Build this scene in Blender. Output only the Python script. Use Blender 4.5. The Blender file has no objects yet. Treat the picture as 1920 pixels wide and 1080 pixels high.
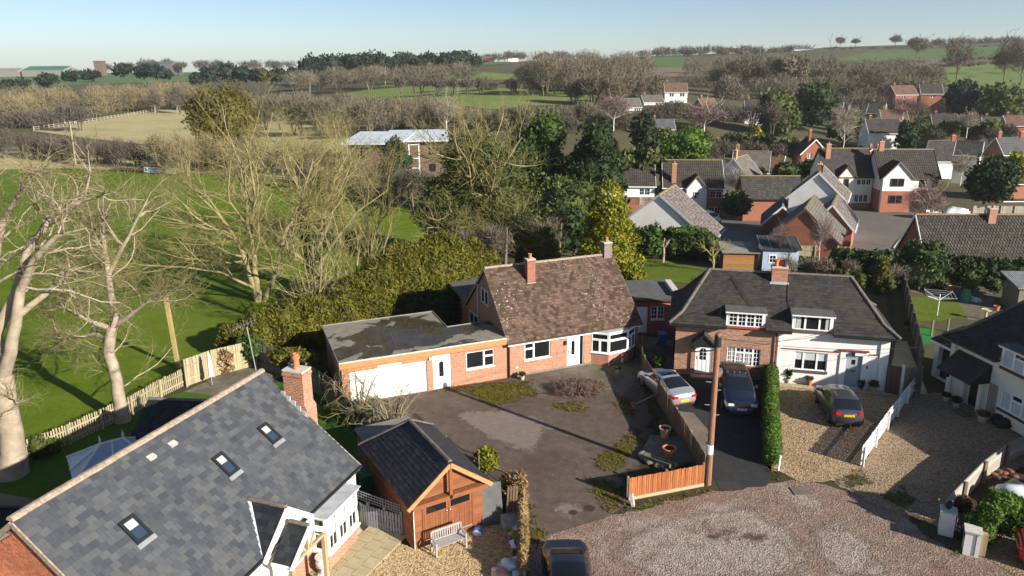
import bpy, bmesh, math, random
import numpy as np
from mathutils import Matrix, Vector
from mathutils.geometry import delaunay_2d_cdt
R_ = math.radians
rnd = random.Random(7)
scene = bpy.context.scene
COL = scene.collection

# ------------------------------------------------------------------ camera
CAM_H, FPX, PITCH, ROLL, CY = 18.5, 1370.0, R_(14.6), R_(-0.5), 484.0
_F = Vector((0, math.cos(PITCH), -math.sin(PITCH)))
_U0 = Vector((0, math.sin(PITCH), math.cos(PITCH)))
_R0 = Vector((1, 0, 0))
_R = math.cos(ROLL)*_R0 + math.sin(ROLL)*_U0
_U = -math.sin(ROLL)*_R0 + math.cos(ROLL)*_U0
cd = bpy.data.cameras.new('camera')
cd.sensor_width = 36.0
cd.lens = FPX/1920*36.0
cd.shift_y = -(540-CY)/1920
cd.clip_start = 0.3
cd.clip_end = 12000
cam = bpy.data.objects.new('camera', cd)
COL.objects.link(cam)
cam.matrix_world = Matrix(((_R.x, _U.x, -_F.x, 0), (_R.y, _U.y, -_F.y, 0), (_R.z, _U.z, -_F.z, CAM_H), (0, 0, 0, 1)))
scene.camera = cam

# ------------------------------------------------------------------ daylight
SUN_EL, SUN_AZ = R_(22.5), R_(-38.5)          # azimuth measured from +X
sun_dir = Vector((math.cos(SUN_EL)*math.cos(SUN_AZ), math.cos(SUN_EL)*math.sin(SUN_AZ), math.sin(SUN_EL)))
world = bpy.data.worlds.new('World')
scene.world = world
world.use_nodes = True
wn = world.node_tree
sky = wn.nodes.new('ShaderNodeTexSky')
sky.sky_type = 'NISHITA'
sky.sun_disc = False
sky.sun_elevation = SUN_EL
sky.sun_rotation = math.atan2(sun_dir.x, sun_dir.y)
sky.altitude = 3000
sky.air_density = 1.0
sky.dust_density = 5.5
sky.ozone_density = 1.5
bg = wn.nodes['Background']
wn.links.new(sky.outputs[0], bg.inputs[0])
bg.inputs[1].default_value = 0.065
ld = bpy.data.lights.new('sun', 'SUN')
ld.energy = 5.0
ld.angle = R_(0.53)
ld.color = (1.0, 0.93, 0.82)
sun = bpy.data.objects.new('sun', ld)
COL.objects.link(sun)
sun.rotation_euler = sun_dir.to_track_quat('Z', 'Y').to_euler()
vs = scene.view_settings
vs.view_transform = 'Standard'
vs.look = 'None'
vs.exposure = 0.95
vs.gamma = 1.0
vs.use_curve_mapping = False
scene.cycles.max_bounces = 5
scene.cycles.diffuse_bounces = 2
scene.cycles.glossy_bounces = 2
scene.cycles.transmission_bounces = 3
scene.cycles.transparent_max_bounces = 6
scene.cycles.volume_bounces = 0
scene.cycles.caustics_reflective = False
scene.cycles.caustics_refractive = False
scene.cycles.use_adaptive_sampling = True
scene.cycles.adaptive_threshold = 0.015
scene.cycles.use_denoising = True

# ------------------------------------------------------------------ terrain height
_ctl = np.array([(-60, 130, 0), (-110, 130, 0), (-100, 330, .5), (-200, 330, 1), (-300, 600, 6), (-60, 210, 0), (0, 140, -1.0),
 (20, 100, -2.5), (25, 112, -4.1), (45, 75, -1.6), (27, 75, -1.1), (34, 89, -1.9), (52, 118, -3.6), (60, 115, -3.3), (80, 90, -2.5), (90, 150, -4.5),
 (-15, 230, 5.5), (-10, 330, 9), (-80, 480, 11), (20, 260, 6.5), (60, 255, 6.5), (60, 190, .5), (110, 220, -2), (140, 280, -2.5),
 (230, 240, -2), (200, 350, 1), (270, 450, 6), (330, 600, 15), (420, 800, 33), (400, 900, 38), (600, 900, 44), (190, 900, 30), (120, 600, 17),
 (-40, 900, 24), (-250, 850, 15), (-700, 1200, 14), (-800, 1500, 15), (0, 1600, 24), (800, 1600, 40), (0, 2600, 6), (-1500, 2600, 4), (1500, 2600, 8),
 (-500, 300, 0), (-300, 150, 0), (400, 200, 0), (-60, 60, 0), (60, 60, 0), (0, 60, 0), (150, 60, -1), (-200, 60, 0), (1400, 1200, 38), (-1500, 1500, 8)], float)
def _phi(d2):
    return 0.5*d2*np.log(d2+1e-9)
def _tw(p):                       # compress distance so that near detail and far hills share one surface
    r = np.hypot(p[..., 0], p[..., 1])+1e-6
    s = np.log1p(r/60.0)/r*60
    return np.stack([p[..., 0]*s, p[..., 1]*s], -1)/20.0
_cp = _tw(_ctl[:, :2])
_n = len(_cp)
_K = _phi(((_cp[:, None]-_cp[None])**2).sum(-1))+np.eye(_n)*0.02
_Pm = np.concatenate([np.ones((_n, 1)), _cp], 1)
_A = np.block([[_K, _Pm], [_Pm.T, np.zeros((3, 3))]])
_w = np.linalg.solve(_A, np.concatenate([_ctl[:, 2], np.zeros(3)]))
def zt(x, y):
    p = np.stack([np.asarray(x, float), np.asarray(y, float)], -1)
    q = _tw(p)
    k = _phi(((q[..., None, :]-_cp)**2).sum(-1))
    z = k@_w[:_n]+_w[_n]+q@_w[_n+1:]
    m = np.clip((p[..., 1]-60)/18.0, 0, 1)
    mx = np.clip((np.abs(p[..., 0])-60)/60.0, 0, 1)
    m = np.maximum(m*m*(3-2*m), 0)
    return z*m
def ray(px, py):
    return _F + (px-960)/FPX*_R + (CY-py)/FPX*_U
def G(px, py, z=None):
    """ground point seen at a pixel of the 1920 px photograph (or point on the level z)"""
    d = ray(px, py)
    o = Vector((0, 0, CAM_H))
    if z is not None:
        return o + d*((z-CAM_H)/d.z)
    lo, t = 0.0, 15.0
    while t < 1900:
        p = o+d*t
        if p.z < float(zt(p.x, p.y)):
            break
        lo = t
        t *= 1.03
    hi = t
    for _ in range(24):
        m = (lo+hi)/2
        p = o+d*m
        if p.z < float(zt(p.x, p.y)):
            hi = m
        else:
            lo = m
    p = o+d*hi
    return Vector((p.x, p.y, float(zt(p.x, p.y))))
def on(x, y):
    return Vector((x, y, float(zt(x, y))))

# ------------------------------------------------------------------ node helpers
def N(nt, t, **k):
    n = nt.nodes.new(t)
    for key, v in k.items():
        key2 = int(key[1:]) if key[0] == 'i' and key[1:].isdigit() else key
        if isinstance(key2, str) and hasattr(n, key2):
            setattr(n, key2, v)
            continue
        s = n.inputs[key2 if isinstance(key2, int) else key2.replace('_', ' ')]
        if isinstance(v, bpy.types.NodeSocket):
            nt.links.new(v, s)
        else:
            s.default_value = v if not (isinstance(v, tuple) and len(v) == 3 and s.type == 'RGBA') else (*v, 1)
    return n
def ramp(nt, fac, stops, interp='LINEAR'):
    n = nt.nodes.new('ShaderNodeValToRGB')
    cr = n.color_ramp
    cr.interpolation = interp
    while len(cr.elements) < len(stops):
        cr.elements.new(0.5)
    for e, (p, c) in zip(cr.elements, stops):
        e.position = p
        e.color = (*c, 1) if len(c) == 3 else c
    nt.links.new(fac, n.inputs[0])
    return n.outputs[0]
def mixc(nt, fac, a, b, mode='MIX'):
    n = nt.nodes.new('ShaderNodeMix')
    n.data_type = 'RGBA'
    n.blend_type = mode
    for s, v in ((n.inputs[0], fac), (n.inputs[6], a), (n.inputs[7], b)):
        if isinstance(v, bpy.types.NodeSocket):
            nt.links.new(v, s)
        else:
            s.default_value = (*v, 1) if isinstance(v, tuple) and len(v) == 3 else v
    return n.outputs[2]
def newmat(name, rough=.8, spec=.3, metal=0.0):
    m = bpy.data.materials.new(name)
    m.use_nodes = True
    nt = m.node_tree
    b = nt.nodes['Principled BSDF']
    b.inputs['Roughness'].default_value = rough
    b.inputs['Specular IOR Level'].default_value = spec
    b.inputs['Metallic'].default_value = metal
    return m, nt, b
def link(nt, a, b):
    nt.links.new(a, b)
def coord(nt, kind):
    if kind == 'pos':
        return N(nt, 'ShaderNodeNewGeometry').outputs['Position']
    tc = N(nt, 'ShaderNodeTexCoord')
    return tc.outputs[{'obj': 'Object', 'uv': 'UV', 'gen': 'Generated'}[kind]]
def noise(nt, vec, scale, detail=4, rough=.6, dist=0.0):
    return N(nt, 'ShaderNodeTexNoise', Vector=vec, Scale=scale, Detail=float(detail), Roughness=rough, Distortion=dist).outputs[0]
def bump(nt, b, h, strength, dist=.02):
    n = N(nt, 'ShaderNodeBump', Height=h, Strength=strength, Distance=dist)
    link(nt, n.outputs[0], b.inputs['Normal'])
MATS = {}
def plain(name, c, rough=.6, spec=.4, metal=0.0, var=.12, scale=3.0):
    """one paint or material colour with slight uneven wear"""
    m, nt, b = newmat(name, rough, spec, metal)
    v = coord(nt, 'pos')
    f = noise(nt, v, scale, 5)
    col = ramp(nt, f, [(.3, tuple(x*(1-var) for x in c)), (.7, tuple(min(1, x*(1+var)) for x in c))])
    link(nt, col, b.inputs['Base Color'])
    MATS[name] = m
    return m
def tex(name, stops, scale, rough=.85, spec=.2, detail=6, bmp=0.0, bscale=None, kind='pos', island=0.0, objr=0.0, big=None, stretch=None, trans=0.0):
    m, nt, b = newmat(name, rough, spec)
    v = coord(nt, kind)
    if stretch:
        v = N(nt, 'ShaderNodeMapping', Vector=v, Scale=stretch).outputs[0]
    f = noise(nt, v, scale, detail)
    col = ramp(nt, f, stops)
    if big:
        f2 = noise(nt, v, big[0], 4, .55)
        col = mixc(nt, ramp(nt, f2, [(big[2], (0, 0, 0)), (big[3], (1, 1, 1))]), col, big[1])
    for amt, src in ((island, 'i'), (objr, 'o')):
        if amt:
            r = N(nt, 'ShaderNodeNewGeometry').outputs['Random Per Island'] if src == 'i' else N(nt, 'ShaderNodeObjectInfo').outputs['Random']
            k = N(nt, 'ShaderNodeMapRange', Value=r, To_Min=1-amt, To_Max=1+amt).outputs[0]
            hsv = N(nt, 'ShaderNodeHueSaturation', Color=col, Value=k)
            col = hsv.outputs[0]
    link(nt, col, b.inputs['Base Color'])
    if bmp:
        bump(nt, b, noise(nt, v, bscale or scale*3, 3), bmp, .03)
    if trans:
        out = nt.nodes['Material Output']
        tr = N(nt, 'ShaderNodeBsdfTranslucent')
        link(nt, col, tr.inputs[0])
        ms = N(nt, 'ShaderNodeMixShader', i0=trans)
        link(nt, b.outputs[0], ms.inputs[1])
        link(nt, tr.outputs[0], ms.inputs[2])
        link(nt, ms.outputs[0], out.inputs[0])
    MATS[name] = m
    return m
def brickmat(name, c1, c2, mortar, var=.35, w=.225, h=.075, ms=.011, white=0.0):
    m, nt, b = newmat(name, .9, .15)
    v = coord(nt, 'uv')
    br = N(nt, 'ShaderNodeTexBrick', Vector=v, Color1=c1, Color2=c2, Mortar=mortar, Scale=1.0, Mortar_Size=ms, Mortar_Smooth=.2, Bias=-.1, Brick_Width=w, Row_Height=h)
    f = noise(nt, v, 9.0, 5, .7)
    f2 = noise(nt, v, .7, 3)
    col = mixc(nt, 1.0, br.outputs[0], ramp(nt, f, [(.25, (1-var,)*3), (.75, (1+var*.6,)*3)]), 'MULTIPLY')
    col = mixc(nt, .5, col, ramp(nt, f2, [(.3, (.8, .78, .78)), (.7, (1.12, 1.1, 1.08))]), 'MULTIPLY')
    link(nt, col, b.inputs['Base Color'])
    bump(nt, b, N(nt, 'ShaderNodeMath', operation='SUBTRACT', i0=1.0, i1=br.outputs[1]).outputs[0], .5, .01)
    MATS[name] = m
    return m
def tilemat(name, c1, c2, gap, w, h, lichen=None, ms=.03, off=0.5, lam=(.62, .75), rough=.85):
    """far roof: rows of tiles with darker joints"""
    m, nt, b = newmat(name, rough, .15)
    v = coord(nt, 'uv')
    br = N(nt, 'ShaderNodeTexBrick', Vector=v, Color1=c1, Color2=c2, Mortar=gap, Scale=1.0, Mortar_Size=ms, Mortar_Smooth=.4, Brick_Width=w, Row_Height=h)
    br.offset = off
    col = br.outputs[0]
    f = noise(nt, v, .8, 5, .65)
    col = mixc(nt, 1.0, col, ramp(nt, f, [(.25, (.7,)*3), (.75, (1.3,)*3)]), 'MULTIPLY')
    if lichen:
        f3 = noise(nt, v, 2.6, 8, .75)
        col = mixc(nt, ramp(nt, f3, [(lam[0], (0, 0, 0)), (lam[1], (1, 1, 1))]), col, lichen)
    link(nt, col, b.inputs['Base Color'])
    bump(nt, b, N(nt, 'ShaderNodeMath', operation='SUBTRACT', i0=1.0, i1=br.outputs[1]).outputs[0], .7, .03)
    MATS[name] = m
    return m
# ------------------------------------------------------------------ materials
brickmat('brick_orange', (.47, .19, .10), (.33, .115, .065), (.50, .41, .32), var=.4)
brickmat('brick_multi', (.50, .24, .145), (.25, .11, .08), (.46, .39, .31), var=.4)
brickmat('brick_red', (.36, .105, .06), (.27, .075, .05), (.33, .25, .19))
brickmat('brick_far', (.40, .14, .08), (.31, .10, .06), (.36, .25, .18))
brickmat('brick_grey', (.23, .19, .17), (.15, .12, .11), (.30, .27, .24))
brickmat('brick_shed', (.42, .15, .09), (.36, .12, .07), (.40, .31, .24))
tex('single_brick', [(.3, (.36, .12, .06)), (.7, (.52, .20, .11))], 14, island=.22, objr=.22, rough=.9)
tex('mortar', [(.3, (.34, .28, .22)), (.7, (.45, .38, .3))], 20)
tex('render_white', [(.3, (.74, .73, .70)), (.7, (.82, .81, .78))], 1.2, rough=.8, bmp=.08, bscale=60)
tex('render_cream', [(.3, (.66, .65, .54)), (.7, (.74, .73, .62))], 1.2, rough=.8, bmp=.08, bscale=60)
tex('render_far', [(.3, (.70, .69, .65)), (.7, (.80, .79, .75))], .8, rough=.85)
plain('upvc', (.82, .83, .84), .35, .5, var=.03)
plain('white_paint', (.78, .78, .76), .5, .4, var=.06)
plain('grey_paint', (.25, .265, .29), .6, .3, var=.1)
plain('door_grey', (.33, .37, .40), .5, .4, var=.05)
plain('black_plastic', (.02, .02, .022), .45, .4)
plain('dark_brown', (.09, .035, .025), .5, .4)
plain('red_sill', (.33, .07, .04), .7, .3)
plain('dark_sill', (.12, .075, .06), .7, .3)
plain('maroon', (.20, .035, .03), .5, .4)
plain('lead', (.42, .44, .46), .55, .4, var=.2)
plain('galvanised', (.45, .47, .48), .45, .5, .6, var=.15)
plain('terracotta', (.50, .17, .08), .8, .2, var=.25, scale=9)
plain('terracotta_pale', (.58, .33, .24), .85, .2, var=.2, scale=9)
plain('stone_pot', (.50, .42, .28), .85, .2, var=.2, scale=12)
plain('stone_pale', (.52, .50, .45), .9, .2, var=.2, scale=10)
plain('stone_shadow', (.16, .15, .12), .9, .2, var=.3, scale=10)  # rubble stone with the shadow over the bed put into its colour
plain('soil', (.055, .038, .026), .95, .1, var=.4, scale=20)
plain('blue_plastic', (.04, .12, .42), .4, .5)
plain('green_plastic', (.03, .16, .08), .45, .5)
plain('blue_roof', (.36, .45, .56), .4, .5)
plain('chrome', (.6, .6, .62), .2, .5, .9, var=.02)
plain('rim', (.35, .36, .38), .3, .5, .8)
plain('tyre', (.018, .018, .019), .85, .2)
plain('car_trim', (.015, .015, .017), .5, .4)
plain('lamp_red', (.55, .012, .015), .15, .6)
plain('lamp_clear', (.72, .74, .76), .12, .7)
plain('plate_yellow', (.80, .52, .03), .45, .4, var=.03)
plain('plate_white', (.80, .80, .78), .45, .4, var=.03)
plain('plate_ink', (.01, .01, .01), .6, .2)
plain('polythene', (.70, .72, .74), .35, .5, var=.15)
plain('bag_teal', (.22, .34, .34), .6, .3, var=.35, scale=6)
plain('bag_blue', (.06, .10, .35), .5, .4, var=.6, scale=5)
plain('bag_violet', (.14, .07, .38), .5, .4, var=.5, scale=5)
plain('bag_green', (.12, .42, .05), .5, .4, var=.4, scale=8)
plain('bag_yellow', (.62, .5, .04), .5, .4)
plain('awning', (.86, .86, .84), .6, .3, var=.03)
plain('curtain', (.42, .42, .40), .9, .1, var=.2, scale=14)
plain('interior_wood', (.20, .12, .06), .7, .2)
plain('blind', (.50, .53, .55), .8, .2, var=.08, scale=8)
plain('bench_grey', (.32, .31, .30), .75, .2, var=.15, scale=10)
plain('galv_sheet', (.36, .36, .35), .5, .4, .2, var=.3, scale=2)
for nm, c, met in (('paint_silver', (.55, .57, .60), .6), ('paint_navy', (.010, .018, .045), .3), ('paint_graphite', (.075, .075, .085), .5), ('paint_black', (.006, .006, .008), .1), ('paint_red', (.35, .008, .012), .1)):
    m = plain(nm, c, .28, .5, met, var=.04)
    m.node_tree.nodes['Principled BSDF'].inputs['Coat Weight'].default_value = .8
    m.node_tree.nodes['Principled BSDF'].inputs['Coat Roughness'].default_value = .05
def glassmat(name, c, rough=.04):
    m, nt, b = newmat(name, rough, .6)
    b.inputs['Base Color'].default_value = (*c, 1)
    v = coord(nt, 'pos')
    bump(nt, b, noise(nt, v, 1.3, 2), .04, .05)
    MATS[name] = m
glassmat('glass', (.012, .013, .015))
glassmat('car_glass', (.010, .013, .018), .03)
glassmat('blue_glass', (.03, .05, .08), .05)
# timber
def timber(name, c, dark, rough=.8, sc=(1, 1, 1), island=.15):
    tex(name, [(.25, dark), (.75, c)], 6.0, rough=rough, stretch=sc, island=island, objr=island, bmp=.25, bscale=30)
timber('timber_orange', (.27, .105, .045), (.15, .052, .022), sc=(.5, .5, 6))
timber('timber_fence_orange', (.44, .165, .06), (.22, .07, .028), sc=(8, 8, .6), island=.22)
timber('timber_fascia', (.50, .26, .12), (.28, .12, .05), sc=(.6, .6, 5))
timber('timber_pale', (.44, .38, .24), (.22, .19, .11), sc=(8, 8, .8))
timber('timber_brown', (.24, .16, .10), (.12, .08, .055), sc=(6, 6, .8))
timber('timber_grey', (.22, .19, .15), (.10, .09, .07), sc=(6, 6, .8))
timber('timber_silver', (.42, .39, .33), (.22, .2, .17), sc=(1.2, 1.2, 6))
timber('timber_oak', (.42, .32, .18), (.28, .2, .11), sc=(4, 4, .8))
timber('timber_pole', (.30, .16, .10), (.15, .075, .05), sc=(7, 7, .35))
timber('timber_post', (.42, .32, .13), (.26, .2, .09), sc=(7, 7, .5))
timber('timber_shed', (.36, .19, .07), (.22, .11, .045), sc=(1, 1, 6))
timber('gate_brown', (.17, .11, .085), (.10, .065, .05), sc=(8, 8, .6))
# roofs
def slate(name, stops, island=True):
    m, nt, b = newmat(name, .62, .35)
    r = N(nt, 'ShaderNodeNewGeometry').outputs['Random Per Island'] if island else N(nt, 'ShaderNodeObjectInfo').outputs['Random']
    col = ramp(nt, r, stops)
    v = coord(nt, 'pos')
    f = noise(nt, v, 3.0, 6, .7)
    col = mixc(nt, 1.0, col, ramp(nt, f, [(.25, (.78, .78, .8)), (.75, (1.2, 1.2, 1.18))]), 'MULTIPLY')
    link(nt, col, b.inputs['Base Color'])
    bump(nt, b, noise(nt, v, 30, 4), .15, .01)
    MATS[name] = m
_sl = [(0, (.046, .053, .063)), (.3, (.060, .066, .075)), (.6, (.075, .080, .088)), (.85, (.092, .096, .102)), (.96, (.095, .095, .093)), (1, (.050, .058, .072))]
slate('slate_mesh', _sl)
slate('slate_piece', _sl, False)
slate('slate_dark_mesh', [(0, (.014, .016, .021)), (.5, (.022, .024, .029)), (1, (.036, .038, .044))])
def oldslate(name, base, hi, moss):
    m, nt, b = newmat(name, .8, .2)
    r = N(nt, 'ShaderNodeNewGeometry').outputs['Random Per Island']
    v = coord(nt, 'pos')
    col = mixc(nt, r, base, hi)
    f = noise(nt, v, .55, 6, .65)
    col = mixc(nt, ramp(nt, f, [(.48, (0, 0, 0)), (.72, (.75, .75, .75))]), col, moss)
    f2 = noise(nt, v, 5.0, 6, .75)
    col = mixc(nt, ramp(nt, f2, [(.64, (0, 0, 0)), (.72, (.7, .7, .7))]), col, (.27, .26, .24))
    link(nt, col, b.inputs['Base Color'])
    bump(nt, b, f2, .3, .02)
    MATS[name] = m
oldslate('slate_semi', (.026, .024, .024), (.052, .048, .046), (.062, .056, .034))
oldslate('tile_brown_mesh', (.055, .034, .024), (.165, .105, .078), (.07, .055, .03))
m = MATS['tile_brown_mesh']
nt = m.node_tree
b = nt.nodes['Principled BSDF']
_src = b.inputs['Base Color'].links[0].from_socket
_v = coord(nt, 'pos')
_w1 = noise(nt, _v, 8.0, 3, .5)
_w2 = noise(nt, _v, .5, 3, .5)
_wm = N(nt, 'ShaderNodeMath', operation='MULTIPLY', i0=ramp(nt, _w1, [(.64, (0, 0, 0)), (.69, (1, 1, 1))]), i1=ramp(nt, _w2, [(.44, (0, 0, 0)), (.6, (1, 1, 1))])).outputs[0]
link(nt, mixc(nt, _wm, _src, (.62, .58, .52)), b.inputs['Base Color'])
tilemat('tile_dark', (.062, .054, .048), (.088, .076, .066), (.02, .018, .016), .30, .30, (.13, .11, .09), off=0.0, ms=.05)
tilemat('tile_dark_flat', (.055, .050, .047), (.085, .078, .070), (.02, .019, .018), .33, .32, (.18, .16, .14), ms=.04, lam=(.55, .75))
tilemat('tile_lichen', (.10, .085, .078), (.14, .12, .11), (.05, .042, .04), .33, .32, (.27, .23, .22), ms=.04, lam=(.48, .62))
tilemat('tile_grey', (.13, .115, .10), (.17, .15, .13), (.05, .045, .04), .33, .32, (.20, .17, .11), ms=.03)
tex('tile_pan', [(.3, (.045, .040, .036)), (.7, (.085, .074, .064))], 2.5, island=.25, big=(.35, (.17, .13, .05), .66, .75))
tilemat('tile_rosy', (.15, .085, .062), (.20, .115, .085), (.07, .04, .03), .3, .3, None)
tilemat('slate_far', (.10, .10, .105), (.14, .14, .145), (.05, .05, .055), .3, .25, None)
tex('ridge_buff', [(.3, (.20, .15, .11)), (.7, (.42, .34, .26))], 9, bmp=.3, island=.15)
tex('ridge_dark', [(.3, (.10, .085, .075)), (.7, (.2, .17, .15))], 9, bmp=.3, island=.15)
tex('ridge_grey', [(.3, (.18, .17, .16)), (.7, (.30, .29, .27))], 9, bmp=.3, island=.12)
tex('ridge_moss', [(.3, (.20, .16, .06)), (.7, (.32, .24, .11))], 5, bmp=.3, island=.15)
tex('felt', [(.3, (.08, .083, .085)), (.7, (.13, .13, .128))], 2.0, rough=.9, bmp=.1)
tex('felt_pale', [(.3, (.17, .16, .14)), (.7, (.25, .24, .21))], 2.0, rough=.9, bmp=.1)
tex('felt_dark', [(.3, (.035, .036, .04)), (.7, (.06, .06, .062))], 2.0, rough=.85, bmp=.1)
tex('roof_metal', [(.3, (.45, .50, .54)), (.7, (.58, .62, .66))], .6, rough=.5)
# wet flat roof: rain water lies in shallow pools
m, nt, b = newmat('wet_roof', .9, .3)
v = coord(nt, 'obj')
n0 = N(nt, 'ShaderNodeTexNoise', Vector=v, Scale=.45, Detail=4.0, Roughness=.5, Distortion=.6).outputs[0]
dl = N(nt, 'ShaderNodeVectorMath', operation='LENGTH', i0=N(nt, 'ShaderNodeMapping', Vector=v, Scale=(.22, .33, 0), Location=(1.3, -.95, 0)).outputs[0]).outputs['Value']
f = N(nt, 'ShaderNodeMath', operation='SUBTRACT', i0=n0, i1=N(nt, 'ShaderNodeMath', operation='MULTIPLY_ADD', i0=dl, i1=.30, i2=-.27).outputs[0]).outputs[0]
wet = ramp(nt, f, [(.475, (0, 0, 0)), (.49, (1, 1, 1))])
damp = ramp(nt, f, [(.455, (0, 0, 0)), (.475, (1, 1, 1))])
f2 = noise(nt, v, 2.5, 6)
dry = ramp(nt, f2, [(.3, (.17, .155, .12)), (.7, (.26, .24, .19))])
col = mixc(nt, damp, dry, (.045, .042, .038))
col = mixc(nt, wet, col, ramp(nt, noise(nt, v, 1.1, 7, .7), [(.3, (.022, .02, .018)), (.7, (.075, .058, .042))]))
link(nt, col, b.inputs['Base Color'])
link(nt, ramp(nt, wet, [(0, (.9, .9, .9)), (1, (.05, .05, .05))]), b.inputs['Roughness'])
MATS['wet_roof'] = m
# grounds
def ground(name, stops, scale, big=None, bmp=.3, speck=None, rough=.95, fine=None, patch=None):
    m, nt, b = newmat(name, rough, .12)
    v = coord(nt, 'pos')
    col = ramp(nt, noise(nt, v, scale, 8, .7), stops)
    for g in (big or []):
        f = noise(nt, v, g[0], 5, .6, .4)
        col = mixc(nt, ramp(nt, f, [(g[2], (0, 0, 0)), (g[3], (g[4],)*3)]), col, g[1])
    if speck:
        vo = N(nt, 'ShaderNodeTexVoronoi', Vector=v, Scale=speck[0])
        rv = N(nt, 'ShaderNodeSeparateColor', Color=vo.outputs['Color']).outputs[0]
        k = ramp(nt, rv, speck[1])
        col = mixc(nt, speck[2], col, k, 'MULTIPLY')
        bump(nt, b, vo.outputs['Distance'], bmp, .03)
    elif bmp:
        bump(nt, b, noise(nt, v, fine or scale*4, 6, .7), bmp, .04)
    link(nt, col, b.inputs['Base Color'])
    if patch:          # ragged patch: thins out towards its edge
        e = N(nt, 'ShaderNodeAttribute', attribute_name='edge').outputs['Fac']
        s = N(nt, 'ShaderNodeMath', operation='ADD', i0=N(nt, 'ShaderNodeMath', operation='MULTIPLY', i0=e, i1=.55).outputs[0], i1=noise(nt, v, patch, 7, .72)).outputs[0]
        link(nt, ramp(nt, s, [(.55, (0, 0, 0)), (.76, (1, 1, 1))]), b.inputs['Alpha'])
    MATS[name] = m
ground('grass_field', [(.3, (.045, .092, .003)), (.7, (.135, .185, .010))], 5.5, [(.5, (.15, .185, .02), .45, .7, .6), (.05, (.15, .18, .03), .5, .75, .6)], .8, fine=16)
ground('grass_lawn', [(.3, (.07, .105, .010)), (.7, (.13, .165, .020))], 3.0, [(.5, (.14, .16, .04), .5, .75, .6)], .6, fine=18)
ground('grass_shade', [(.3, (.035, .085, .010)), (.7, (.07, .13, .016))], 3.0, None, .6, fine=18)  # lawn grass with shade put into its darker green
ground('artificial_grass', [(.3, (.02, .14, .03)), (.7, (.035, .2, .045))], 8.0, None, .2)
ground('land', [(.3, (.07, .066, .034)), (.7, (.115, .10, .055))], .08, [(.3, (.075, .085, .035), .5, .7, .7)], .4, fine=2)
ground('rough_ground', [(.3, (.04, .032, .02)), (.7, (.085, .068, .04))], 1.5, [(.3, (.05, .065, .02), .5, .7, .8)], .6)  # brown darkened to carry the shadow over the gardens
ground('field_green', [(.3, (.12, .17, .04)), (.7, (.18, .23, .06))], .12, [(.03, (.19, .19, .08), .45, .7, .7)], .3, fine=2)
ground('field_straw', [(.3, (.34, .29, .14)), (.7, (.45, .39, .21))], .2, [(.05, (.22, .21, .09), .5, .75, .6)], .3, fine=2)
ground('field_dull', [(.3, (.13, .13, .065)), (.7, (.19, .17, .09))], .1, None, .3, fine=2)
ground('field_far_green', [(.3, (.075, .125, .04)), (.7, (.10, .15, .05))], .05, None, 0)
ground('ploughed', [(.3, (.15, .11, .075)), (.7, (.20, .15, .105))], .1, None, .3, fine=2)
ground('drive_tarmac', [(.3, (.085, .062, .050)), (.7, (.155, .118, .098))], 2.2, [(.35, (.20, .155, .13), .56, .74, .6), (.25, (.065, .047, .036), .52, .75, .7), (.9, (.11, .10, .035), .66, .76, .7)], .5, fine=35)
ground('tarmac_dark', [(.3, (.030, .031, .033)), (.7, (.05, .05, .05))], 3.0, [(.5, (.075, .07, .062), .55, .75, .6)], .3, fine=40)
ground('tarmac_road', [(.3, (.12, .105, .095)), (.7, (.17, .15, .135))], 2.0, [(.25, (.20, .175, .155), .5, .75, .6)], .3, fine=30)
ground('concrete', [(.3, (.14, .12, .10)), (.7, (.22, .19, .155))], 1.5, [(.6, (.09, .08, .065), .5, .75, .6)], .3)
ground('paving', [(.3, (.36, .30, .18)), (.7, (.47, .40, .26))], 3.0, [(.8, (.27, .23, .14), .55, .75, .6)], .2)
ground('patio_old', [(.3, (.12, .105, .085)), (.7, (.21, .185, .15))], 2.5, [(.6, (.085, .08, .04), .45, .65, .8)], .4)
ground('gravel_gold', [(.3, (.40, .29, .15)), (.7, (.55, .42, .25))], 5.0, [(.3, (.33, .24, .13), .5, .75, .6)], .9, speck=(16, [(0, (.42, .38, .34)), (.5, (1, 1, 1)), (1, (1.35, 1.3, 1.2))], .9))
ground('gravel_tan', [(.3, (.30, .21, .13)), (.7, (.42, .31, .20))], 4.0, [(.3, (.25, .18, .11), .5, .75, .7), (.6, (.14, .12, .045), .66, .78, .7)], .9, speck=(15, [(0, (.4, .36, .33)), (.5, (1, 1, 1)), (1, (1.4, 1.35, 1.28))], .9))
ground('gravel_brown', [(.3, (.22, .16, .105)), (.7, (.33, .25, .17))], 4.0, [(.3, (.17, .125, .08), .5, .75, .7)], .9, speck=(15, [(0, (.45, .42, .4)), (.5, (1, 1, 1)), (1, (1.35, 1.3, 1.25))], .8))
ground('lane_dirt', [(.3, (.185, .13, .102)), (.7, (.29, .21, .17))], 1.6, [(.33, (.36, .30, .26), .52, .62, .7), (.2, (.15, .075, .062), .60, .70, .8), (.4, (.11, .085, .065), .62, .74, .7), (.9, (.20, .15, .12), .6, .72, .7)], .8, speck=(17, [(0, (.55, .5, .48)), (.5, (1, 1, 1)), (1, (1.3, 1.28, 1.25))], .85))
ground('lane_gravel', [(.3, (.26, .215, .18)), (.7, (.37, .315, .275))], 2.5, [(.7, (.21, .15, .12), .5, .66, .9)], .9, speck=(17, [(0, (.5, .46, .44)), (.5, (1, 1, 1)), (1, (1.3, 1.28, 1.25))], .85), patch=.7)
ground('lane_dark', [(.3, (.085, .045, .038)), (.7, (.15, .085, .07))], 2.5, None, .6, patch=1.0)
ground('drive_pale', [(.3, (.16, .125, .105)), (.7, (.24, .195, .17))], 2.5, None, .4, patch=.9)
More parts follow.
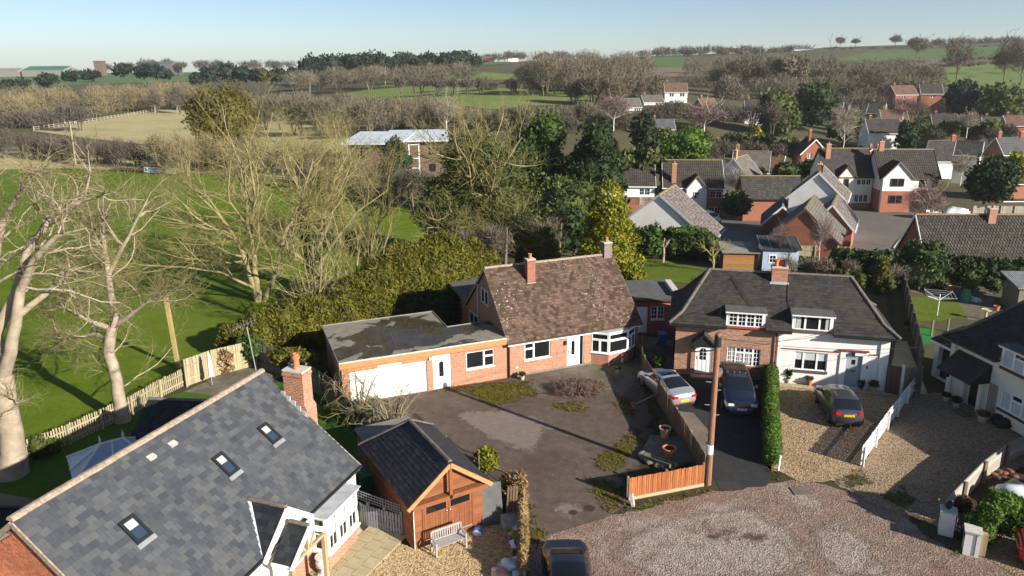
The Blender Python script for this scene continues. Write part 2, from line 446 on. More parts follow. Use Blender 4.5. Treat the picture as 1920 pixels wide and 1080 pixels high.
ground('strip_soil', [(.3, (.028, .026, .014)), (.7, (.06, .052, .026))], 3.0, [(.8, (.06, .075, .018), .5, .66, .8)], .8, patch=1.2)
ground('moss', [(.3, (.065, .052, .012)), (.7, (.135, .11, .022))], 3.0, [(.9, (.06, .075, .015), .5, .7, .7)], .9, fine=14, patch=1.6)
ground('moss_tuft', [(.3, (.075, .062, .010)), (.7, (.15, .135, .022))], 3.0, None, .3)
ground('verge', [(.3, (.075, .062, .03)), (.7, (.13, .105, .055))], 3.0, [(.8, (.06, .085, .02), .45, .62, .8)], .9, fine=14, patch=1.6)
# plants
def leaf(name, a, b_, c, trans=.25):
    tex(name, [(.3, a), (.55, b_), (.75, c)], .9, rough=.65, spec=.25, detail=5, island=.35, trans=trans)
leaf('leaf_hedge', (.075, .08, .010), (.15, .14, .018), (.22, .19, .03), .35)
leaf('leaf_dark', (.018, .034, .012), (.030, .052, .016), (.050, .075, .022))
leaf('leaf_mid', (.03, .06, .012), (.055, .095, .018), (.085, .13, .028))
leaf('leaf_ivy', (.045, .062, .014), (.08, .10, .022), (.13, .145, .036))
leaf('leaf_gold', (.10, .12, .01), (.22, .21, .015), (.36, .31, .03))
leaf('leaf_bright', (.05, .10, .012), (.09, .155, .02), (.14, .2, .035))
leaf('leaf_ginger', (.045, .055, .012), (.10, .085, .014), (.17, .12, .018))
leaf('leaf_pine', (.014, .026, .016), (.024, .042, .024), (.036, .056, .032))
leaf('leaf_straw', (.26, .17, .08), (.40, .28, .14), (.52, .39, .21))
leaf('leaf_rust', (.11, .05, .03), (.16, .08, .05), (.22, .12, .07))
leaf('leaf_variegated', (.14, .17, .04), (.38, .38, .14), (.6, .58, .3))
leaf('leaf_laurel', (.03, .055, .016), (.05, .085, .022), (.11, .14, .06))
def bark(name, a, b_, sc=2.5):
    tex(name, [(.3, a), (.7, b_)], sc, rough=.9, detail=6, bmp=.3, bscale=14)
bark('bark_pale', (.24, .19, .135), (.40, .335, .255))
bark('bark_yellow', (.20, .165, .075), (.33, .28, .15))
bark('twig_yellow', (.19, .165, .06), (.31, .27, .12))
bark('twig_lichen', (.16, .14, .06), (.27, .235, .12))
bark('twig_grey', (.19, .165, .12), (.30, .265, .20))
bark('twig_brown', (.12, .095, .07), (.20, .165, .12))
bark('twig_far', (.115, .098, .068), (.175, .150, .105), .05)
bark('twig_far_dark', (.085, .070, .055), (.125, .105, .085), .05)
bark('twig_far_gold', (.17, .14, .075), (.24, .195, .105), .05)
bark('twig_purple', (.15, .10, .09), (.23, .16, .145))
bark('bark_birch', (.45, .40, .37), (.66, .6, .56))
bark('bark_dark', (.06, .05, .038), (.10, .085, .065))

brickmat('brick_dim', (.16, .10, .075), (.12, .08, .06), (.20, .16, .13))
# ------------------------------------------------------------------ mesh helpers
def mesh_uv(me):
    """metric UVs: u runs level along each face, v runs up it"""
    n = len(me.loops)
    if n == 0:
        return
    nf = len(me.polygons)
    nor = np.empty(nf*3); me.polygons.foreach_get('normal', nor); nor = nor.reshape(-1, 3)
    tot = np.empty(nf, np.int32); me.polygons.foreach_get('loop_total', tot)
    vi = np.empty(n, np.int32); me.loops.foreach_get('vertex_index', vi)
    co = np.empty(len(me.vertices)*3); me.vertices.foreach_get('co', co); co = co.reshape(-1, 3)
    t = np.stack([-nor[:, 1], nor[:, 0], np.zeros(nf)], 1)
    ln = np.linalg.norm(t, axis=1)
    flat = ln < .05
    t[flat] = (1, 0, 0)
    ln[flat] = 1
    t /= ln[:, None]
    bt = np.cross(nor, t)
    T = np.repeat(t, tot, 0); B = np.repeat(bt, tot, 0)
    p = co[vi]
    uv = np.stack([(p*T).sum(1), (p*B).sum(1)], 1)
    lay = me.uv_layers.new(name='UVMap')
    lay.data.foreach_set('uv', uv.ravel())
class MB:
    def __init__(s):
        s.v = []; s.f = []
    def add(s, vs_, fs):
        o = len(s.v)
        s.v.extend(tuple(p) for p in vs_)
        s.f.extend(tuple(i+o for i in f) for f in fs)
        return s
    def box(s, x0, y0, z0, x1, y1, z1):
        return s.add([(x0, y0, z0), (x1, y0, z0), (x1, y1, z0), (x0, y1, z0), (x0, y0, z1), (x1, y0, z1), (x1, y1, z1), (x0, y1, z1)],
                     [(0, 3, 2, 1), (4, 5, 6, 7), (0, 1, 5, 4), (1, 2, 6, 5), (2, 3, 7, 6), (3, 0, 4, 7)])
    def hexa(s, p):      # 4 bottom + 4 top points, both counter-clockwise from above
        return s.add(p, [(0, 3, 2, 1), (4, 5, 6, 7), (0, 1, 5, 4), (1, 2, 6, 5), (2, 3, 7, 6), (3, 0, 4, 7)])
    def obox(s, c, ax, ay, az):
        c, ax, ay, az = (Vector(q) for q in (c, ax, ay, az))
        return s.hexa([c-ax-ay-az, c+ax-ay-az, c+ax+ay-az, c-ax+ay-az, c-ax-ay+az, c+ax-ay+az, c+ax+ay+az, c-ax+ay+az])
    def beam(s, p, q, w, h, up=(0, 0, 1)):
        p, q, up = Vector(p), Vector(q), Vector(up)
        d = (q-p)
        x = d.cross(up)
        if x.length < 1e-6:
            x = d.cross(Vector((1, 0, 0)))
        x.normalize()
        y = x.cross(d).normalized()
        return s.obox((p+q)/2, x*w/2, d/2, y*h/2) if False else s.obox((p+q)/2, d/2, -x*w/2, y*h/2)
    def tube(s, p, q, r0, r1=None, n=8, cap=True):
        p, q = Vector(p), Vector(q)
        r1 = r0 if r1 is None else r1
        d = (q-p).normalized()
        x = d.orthogonal().normalized()
        y = d.cross(x)
        vs_ = []
        for c, r in ((p, r0), (q, r1)):
            for i in range(n):
                a = 2*math.pi*i/n
                vs_.append(c+x*math.cos(a)*r+y*math.sin(a)*r)
        fs = [(i, (i+1) % n, n+(i+1) % n, n+i) for i in range(n)]
        if cap:
            fs += [tuple(range(n-1, -1, -1)), tuple(range(n, 2*n))]
        return s.add(vs_, fs)
    def path(s, pts, r, n=6):
        for a, b in zip(pts[:-1], pts[1:]):
            s.tube(a, b, r, r, n)
        return s
    def prism(s, poly, z0, z1):
        n = len(poly)
        return s.add([(x, y, z0) for x, y in poly]+[(x, y, z1) for x, y in poly],
                     [tuple(range(n-1, -1, -1)), tuple(range(n, 2*n))]+[(i, (i+1) % n, n+(i+1) % n, n+i) for i in range(n)])
    def extr(s, poly, vec):
        vec = Vector(vec); poly = [Vector(p) for p in poly]; n = len(poly)
        return s.add(poly+[p+vec for p in poly], [tuple(range(n)), tuple(range(2*n-1, n-1, -1))]+[(i, n+i, n+(i+1) % n, (i+1) % n) for i in range(n)])
    def quad(s, *p):
        return s.add(p, [tuple(range(len(p)))])
    def lathe(s, prof, n=14, o=(0, 0, 0)):
        vs_ = []; fs = []
        for r, z in prof:
            for i in range(n):
                a = 2*math.pi*i/n
                vs_.append((o[0]+r*math.cos(a), o[1]+r*math.sin(a), o[2]+z))
        for k in range(len(prof)-1):
            for i in range(n):
                j = (i+1) % n
                fs.append((k*n+i, k*n+j, (k+1)*n+j, (k+1)*n+i))
        fs += [tuple(range(n-1, -1, -1)), tuple((len(prof)-1)*n+i for i in range(n))]
        return s.add(vs_, fs)
    def wall(s, p0, p1, z0, z1, holes=(), dep=.12, top=None):
        """wall face from p0 to p1 (outside on the right) with recessed openings"""
        p0, p1 = Vector((p0[0], p0[1], 0)), Vector((p1[0], p1[1], 0))
        L = (p1-p0).length
        d = (p1-p0)/L
        n = Vector((d.y, -d.x, 0))
        us = sorted({0, L, *[h[0] for h in holes], *[h[1] for h in holes]})
        zs = sorted({z0, z1, *[h[2] for h in holes], *[h[3] for h in holes]})
        P = lambda u, z, k=0: p0+d*u+Vector((0, 0, z))-n*k
        for a, b in zip(us[:-1], us[1:]):
            for c, e in zip(zs[:-1], zs[1:]):
                um, zm = (a+b)/2, (c+e)/2
                if not any(h[0] < um < h[1] and h[2] < zm < h[3] for h in holes):
                    s.quad(P(a, c), P(b, c), P(b, e), P(a, e))
        for h in holes:
            a, b, c, e = h[:4]
            s.quad(P(a, c), P(a, c, dep), P(b, c, dep), P(b, c))
            s.quad(P(a, e), P(b, e), P(b, e, dep), P(a, e, dep))
            s.quad(P(a, c), P(a, e), P(a, e, dep), P(a, c, dep))
            s.quad(P(b, c), P(b, c, dep), P(b, e, dep), P(b, e))
            s.quad(P(a, c, dep), P(a, e, dep), P(b, e, dep), P(b, c, dep))
        return s
    def build(s, name, mat, parent=None, smooth=False, uv=True):
        me = bpy.data.meshes.new(name)
        me.from_pydata(s.v, [], s.f)
        if smooth:
            me.polygons.foreach_set('use_smooth', [True]*len(me.polygons))
        me.update()
        if uv:
            mesh_uv(me)
        if mat:
            me.materials.append(MATS[mat] if isinstance(mat, str) else mat)
        return obj(name, me, parent)
def obj(name, me, parent=None):
    o = bpy.data.objects.new(name, me)
    COL.objects.link(o)
    if parent:
        o.parent = parent
    return o
def npmesh(name, V, Fq, mat, parent=None, smooth=False):
    """big mesh from numpy arrays; Fq is (n,3) or (n,4)"""
    me = bpy.data.meshes.new(name)
    k = Fq.shape[1]
    me.vertices.add(len(V)); me.vertices.foreach_set('co', np.asarray(V, np.float32).ravel())
    me.loops.add(Fq.size); me.loops.foreach_set('vertex_index', Fq.astype(np.int32).ravel())
    me.polygons.add(len(Fq)); me.polygons.foreach_set('loop_start', np.arange(0, Fq.size, k, dtype=np.int32))
    if smooth:
        me.polygons.foreach_set('use_smooth', np.ones(len(Fq), bool))
    me.update(calc_edges=True)
    me.materials.append(MATS[mat])
    return obj(name, me, parent) if parent is not False else me
def tag(o, label=None, cat=None, group=None, kind=None):
    if label: o['label'] = label
    if cat: o['category'] = cat
    if group: o['group'] = group
    if kind: o['kind'] = kind
    return o
def thing(name, label, cat, loc=(0, 0, 0), rz=0.0, group=None):
    o = bpy.data.objects.new(name, None)
    o.empty_display_size = .3
    COL.objects.link(o)
    o.location = loc
    o.rotation_euler = (0, 0, rz)
    return tag(o, label, cat, group)
def copy_tree(o, parent=None):
    c = o.copy()
    COL.objects.link(c)
    c.parent = parent
    for ch in list(o.children):
        copy_tree(ch, c)
    return c
def frame_of(p0, p1):
    p0, p1 = Vector((p0[0], p0[1], 0)), Vector((p1[0], p1[1], 0))
    d = (p1-p0).normalized()
    return p0, d, Vector((d.y, -d.x, 0))
def wbox(mb, fr, u0, u1, k0, k1, z0, z1):
    """box on a wall: u along, k outwards from the face, z up"""
    o, d, n = fr
    P = lambda u, k, z: o+d*u+n*k+Vector((0, 0, z))
    return mb.hexa([P(u0, k1, z0), P(u1, k1, z0), P(u1, k0, z0), P(u0, k0, z0), P(u0, k1, z1), P(u1, k1, z1), P(u1, k0, z1), P(u0, k0, z1)])
def window(parent, fr, u0, u1, z0, z1, lights, b=.055, k=-.05, fm='upvc', gm='glass', sill=None, name='window', th=.06, extra=None):
    """lights: (fx0,fx1,fz0,fz1,bars_x,bars_z) in fractions of the opening"""
    mb = MB()
    W, Hh = u1-u0, z1-z0
    ps = []
    for l in lights:
        a, c = u0+W*l[0], u0+W*l[1]
        e, f = z0+Hh*l[2], z0+Hh*l[3]
        wbox(mb, fr, a, c, k-th, k, e, e+b); wbox(mb, fr, a, c, k-th, k, f-b, f)
        wbox(mb, fr, a, a+b, k-th, k, e+b, f-b); wbox(mb, fr, c-b, c, k-th, k, e+b, f-b)
        ia, ic, ie, jf = a+b, c-b, e+b, f-b
        nx, nz = (l[4], l[5]) if len(l) > 4 else (0, 0)
        for i in range(nx):
            u = ia+(ic-ia)*(i+1)/(nx+1)
            wbox(mb, fr, u-.014, u+.014, k-th+.02, k-.012, ie, jf)
        for i in range(nz):
            z = ie+(jf-ie)*(i+1)/(nz+1)
            wbox(mb, fr, ia, ic, k-th+.023, k-.015, z-.014, z+.014)
        ps.append((ia, ic, ie, jf))
    w = mb.build(name, fm, parent)
    for (ia, ic, ie, jf) in ps:
        wbox(MB(), fr, ia, ic, k-th+.005, k-th+.018, ie, jf).build('pane', gm, w)
    if sill:
        wbox(MB(), fr, u0-.06, u1+.06, -.05, .07, z0-sill[1], z0-.004).build('sill', sill[0], w)
    if extra:
        for (fx0, fx1, fz0, fz1, m) in extra:
            wbox(MB(), fr, u0+W*fx0+b, u0+W*fx1-b, k-th+.020, k-th+.026, z0+Hh*fz0+b, z0+Hh*fz1-b).build('blind', m, w)
    return w
def door(parent, fr, u0, u1, z0, z1, mat='upvc', fm='upvc', glass=None, k=-.04, panels=0, letter=True, name='door'):
    mb = MB(); b = .06
    wbox(mb, fr, u0, u0+b, k-.07, k+.02, z0, z1); wbox(mb, fr, u1-b, u1, k-.07, k+.02, z0, z1); wbox(mb, fr, u0+b, u1-b, k-.07, k+.02, z1-b, z1)
    mb.build('door_frame', fm, parent)
    mb = MB()
    wbox(mb, fr, u0+b+.004, u1-b-.004, k-.05, k, z0+.03, z1-b-.004)
    dw = u1-u0-2*b
    for i in range(panels):
        u = u0+b+dw*(.2+.6*i/max(1, panels-1))
        wbox(mb, fr, u-dw*.08, u+dw*.08, k, k+.012, z0+.2, z0+.95)
    d = mb.build(name, mat, parent)
    if glass:
        fx0, fx1, fz0, fz1, arch, bx, bz = glass
        a, c = u0+b+dw*fx0, u0+b+dw*fx1
        e, f = z0+(z1-z0)*fz0, z0+(z1-z0)*fz1
        o, dd, n = fr
        pts = [(a, e), (c, e)]
        if arch:
            r = (c-a)/2
            for i in range(9):
                t = math.pi*i/8
                pts.append(((a+c)/2+r*math.cos(t), f-r+r*math.sin(t)))
        else:
            pts += [(c, f), (a, f)]
        MB().extr([o+dd*u+n*(k+.004)+Vector((0, 0, z)) for u, z in pts], n*.01).build('door_glass', 'glass', d)
        g = MB()
        for i in range(bx):
            u = a+(c-a)*(i+1)/(bx+1)
            wbox(g, fr, u-.012, u+.012, k+.014, k+.022, e, f-.02)
        for i in range(bz):
            z = e+(f-e)*(i+1)/(bz+1)
            wbox(g, fr, a, c, k+.014, k+.020, z-.012, z+.012)
        if bx or bz:
            g.build('glazing_bar', fm, d)
    if letter:
        uc = (u0+u1)/2
        wbox(MB(), fr, uc-.13, uc+.13, k+.002, k+.015, z0+.98, z0+1.04).build('letterbox', 'black_plastic', d)
    wbox(MB(), fr, u0+b+.05, u0+b+.08, k+.002, k+.045, z0+.95, z0+1.15).build('handle', 'chrome', d)
    return d
def tiles(o, U, V, nrm, length, slope, tw, course, th, inside=None, jit=.004, seed=1, gap=.006, lap=.25):
    """overlapping tiles on the plane o + u*U + v*V; returns verts, quads as arrays"""
    rg = random.Random(seed)
    o, U, V, nrm = (np.array(q, float) for q in (o, U, V, nrm))
    vs_, fs = [], []
    nc = int(math.ceil(slope/course))
    for c in range(nc):
        v0 = c*course
        v1 = min(slope, v0+course*(1+lap))
        sh = (c % 2)*tw/2
        nt_ = int(math.ceil((length+tw)/tw))
        for i in range(nt_):
            a = max(0, i*tw-sh+gap/2); b = min(length, (i+1)*tw-sh-gap/2)
            if b-a < tw*.15:
                continue
            if inside and not inside((a+b)/2, v0+course*.5):
                continue
            j0, j1 = rg.uniform(-jit, jit), rg.uniform(-jit, jit)
            dv = rg.uniform(-jit, jit)
            z0a, z0b = th+.012+j0, th+.012+j1
            k = len(vs_)
            for (u, v, h) in ((a, v0+dv, z0a), (b, v0+dv, z0b), (b, v1, .006), (a, v1, .006), (a, v0+dv, z0a-th), (b, v0+dv, z0b-th)):
                vs_.append(o+U*u+V*v+nrm*h)
            fs += [(k, k+1, k+2, k+3), (k+4, k+5, k+1, k), (k+4, k, k+3, k+3), (k+1, k+5, k+2, k+2)]
    return vs_, fs
def tile_part(name, mat, parent, o, U, V, length, slope, tw, course, th=.02, inside=None, seed=1, jit=.004, gap=.006):
    U, V = Vector(U).normalized(), Vector(V).normalized()
    n = U.cross(V)
    vs_, fs = tiles(o, U, V, n, length, slope, tw, course, th, inside, jit, seed, gap)
    me = bpy.data.meshes.new(name)
    me.from_pydata(vs_, [], [f if f[2] != f[3] else f[:3] for f in fs])
    me.update()
    me.materials.append(MATS[mat])
    p = obj(name, me, parent)
    p['kind'] = 'stuff'
    return p
def ridge_tiles(parent, p, q, r, mat, step=.3, name='ridge_tile', limit=300):
    """a line of half-round ridge tiles, each a part"""
    p, q = Vector(p), Vector(q)
    L = (q-p).length
    n = max(1, round(L/step))
    d = (q-p)/L
    s = d.cross(Vector((0, 0, 1))).normalized()
    u = s.cross(d)
    mb = MB()
    h = L/n*.49
    ang = [R_(-15+i*42) for i in range(6)]
    for sx in (-h, h):
        for a in ang:
            mb.v.append(tuple(Vector((sx, -math.cos(a)*r, math.sin(a)*r*.8))))
    k = len(ang)
    mb.f = [(i, i+1, k+i+1, k+i) for i in range(k-1)]+[tuple(range(k-1, -1, -1)), tuple(range(k, 2*k))]
    o0 = mb.build(name, mat, parent, uv=False)
    for i in range(n):
        o = o0 if i == 0 else o0.copy()
        if i:
            COL.objects.link(o); o.parent = parent
        c = p+d*(L*(i+.5)/n)
        M = Matrix((d, -s, u)).transposed().to_4x4()
        M.translation = c+u*rnd.uniform(-.006, .006)
        o.matrix_local = M
def hrow(parent, name, mesh, mats_):
    outs = []
    for M in mats_:
        o = obj(name, mesh, parent)
        o.matrix_local = M
        outs.append(o)
    return outs
def inpoly(x, y, poly):
    c = False
    n = len(poly)
    j = n-1
    for i in range(n):
        if (poly[i][1] > y) != (poly[j][1] > y) and x < (poly[j][0]-poly[i][0])*(y-poly[i][1])/(poly[j][1]-poly[i][1])+poly[i][0]:
            c = not c
        j = i
    return c
def sheet(name, poly, mat, dz, label=None, kind='structure', step=None, jit=0.0, px=True, seed=3, parent=None, soft=0.0):
    """a ground sheet lying dz above the terrain; poly in photo pixels or world metres"""
    rg = random.Random(seed)
    w = [G(*p) if px else on(*p) for p in poly]
    pts = [Vector((p.x, p.y)) for p in w]
    far = max(p.y for p in pts)
    if step is None:
        step = 400 if far < 59 else max(4.0, far/40)
    bd = []
    n = len(pts)
    estep = min(step, jit*2.5) if jit else step
    for i in range(n):
        a, b = pts[i], pts[(i+1) % n]
        k = max(1, int((b-a).length/estep))
        for j in range(k):
            q = a.lerp(b, j/k)
            if jit:
                q = q+Vector((rg.gauss(0, jit*.5), rg.gauss(0, jit*.5)))
            bd.append(q)
    allv = list(bd)
    pl = [(p.x, p.y) for p in bd]
    xs = [p[0] for p in pl]; ys = [p[1] for p in pl]
    if step < 300:
        x = min(xs)+step/2
        while x < max(xs):
            y = min(ys)+step/2
            while y < max(ys):
                if inpoly(x, y, pl):
                    allv.append(Vector((x, y)))
                y += step
            x += step
    nb = len(bd)
    vs2, _, fs, _, _, _ = delaunay_2d_cdt(allv, [], [list(range(nb))], 1, 1e-5)
    V = np.array([(p[0], p[1]) for p in vs2])
    Z = zt(V[:, 0], V[:, 1])+dz
    me = bpy.data.meshes.new(name)
    F_ = []
    for f in fs:
        a, b, c = (Vector(vs2[i]) for i in f[:3])
        F_.append(tuple(f) if (b-a).cross(c-a) > 0 else tuple(reversed(f)))
    me.from_pydata([(v[0], v[1], z) for v, z in zip(V, Z)], [], F_)
    me.update()
    if soft:
        bp = np.array(pl); bq = np.roll(bp, -1, 0); dd = bq-bp; l2 = (dd**2).sum(1)+1e-9
        tt = np.clip(((V[:, None]-bp[None])*dd).sum(-1)/l2, 0, 1)
        ds = np.linalg.norm(V[:, None]-(bp+tt[..., None]*dd), axis=-1).min(1)
        me.attributes.new('edge', 'FLOAT', 'POINT').data.foreach_set('value', np.clip(ds/soft, 0, 1))
    me.materials.append(MATS[mat])
    o = obj(name, me, parent)
    if not parent and kind:
        o['kind'] = kind
    if label:
        o['label'] = label
    return o

# ------------------------------------------------------------------ plants
def tubes_np(segs, n):
    """segs: list of (p,q,r0,r1) -> arrays of an n-sided tube for each, no caps"""
    S = np.array([(*a, *b, r0, r1) for a, b, r0, r1 in segs], float)
    p, q, r0, r1 = S[:, :3], S[:, 3:6], S[:, 6], S[:, 7]
    d = q-p
    L = np.linalg.norm(d, axis=1)[:, None]
    q = q+d*.06
    d = d/np.maximum(L, 1e-9)
    ref = np.where(np.abs(d[:, 2:3]) > .9, np.array([[1., 0, 0]]), np.array([[0, 0, 1.]]))
    x = np.cross(d, ref); x /= np.linalg.norm(x, axis=1)[:, None]
    y = np.cross(d, x)
    a = 2*np.pi*np.arange(n)/n
    ring = np.cos(a)[None, :, None]*x[:, None]+np.sin(a)[None, :, None]*y[:, None]
    V = np.concatenate([p[:, None]+ring*r0[:, None, None], q[:, None]+ring*r1[:, None, None]], 1).reshape(-1, 3)
    i = np.arange(n); j = (i+1) % n
    f = np.stack([i, j, n+j, n+i], 1)
    Fq = (np.arange(len(S))[:, None, None]*2*n+f[None]).reshape(-1, 4)
    return V, Fq
def joinnp(parts):
    Vs, Fs, o = [], [], 0
    for V, F_ in parts:
        Vs.append(V); Fs.append(F_+o); o += len(V)
    return np.concatenate(Vs), np.concatenate(Fs)
def branch(rg, p, d, length, r, nseg, wig, up, out):
    pts = [(p.copy(), r)]
    sl = length/nseg
    for i in range(nseg):
        d = (d+Vector((rg.gauss(0, wig), rg.gauss(0, wig), rg.gauss(0, wig)+up))).normalized()
        p = p+d*sl
        rr = r*(1-(i+1)/nseg*.62)
        out.append((pts[-1][0], p.copy(), pts[-1][1], rr))
        pts.append((p.copy(), rr))
    return pts, d
def grow(seed, stems, levels, wig=.16, up=.03):
    """stems: list of (base, dir, length, radius) or list-of-points limbs; levels: list of dicts for the child generations"""
    rg = random.Random(seed)
    segs = [[] for _ in range(len(levels)+1)]
    cur = []
    for st in stems:
        if isinstance(st[0], (list, tuple)) and len(st) == 2 and isinstance(st[1], (list, tuple)):
            pts = [(Vector(p), r) for p, r in zip(st[0], st[1])]
            fine = []
            for (a, ra), (b, rb) in zip(pts[:-1], pts[1:]):
                k = max(1, int((b-a).length/.7))
                for i in range(k):
                    fine.append((a.lerp(b, i/k)+Vector((rg.gauss(0, .03), rg.gauss(0, .03), 0))*(1 if i else 0), ra+(rb-ra)*i/k))
            fine.append(pts[-1])
            for (a, ra), (b, rb) in zip(fine[:-1], fine[1:]):
                segs[0].append((a, b, ra, rb))
            cur.append((fine, sum((b[0]-a[0]).length for a, b in zip(fine[:-1], fine[1:]))))
        else:
            pts, _ = branch(rg, Vector(st[0]), Vector(st[1]).normalized(), st[2], st[3], 7, wig*.6, up, segs[0])
            cur.append((pts, st[2]))
    for li, lv in enumerate(levels):
        nxt = []
        for pts, L in cur:
            n = lv['n'] if not isinstance(lv['n'], float) else max(1, int(lv['n']*L+rg.random()))
            for k in range(n):
                t = lv.get('t0', .3)+(1-lv.get('t0', .3))*(k+rg.random())/n
                x = t*(len(pts)-1)
                i = min(int(x), len(pts)-2)
                p = pts[i][0].lerp(pts[i+1][0], x-i)
                r = pts[i][1]+(pts[i+1][1]-pts[i][1])*(x-i)
                ax = (pts[i+1][0]-pts[i][0]).normalized()
                side = ax.orthogonal().normalized()
                side.rotate(Matrix.Rotation(rg.uniform(0, 2*math.pi), 3, ax))
                a = R_(rg.gauss(lv.get('ang', 45), 12))
                d = ax*math.cos(a)+side*math.sin(a)
                d.z += lv.get('lift', 0)
                length = (lv['len']*rg.uniform(.6, 1.3)) if 'len' in lv else L*lv['rel']*rg.uniform(.6, 1.2)*(1.15-.5*t)
                rr = max(lv.get('rmin', .006), min(r*.8, lv.get('r', r*.55)))
                q, _ = branch(rg, p, d.normalized(), length, rr, lv.get('seg', 4), lv.get('wig', wig), lv.get('up', up), segs[li+1])
                nxt.append((q, length))
        cur = nxt
    return segs
def tree_obj(name, label, loc, segs, bark_m, twig_m, split=2, sides=(10, 7, 5, 3, 3, 3), group=None, cat='tree', parent=None, rz=0.0):
    t = thing(name, label, cat, loc, rz, group)
    a = [tubes_np(s, sides[i]) for i, s in enumerate(segs[:split]) if s]
    b = [tubes_np(s, sides[split+i]) for i, s in enumerate(segs[split:]) if s]
    V, Fq = joinnp(a); npmesh('trunk', V, Fq, bark_m, t, True)
    if b:
        V, Fq = joinnp(b); npmesh('crown', V, Fq, twig_m, t)
    return t
_ico = None
def ico():
    global _ico
    if _ico is None:
        bm = bmesh.new()
        bmesh.ops.create_icosphere(bm, subdivisions=3, radius=1)
        bm.verts.ensure_lookup_table()
        _ico = (np.array([v.co for v in bm.verts]), np.array([[v.index for v in f.verts] for f in bm.faces]))
        bm.free()
    return _ico
def foliage(seed, blobs, n, size, asp=1.7, depth=.25, droop=0.0, core=.80, noise_amp=.12, up=.3, flat_bottom=None):
    """leaf sprays spread through the outer part of a set of ellipsoids (cx,cy,cz,rx,ry,rz) plus a rough inner core"""
    rg = np.random.default_rng(seed)
    B = np.array(blobs, float)
    area = (B[:, 3]*B[:, 4]+B[:, 4]*B[:, 5]+B[:, 3]*B[:, 5])
    cnt = rg.multinomial(int(n), area/area.sum())
    P, Nn = [], []
    for bi, k in enumerate(cnt):
        d = rg.normal(size=(k, 3)); d /= np.linalg.norm(d, axis=1)[:, None]
        ph = rg.uniform(0, 6.28, 6)
        lump = 1+noise_amp*(np.sin(d[:, 0]*5+ph[0])*np.sin(d[:, 1]*6+ph[1])+np.sin(d[:, 2]*7+ph[2]+d[:, 0]*3)*.7)
        rr = (1-depth*rg.random(k)**1.5)*lump
        p = B[bi, :3]+d*B[bi, 3:]*rr[:, None]
        nn = d/B[bi, 3:]; nn /= np.linalg.norm(nn, axis=1)[:, None]
        keep = np.ones(k, bool)
        for bj in range(len(B)):
            if bj != bi:
                keep &= (((p-B[bj, :3])/(B[bj, 3:]*.82))**2).sum(1) > 1
        if flat_bottom is not None:
            keep &= p[:, 2] > flat_bottom
        P.append(p[keep]); Nn.append(nn[keep])
    P = np.concatenate(P); Nn = np.concatenate(Nn)
    k = len(P)
    u = Nn*.55+rg.normal(size=(k, 3))*.55
    u[:, 2] += up-droop
    u /= np.linalg.norm(u, axis=1)[:, None]
    w = np.cross(u, Nn+rg.normal(size=(k, 3))*.6)
    w /= np.linalg.norm(w, axis=1)[:, None]+1e-9
    s = size*rg.uniform(.55, 1.35, (k, 1))
    L = u*s*asp*.5; W_ = w*s*.5
    V = np.stack([P-L, P+W_-L*.1, P+L, P-W_-L*.1], 1).reshape(-1, 3)
    Fq = np.arange(4*k).reshape(-1, 4)
    parts = [(V, Fq)]
    if core:
        iv, if_ = ico()
        for b_ in B:
            ph = rg.uniform(0, 6.28, 3)
            lump = 1+.08*np.sin(iv[:, 0]*6+ph[0])*np.sin(iv[:, 1]*5+ph[1])+rg.normal(0, .03, len(iv))
            cv = b_[:3]+iv*b_[3:]*core*lump[:, None]
            if flat_bottom is not None:
                cv[:, 2] = np.maximum(cv[:, 2], flat_bottom)
            parts.append((cv, np.concatenate([if_, if_[:, 2:3]], 1)))
    return joinnp(parts)
def leafmesh(name, data, mat, parent):
    V, Fq = data
    me = bpy.data.meshes.new(name)
    tri = Fq[:, 2] == Fq[:, 3]
    faces = [tuple(f) for f in Fq[~tri].tolist()]+[tuple(f[:3]) for f in Fq[tri].tolist()]
    q, t = Fq[~tri], Fq[tri][:, :3]
    me.vertices.add(len(V)); me.vertices.foreach_set('co', V.astype(np.float32).ravel())
    li = np.concatenate([q.ravel(), t.ravel()]).astype(np.int32)
    me.loops.add(len(li)); me.loops.foreach_set('vertex_index', li)
    ls = np.concatenate([np.arange(len(q))*4, len(q)*4+np.arange(len(t))*3]).astype(np.int32)
    me.polygons.add(len(ls)); me.polygons.foreach_set('loop_start', ls)
    me.update(calc_edges=True)
    me.materials.append(MATS[mat])
    return obj(name, me, parent) if parent is not False else me
def bush(name, label, loc, blobs, n, size, mat, cat='shrub', stem=True, group=None, seed=1, rz=0.0, fol='foliage', stem_h=.5, **k):
    t = thing(name, label, cat, loc, rz, group)
    leafmesh(fol, foliage(seed, blobs, n, size, flat_bottom=k.pop('flat_bottom', .03), **k), mat, t)
    if stem:
        MB().tube((0, 0, -.05), (0, 0, stem_h), .07, .05, 6).build('stem' if fol != 'crown' else 'trunk', 'bark_dark', t)
    return t
# ------------------------------------------------------------------ the land
def _axis(lo, hi, near, first, g):
    a = [0.0]
    s = first
    while a[-1] < hi:
        a.append(a[-1]+s)
        if a[-1] > near:
            s *= g
    return a
ys = [-60, -30]+[y for y in _axis(0, 3200, 130, 6.0, 1.035)]
xp = _axis(0, 2300, 90, 6.0, 1.06)
xs = [-x for x in reversed(xp[1:])]+xp
X, Y = np.meshgrid(np.array(xs), np.array(ys))
Z = zt(X, Y)
V = np.stack([X, Y, Z], -1).reshape(-1, 3)
nx, ny = len(xs), len(ys)
i, j = np.meshgrid(np.arange(nx-1), np.arange(ny-1))
k = (j*nx+i).ravel()
land = npmesh('terrain', V, np.stack([k, k+1, k+nx+1, k+nx], 1), 'land', None, True)
tag(land, kind='structure')
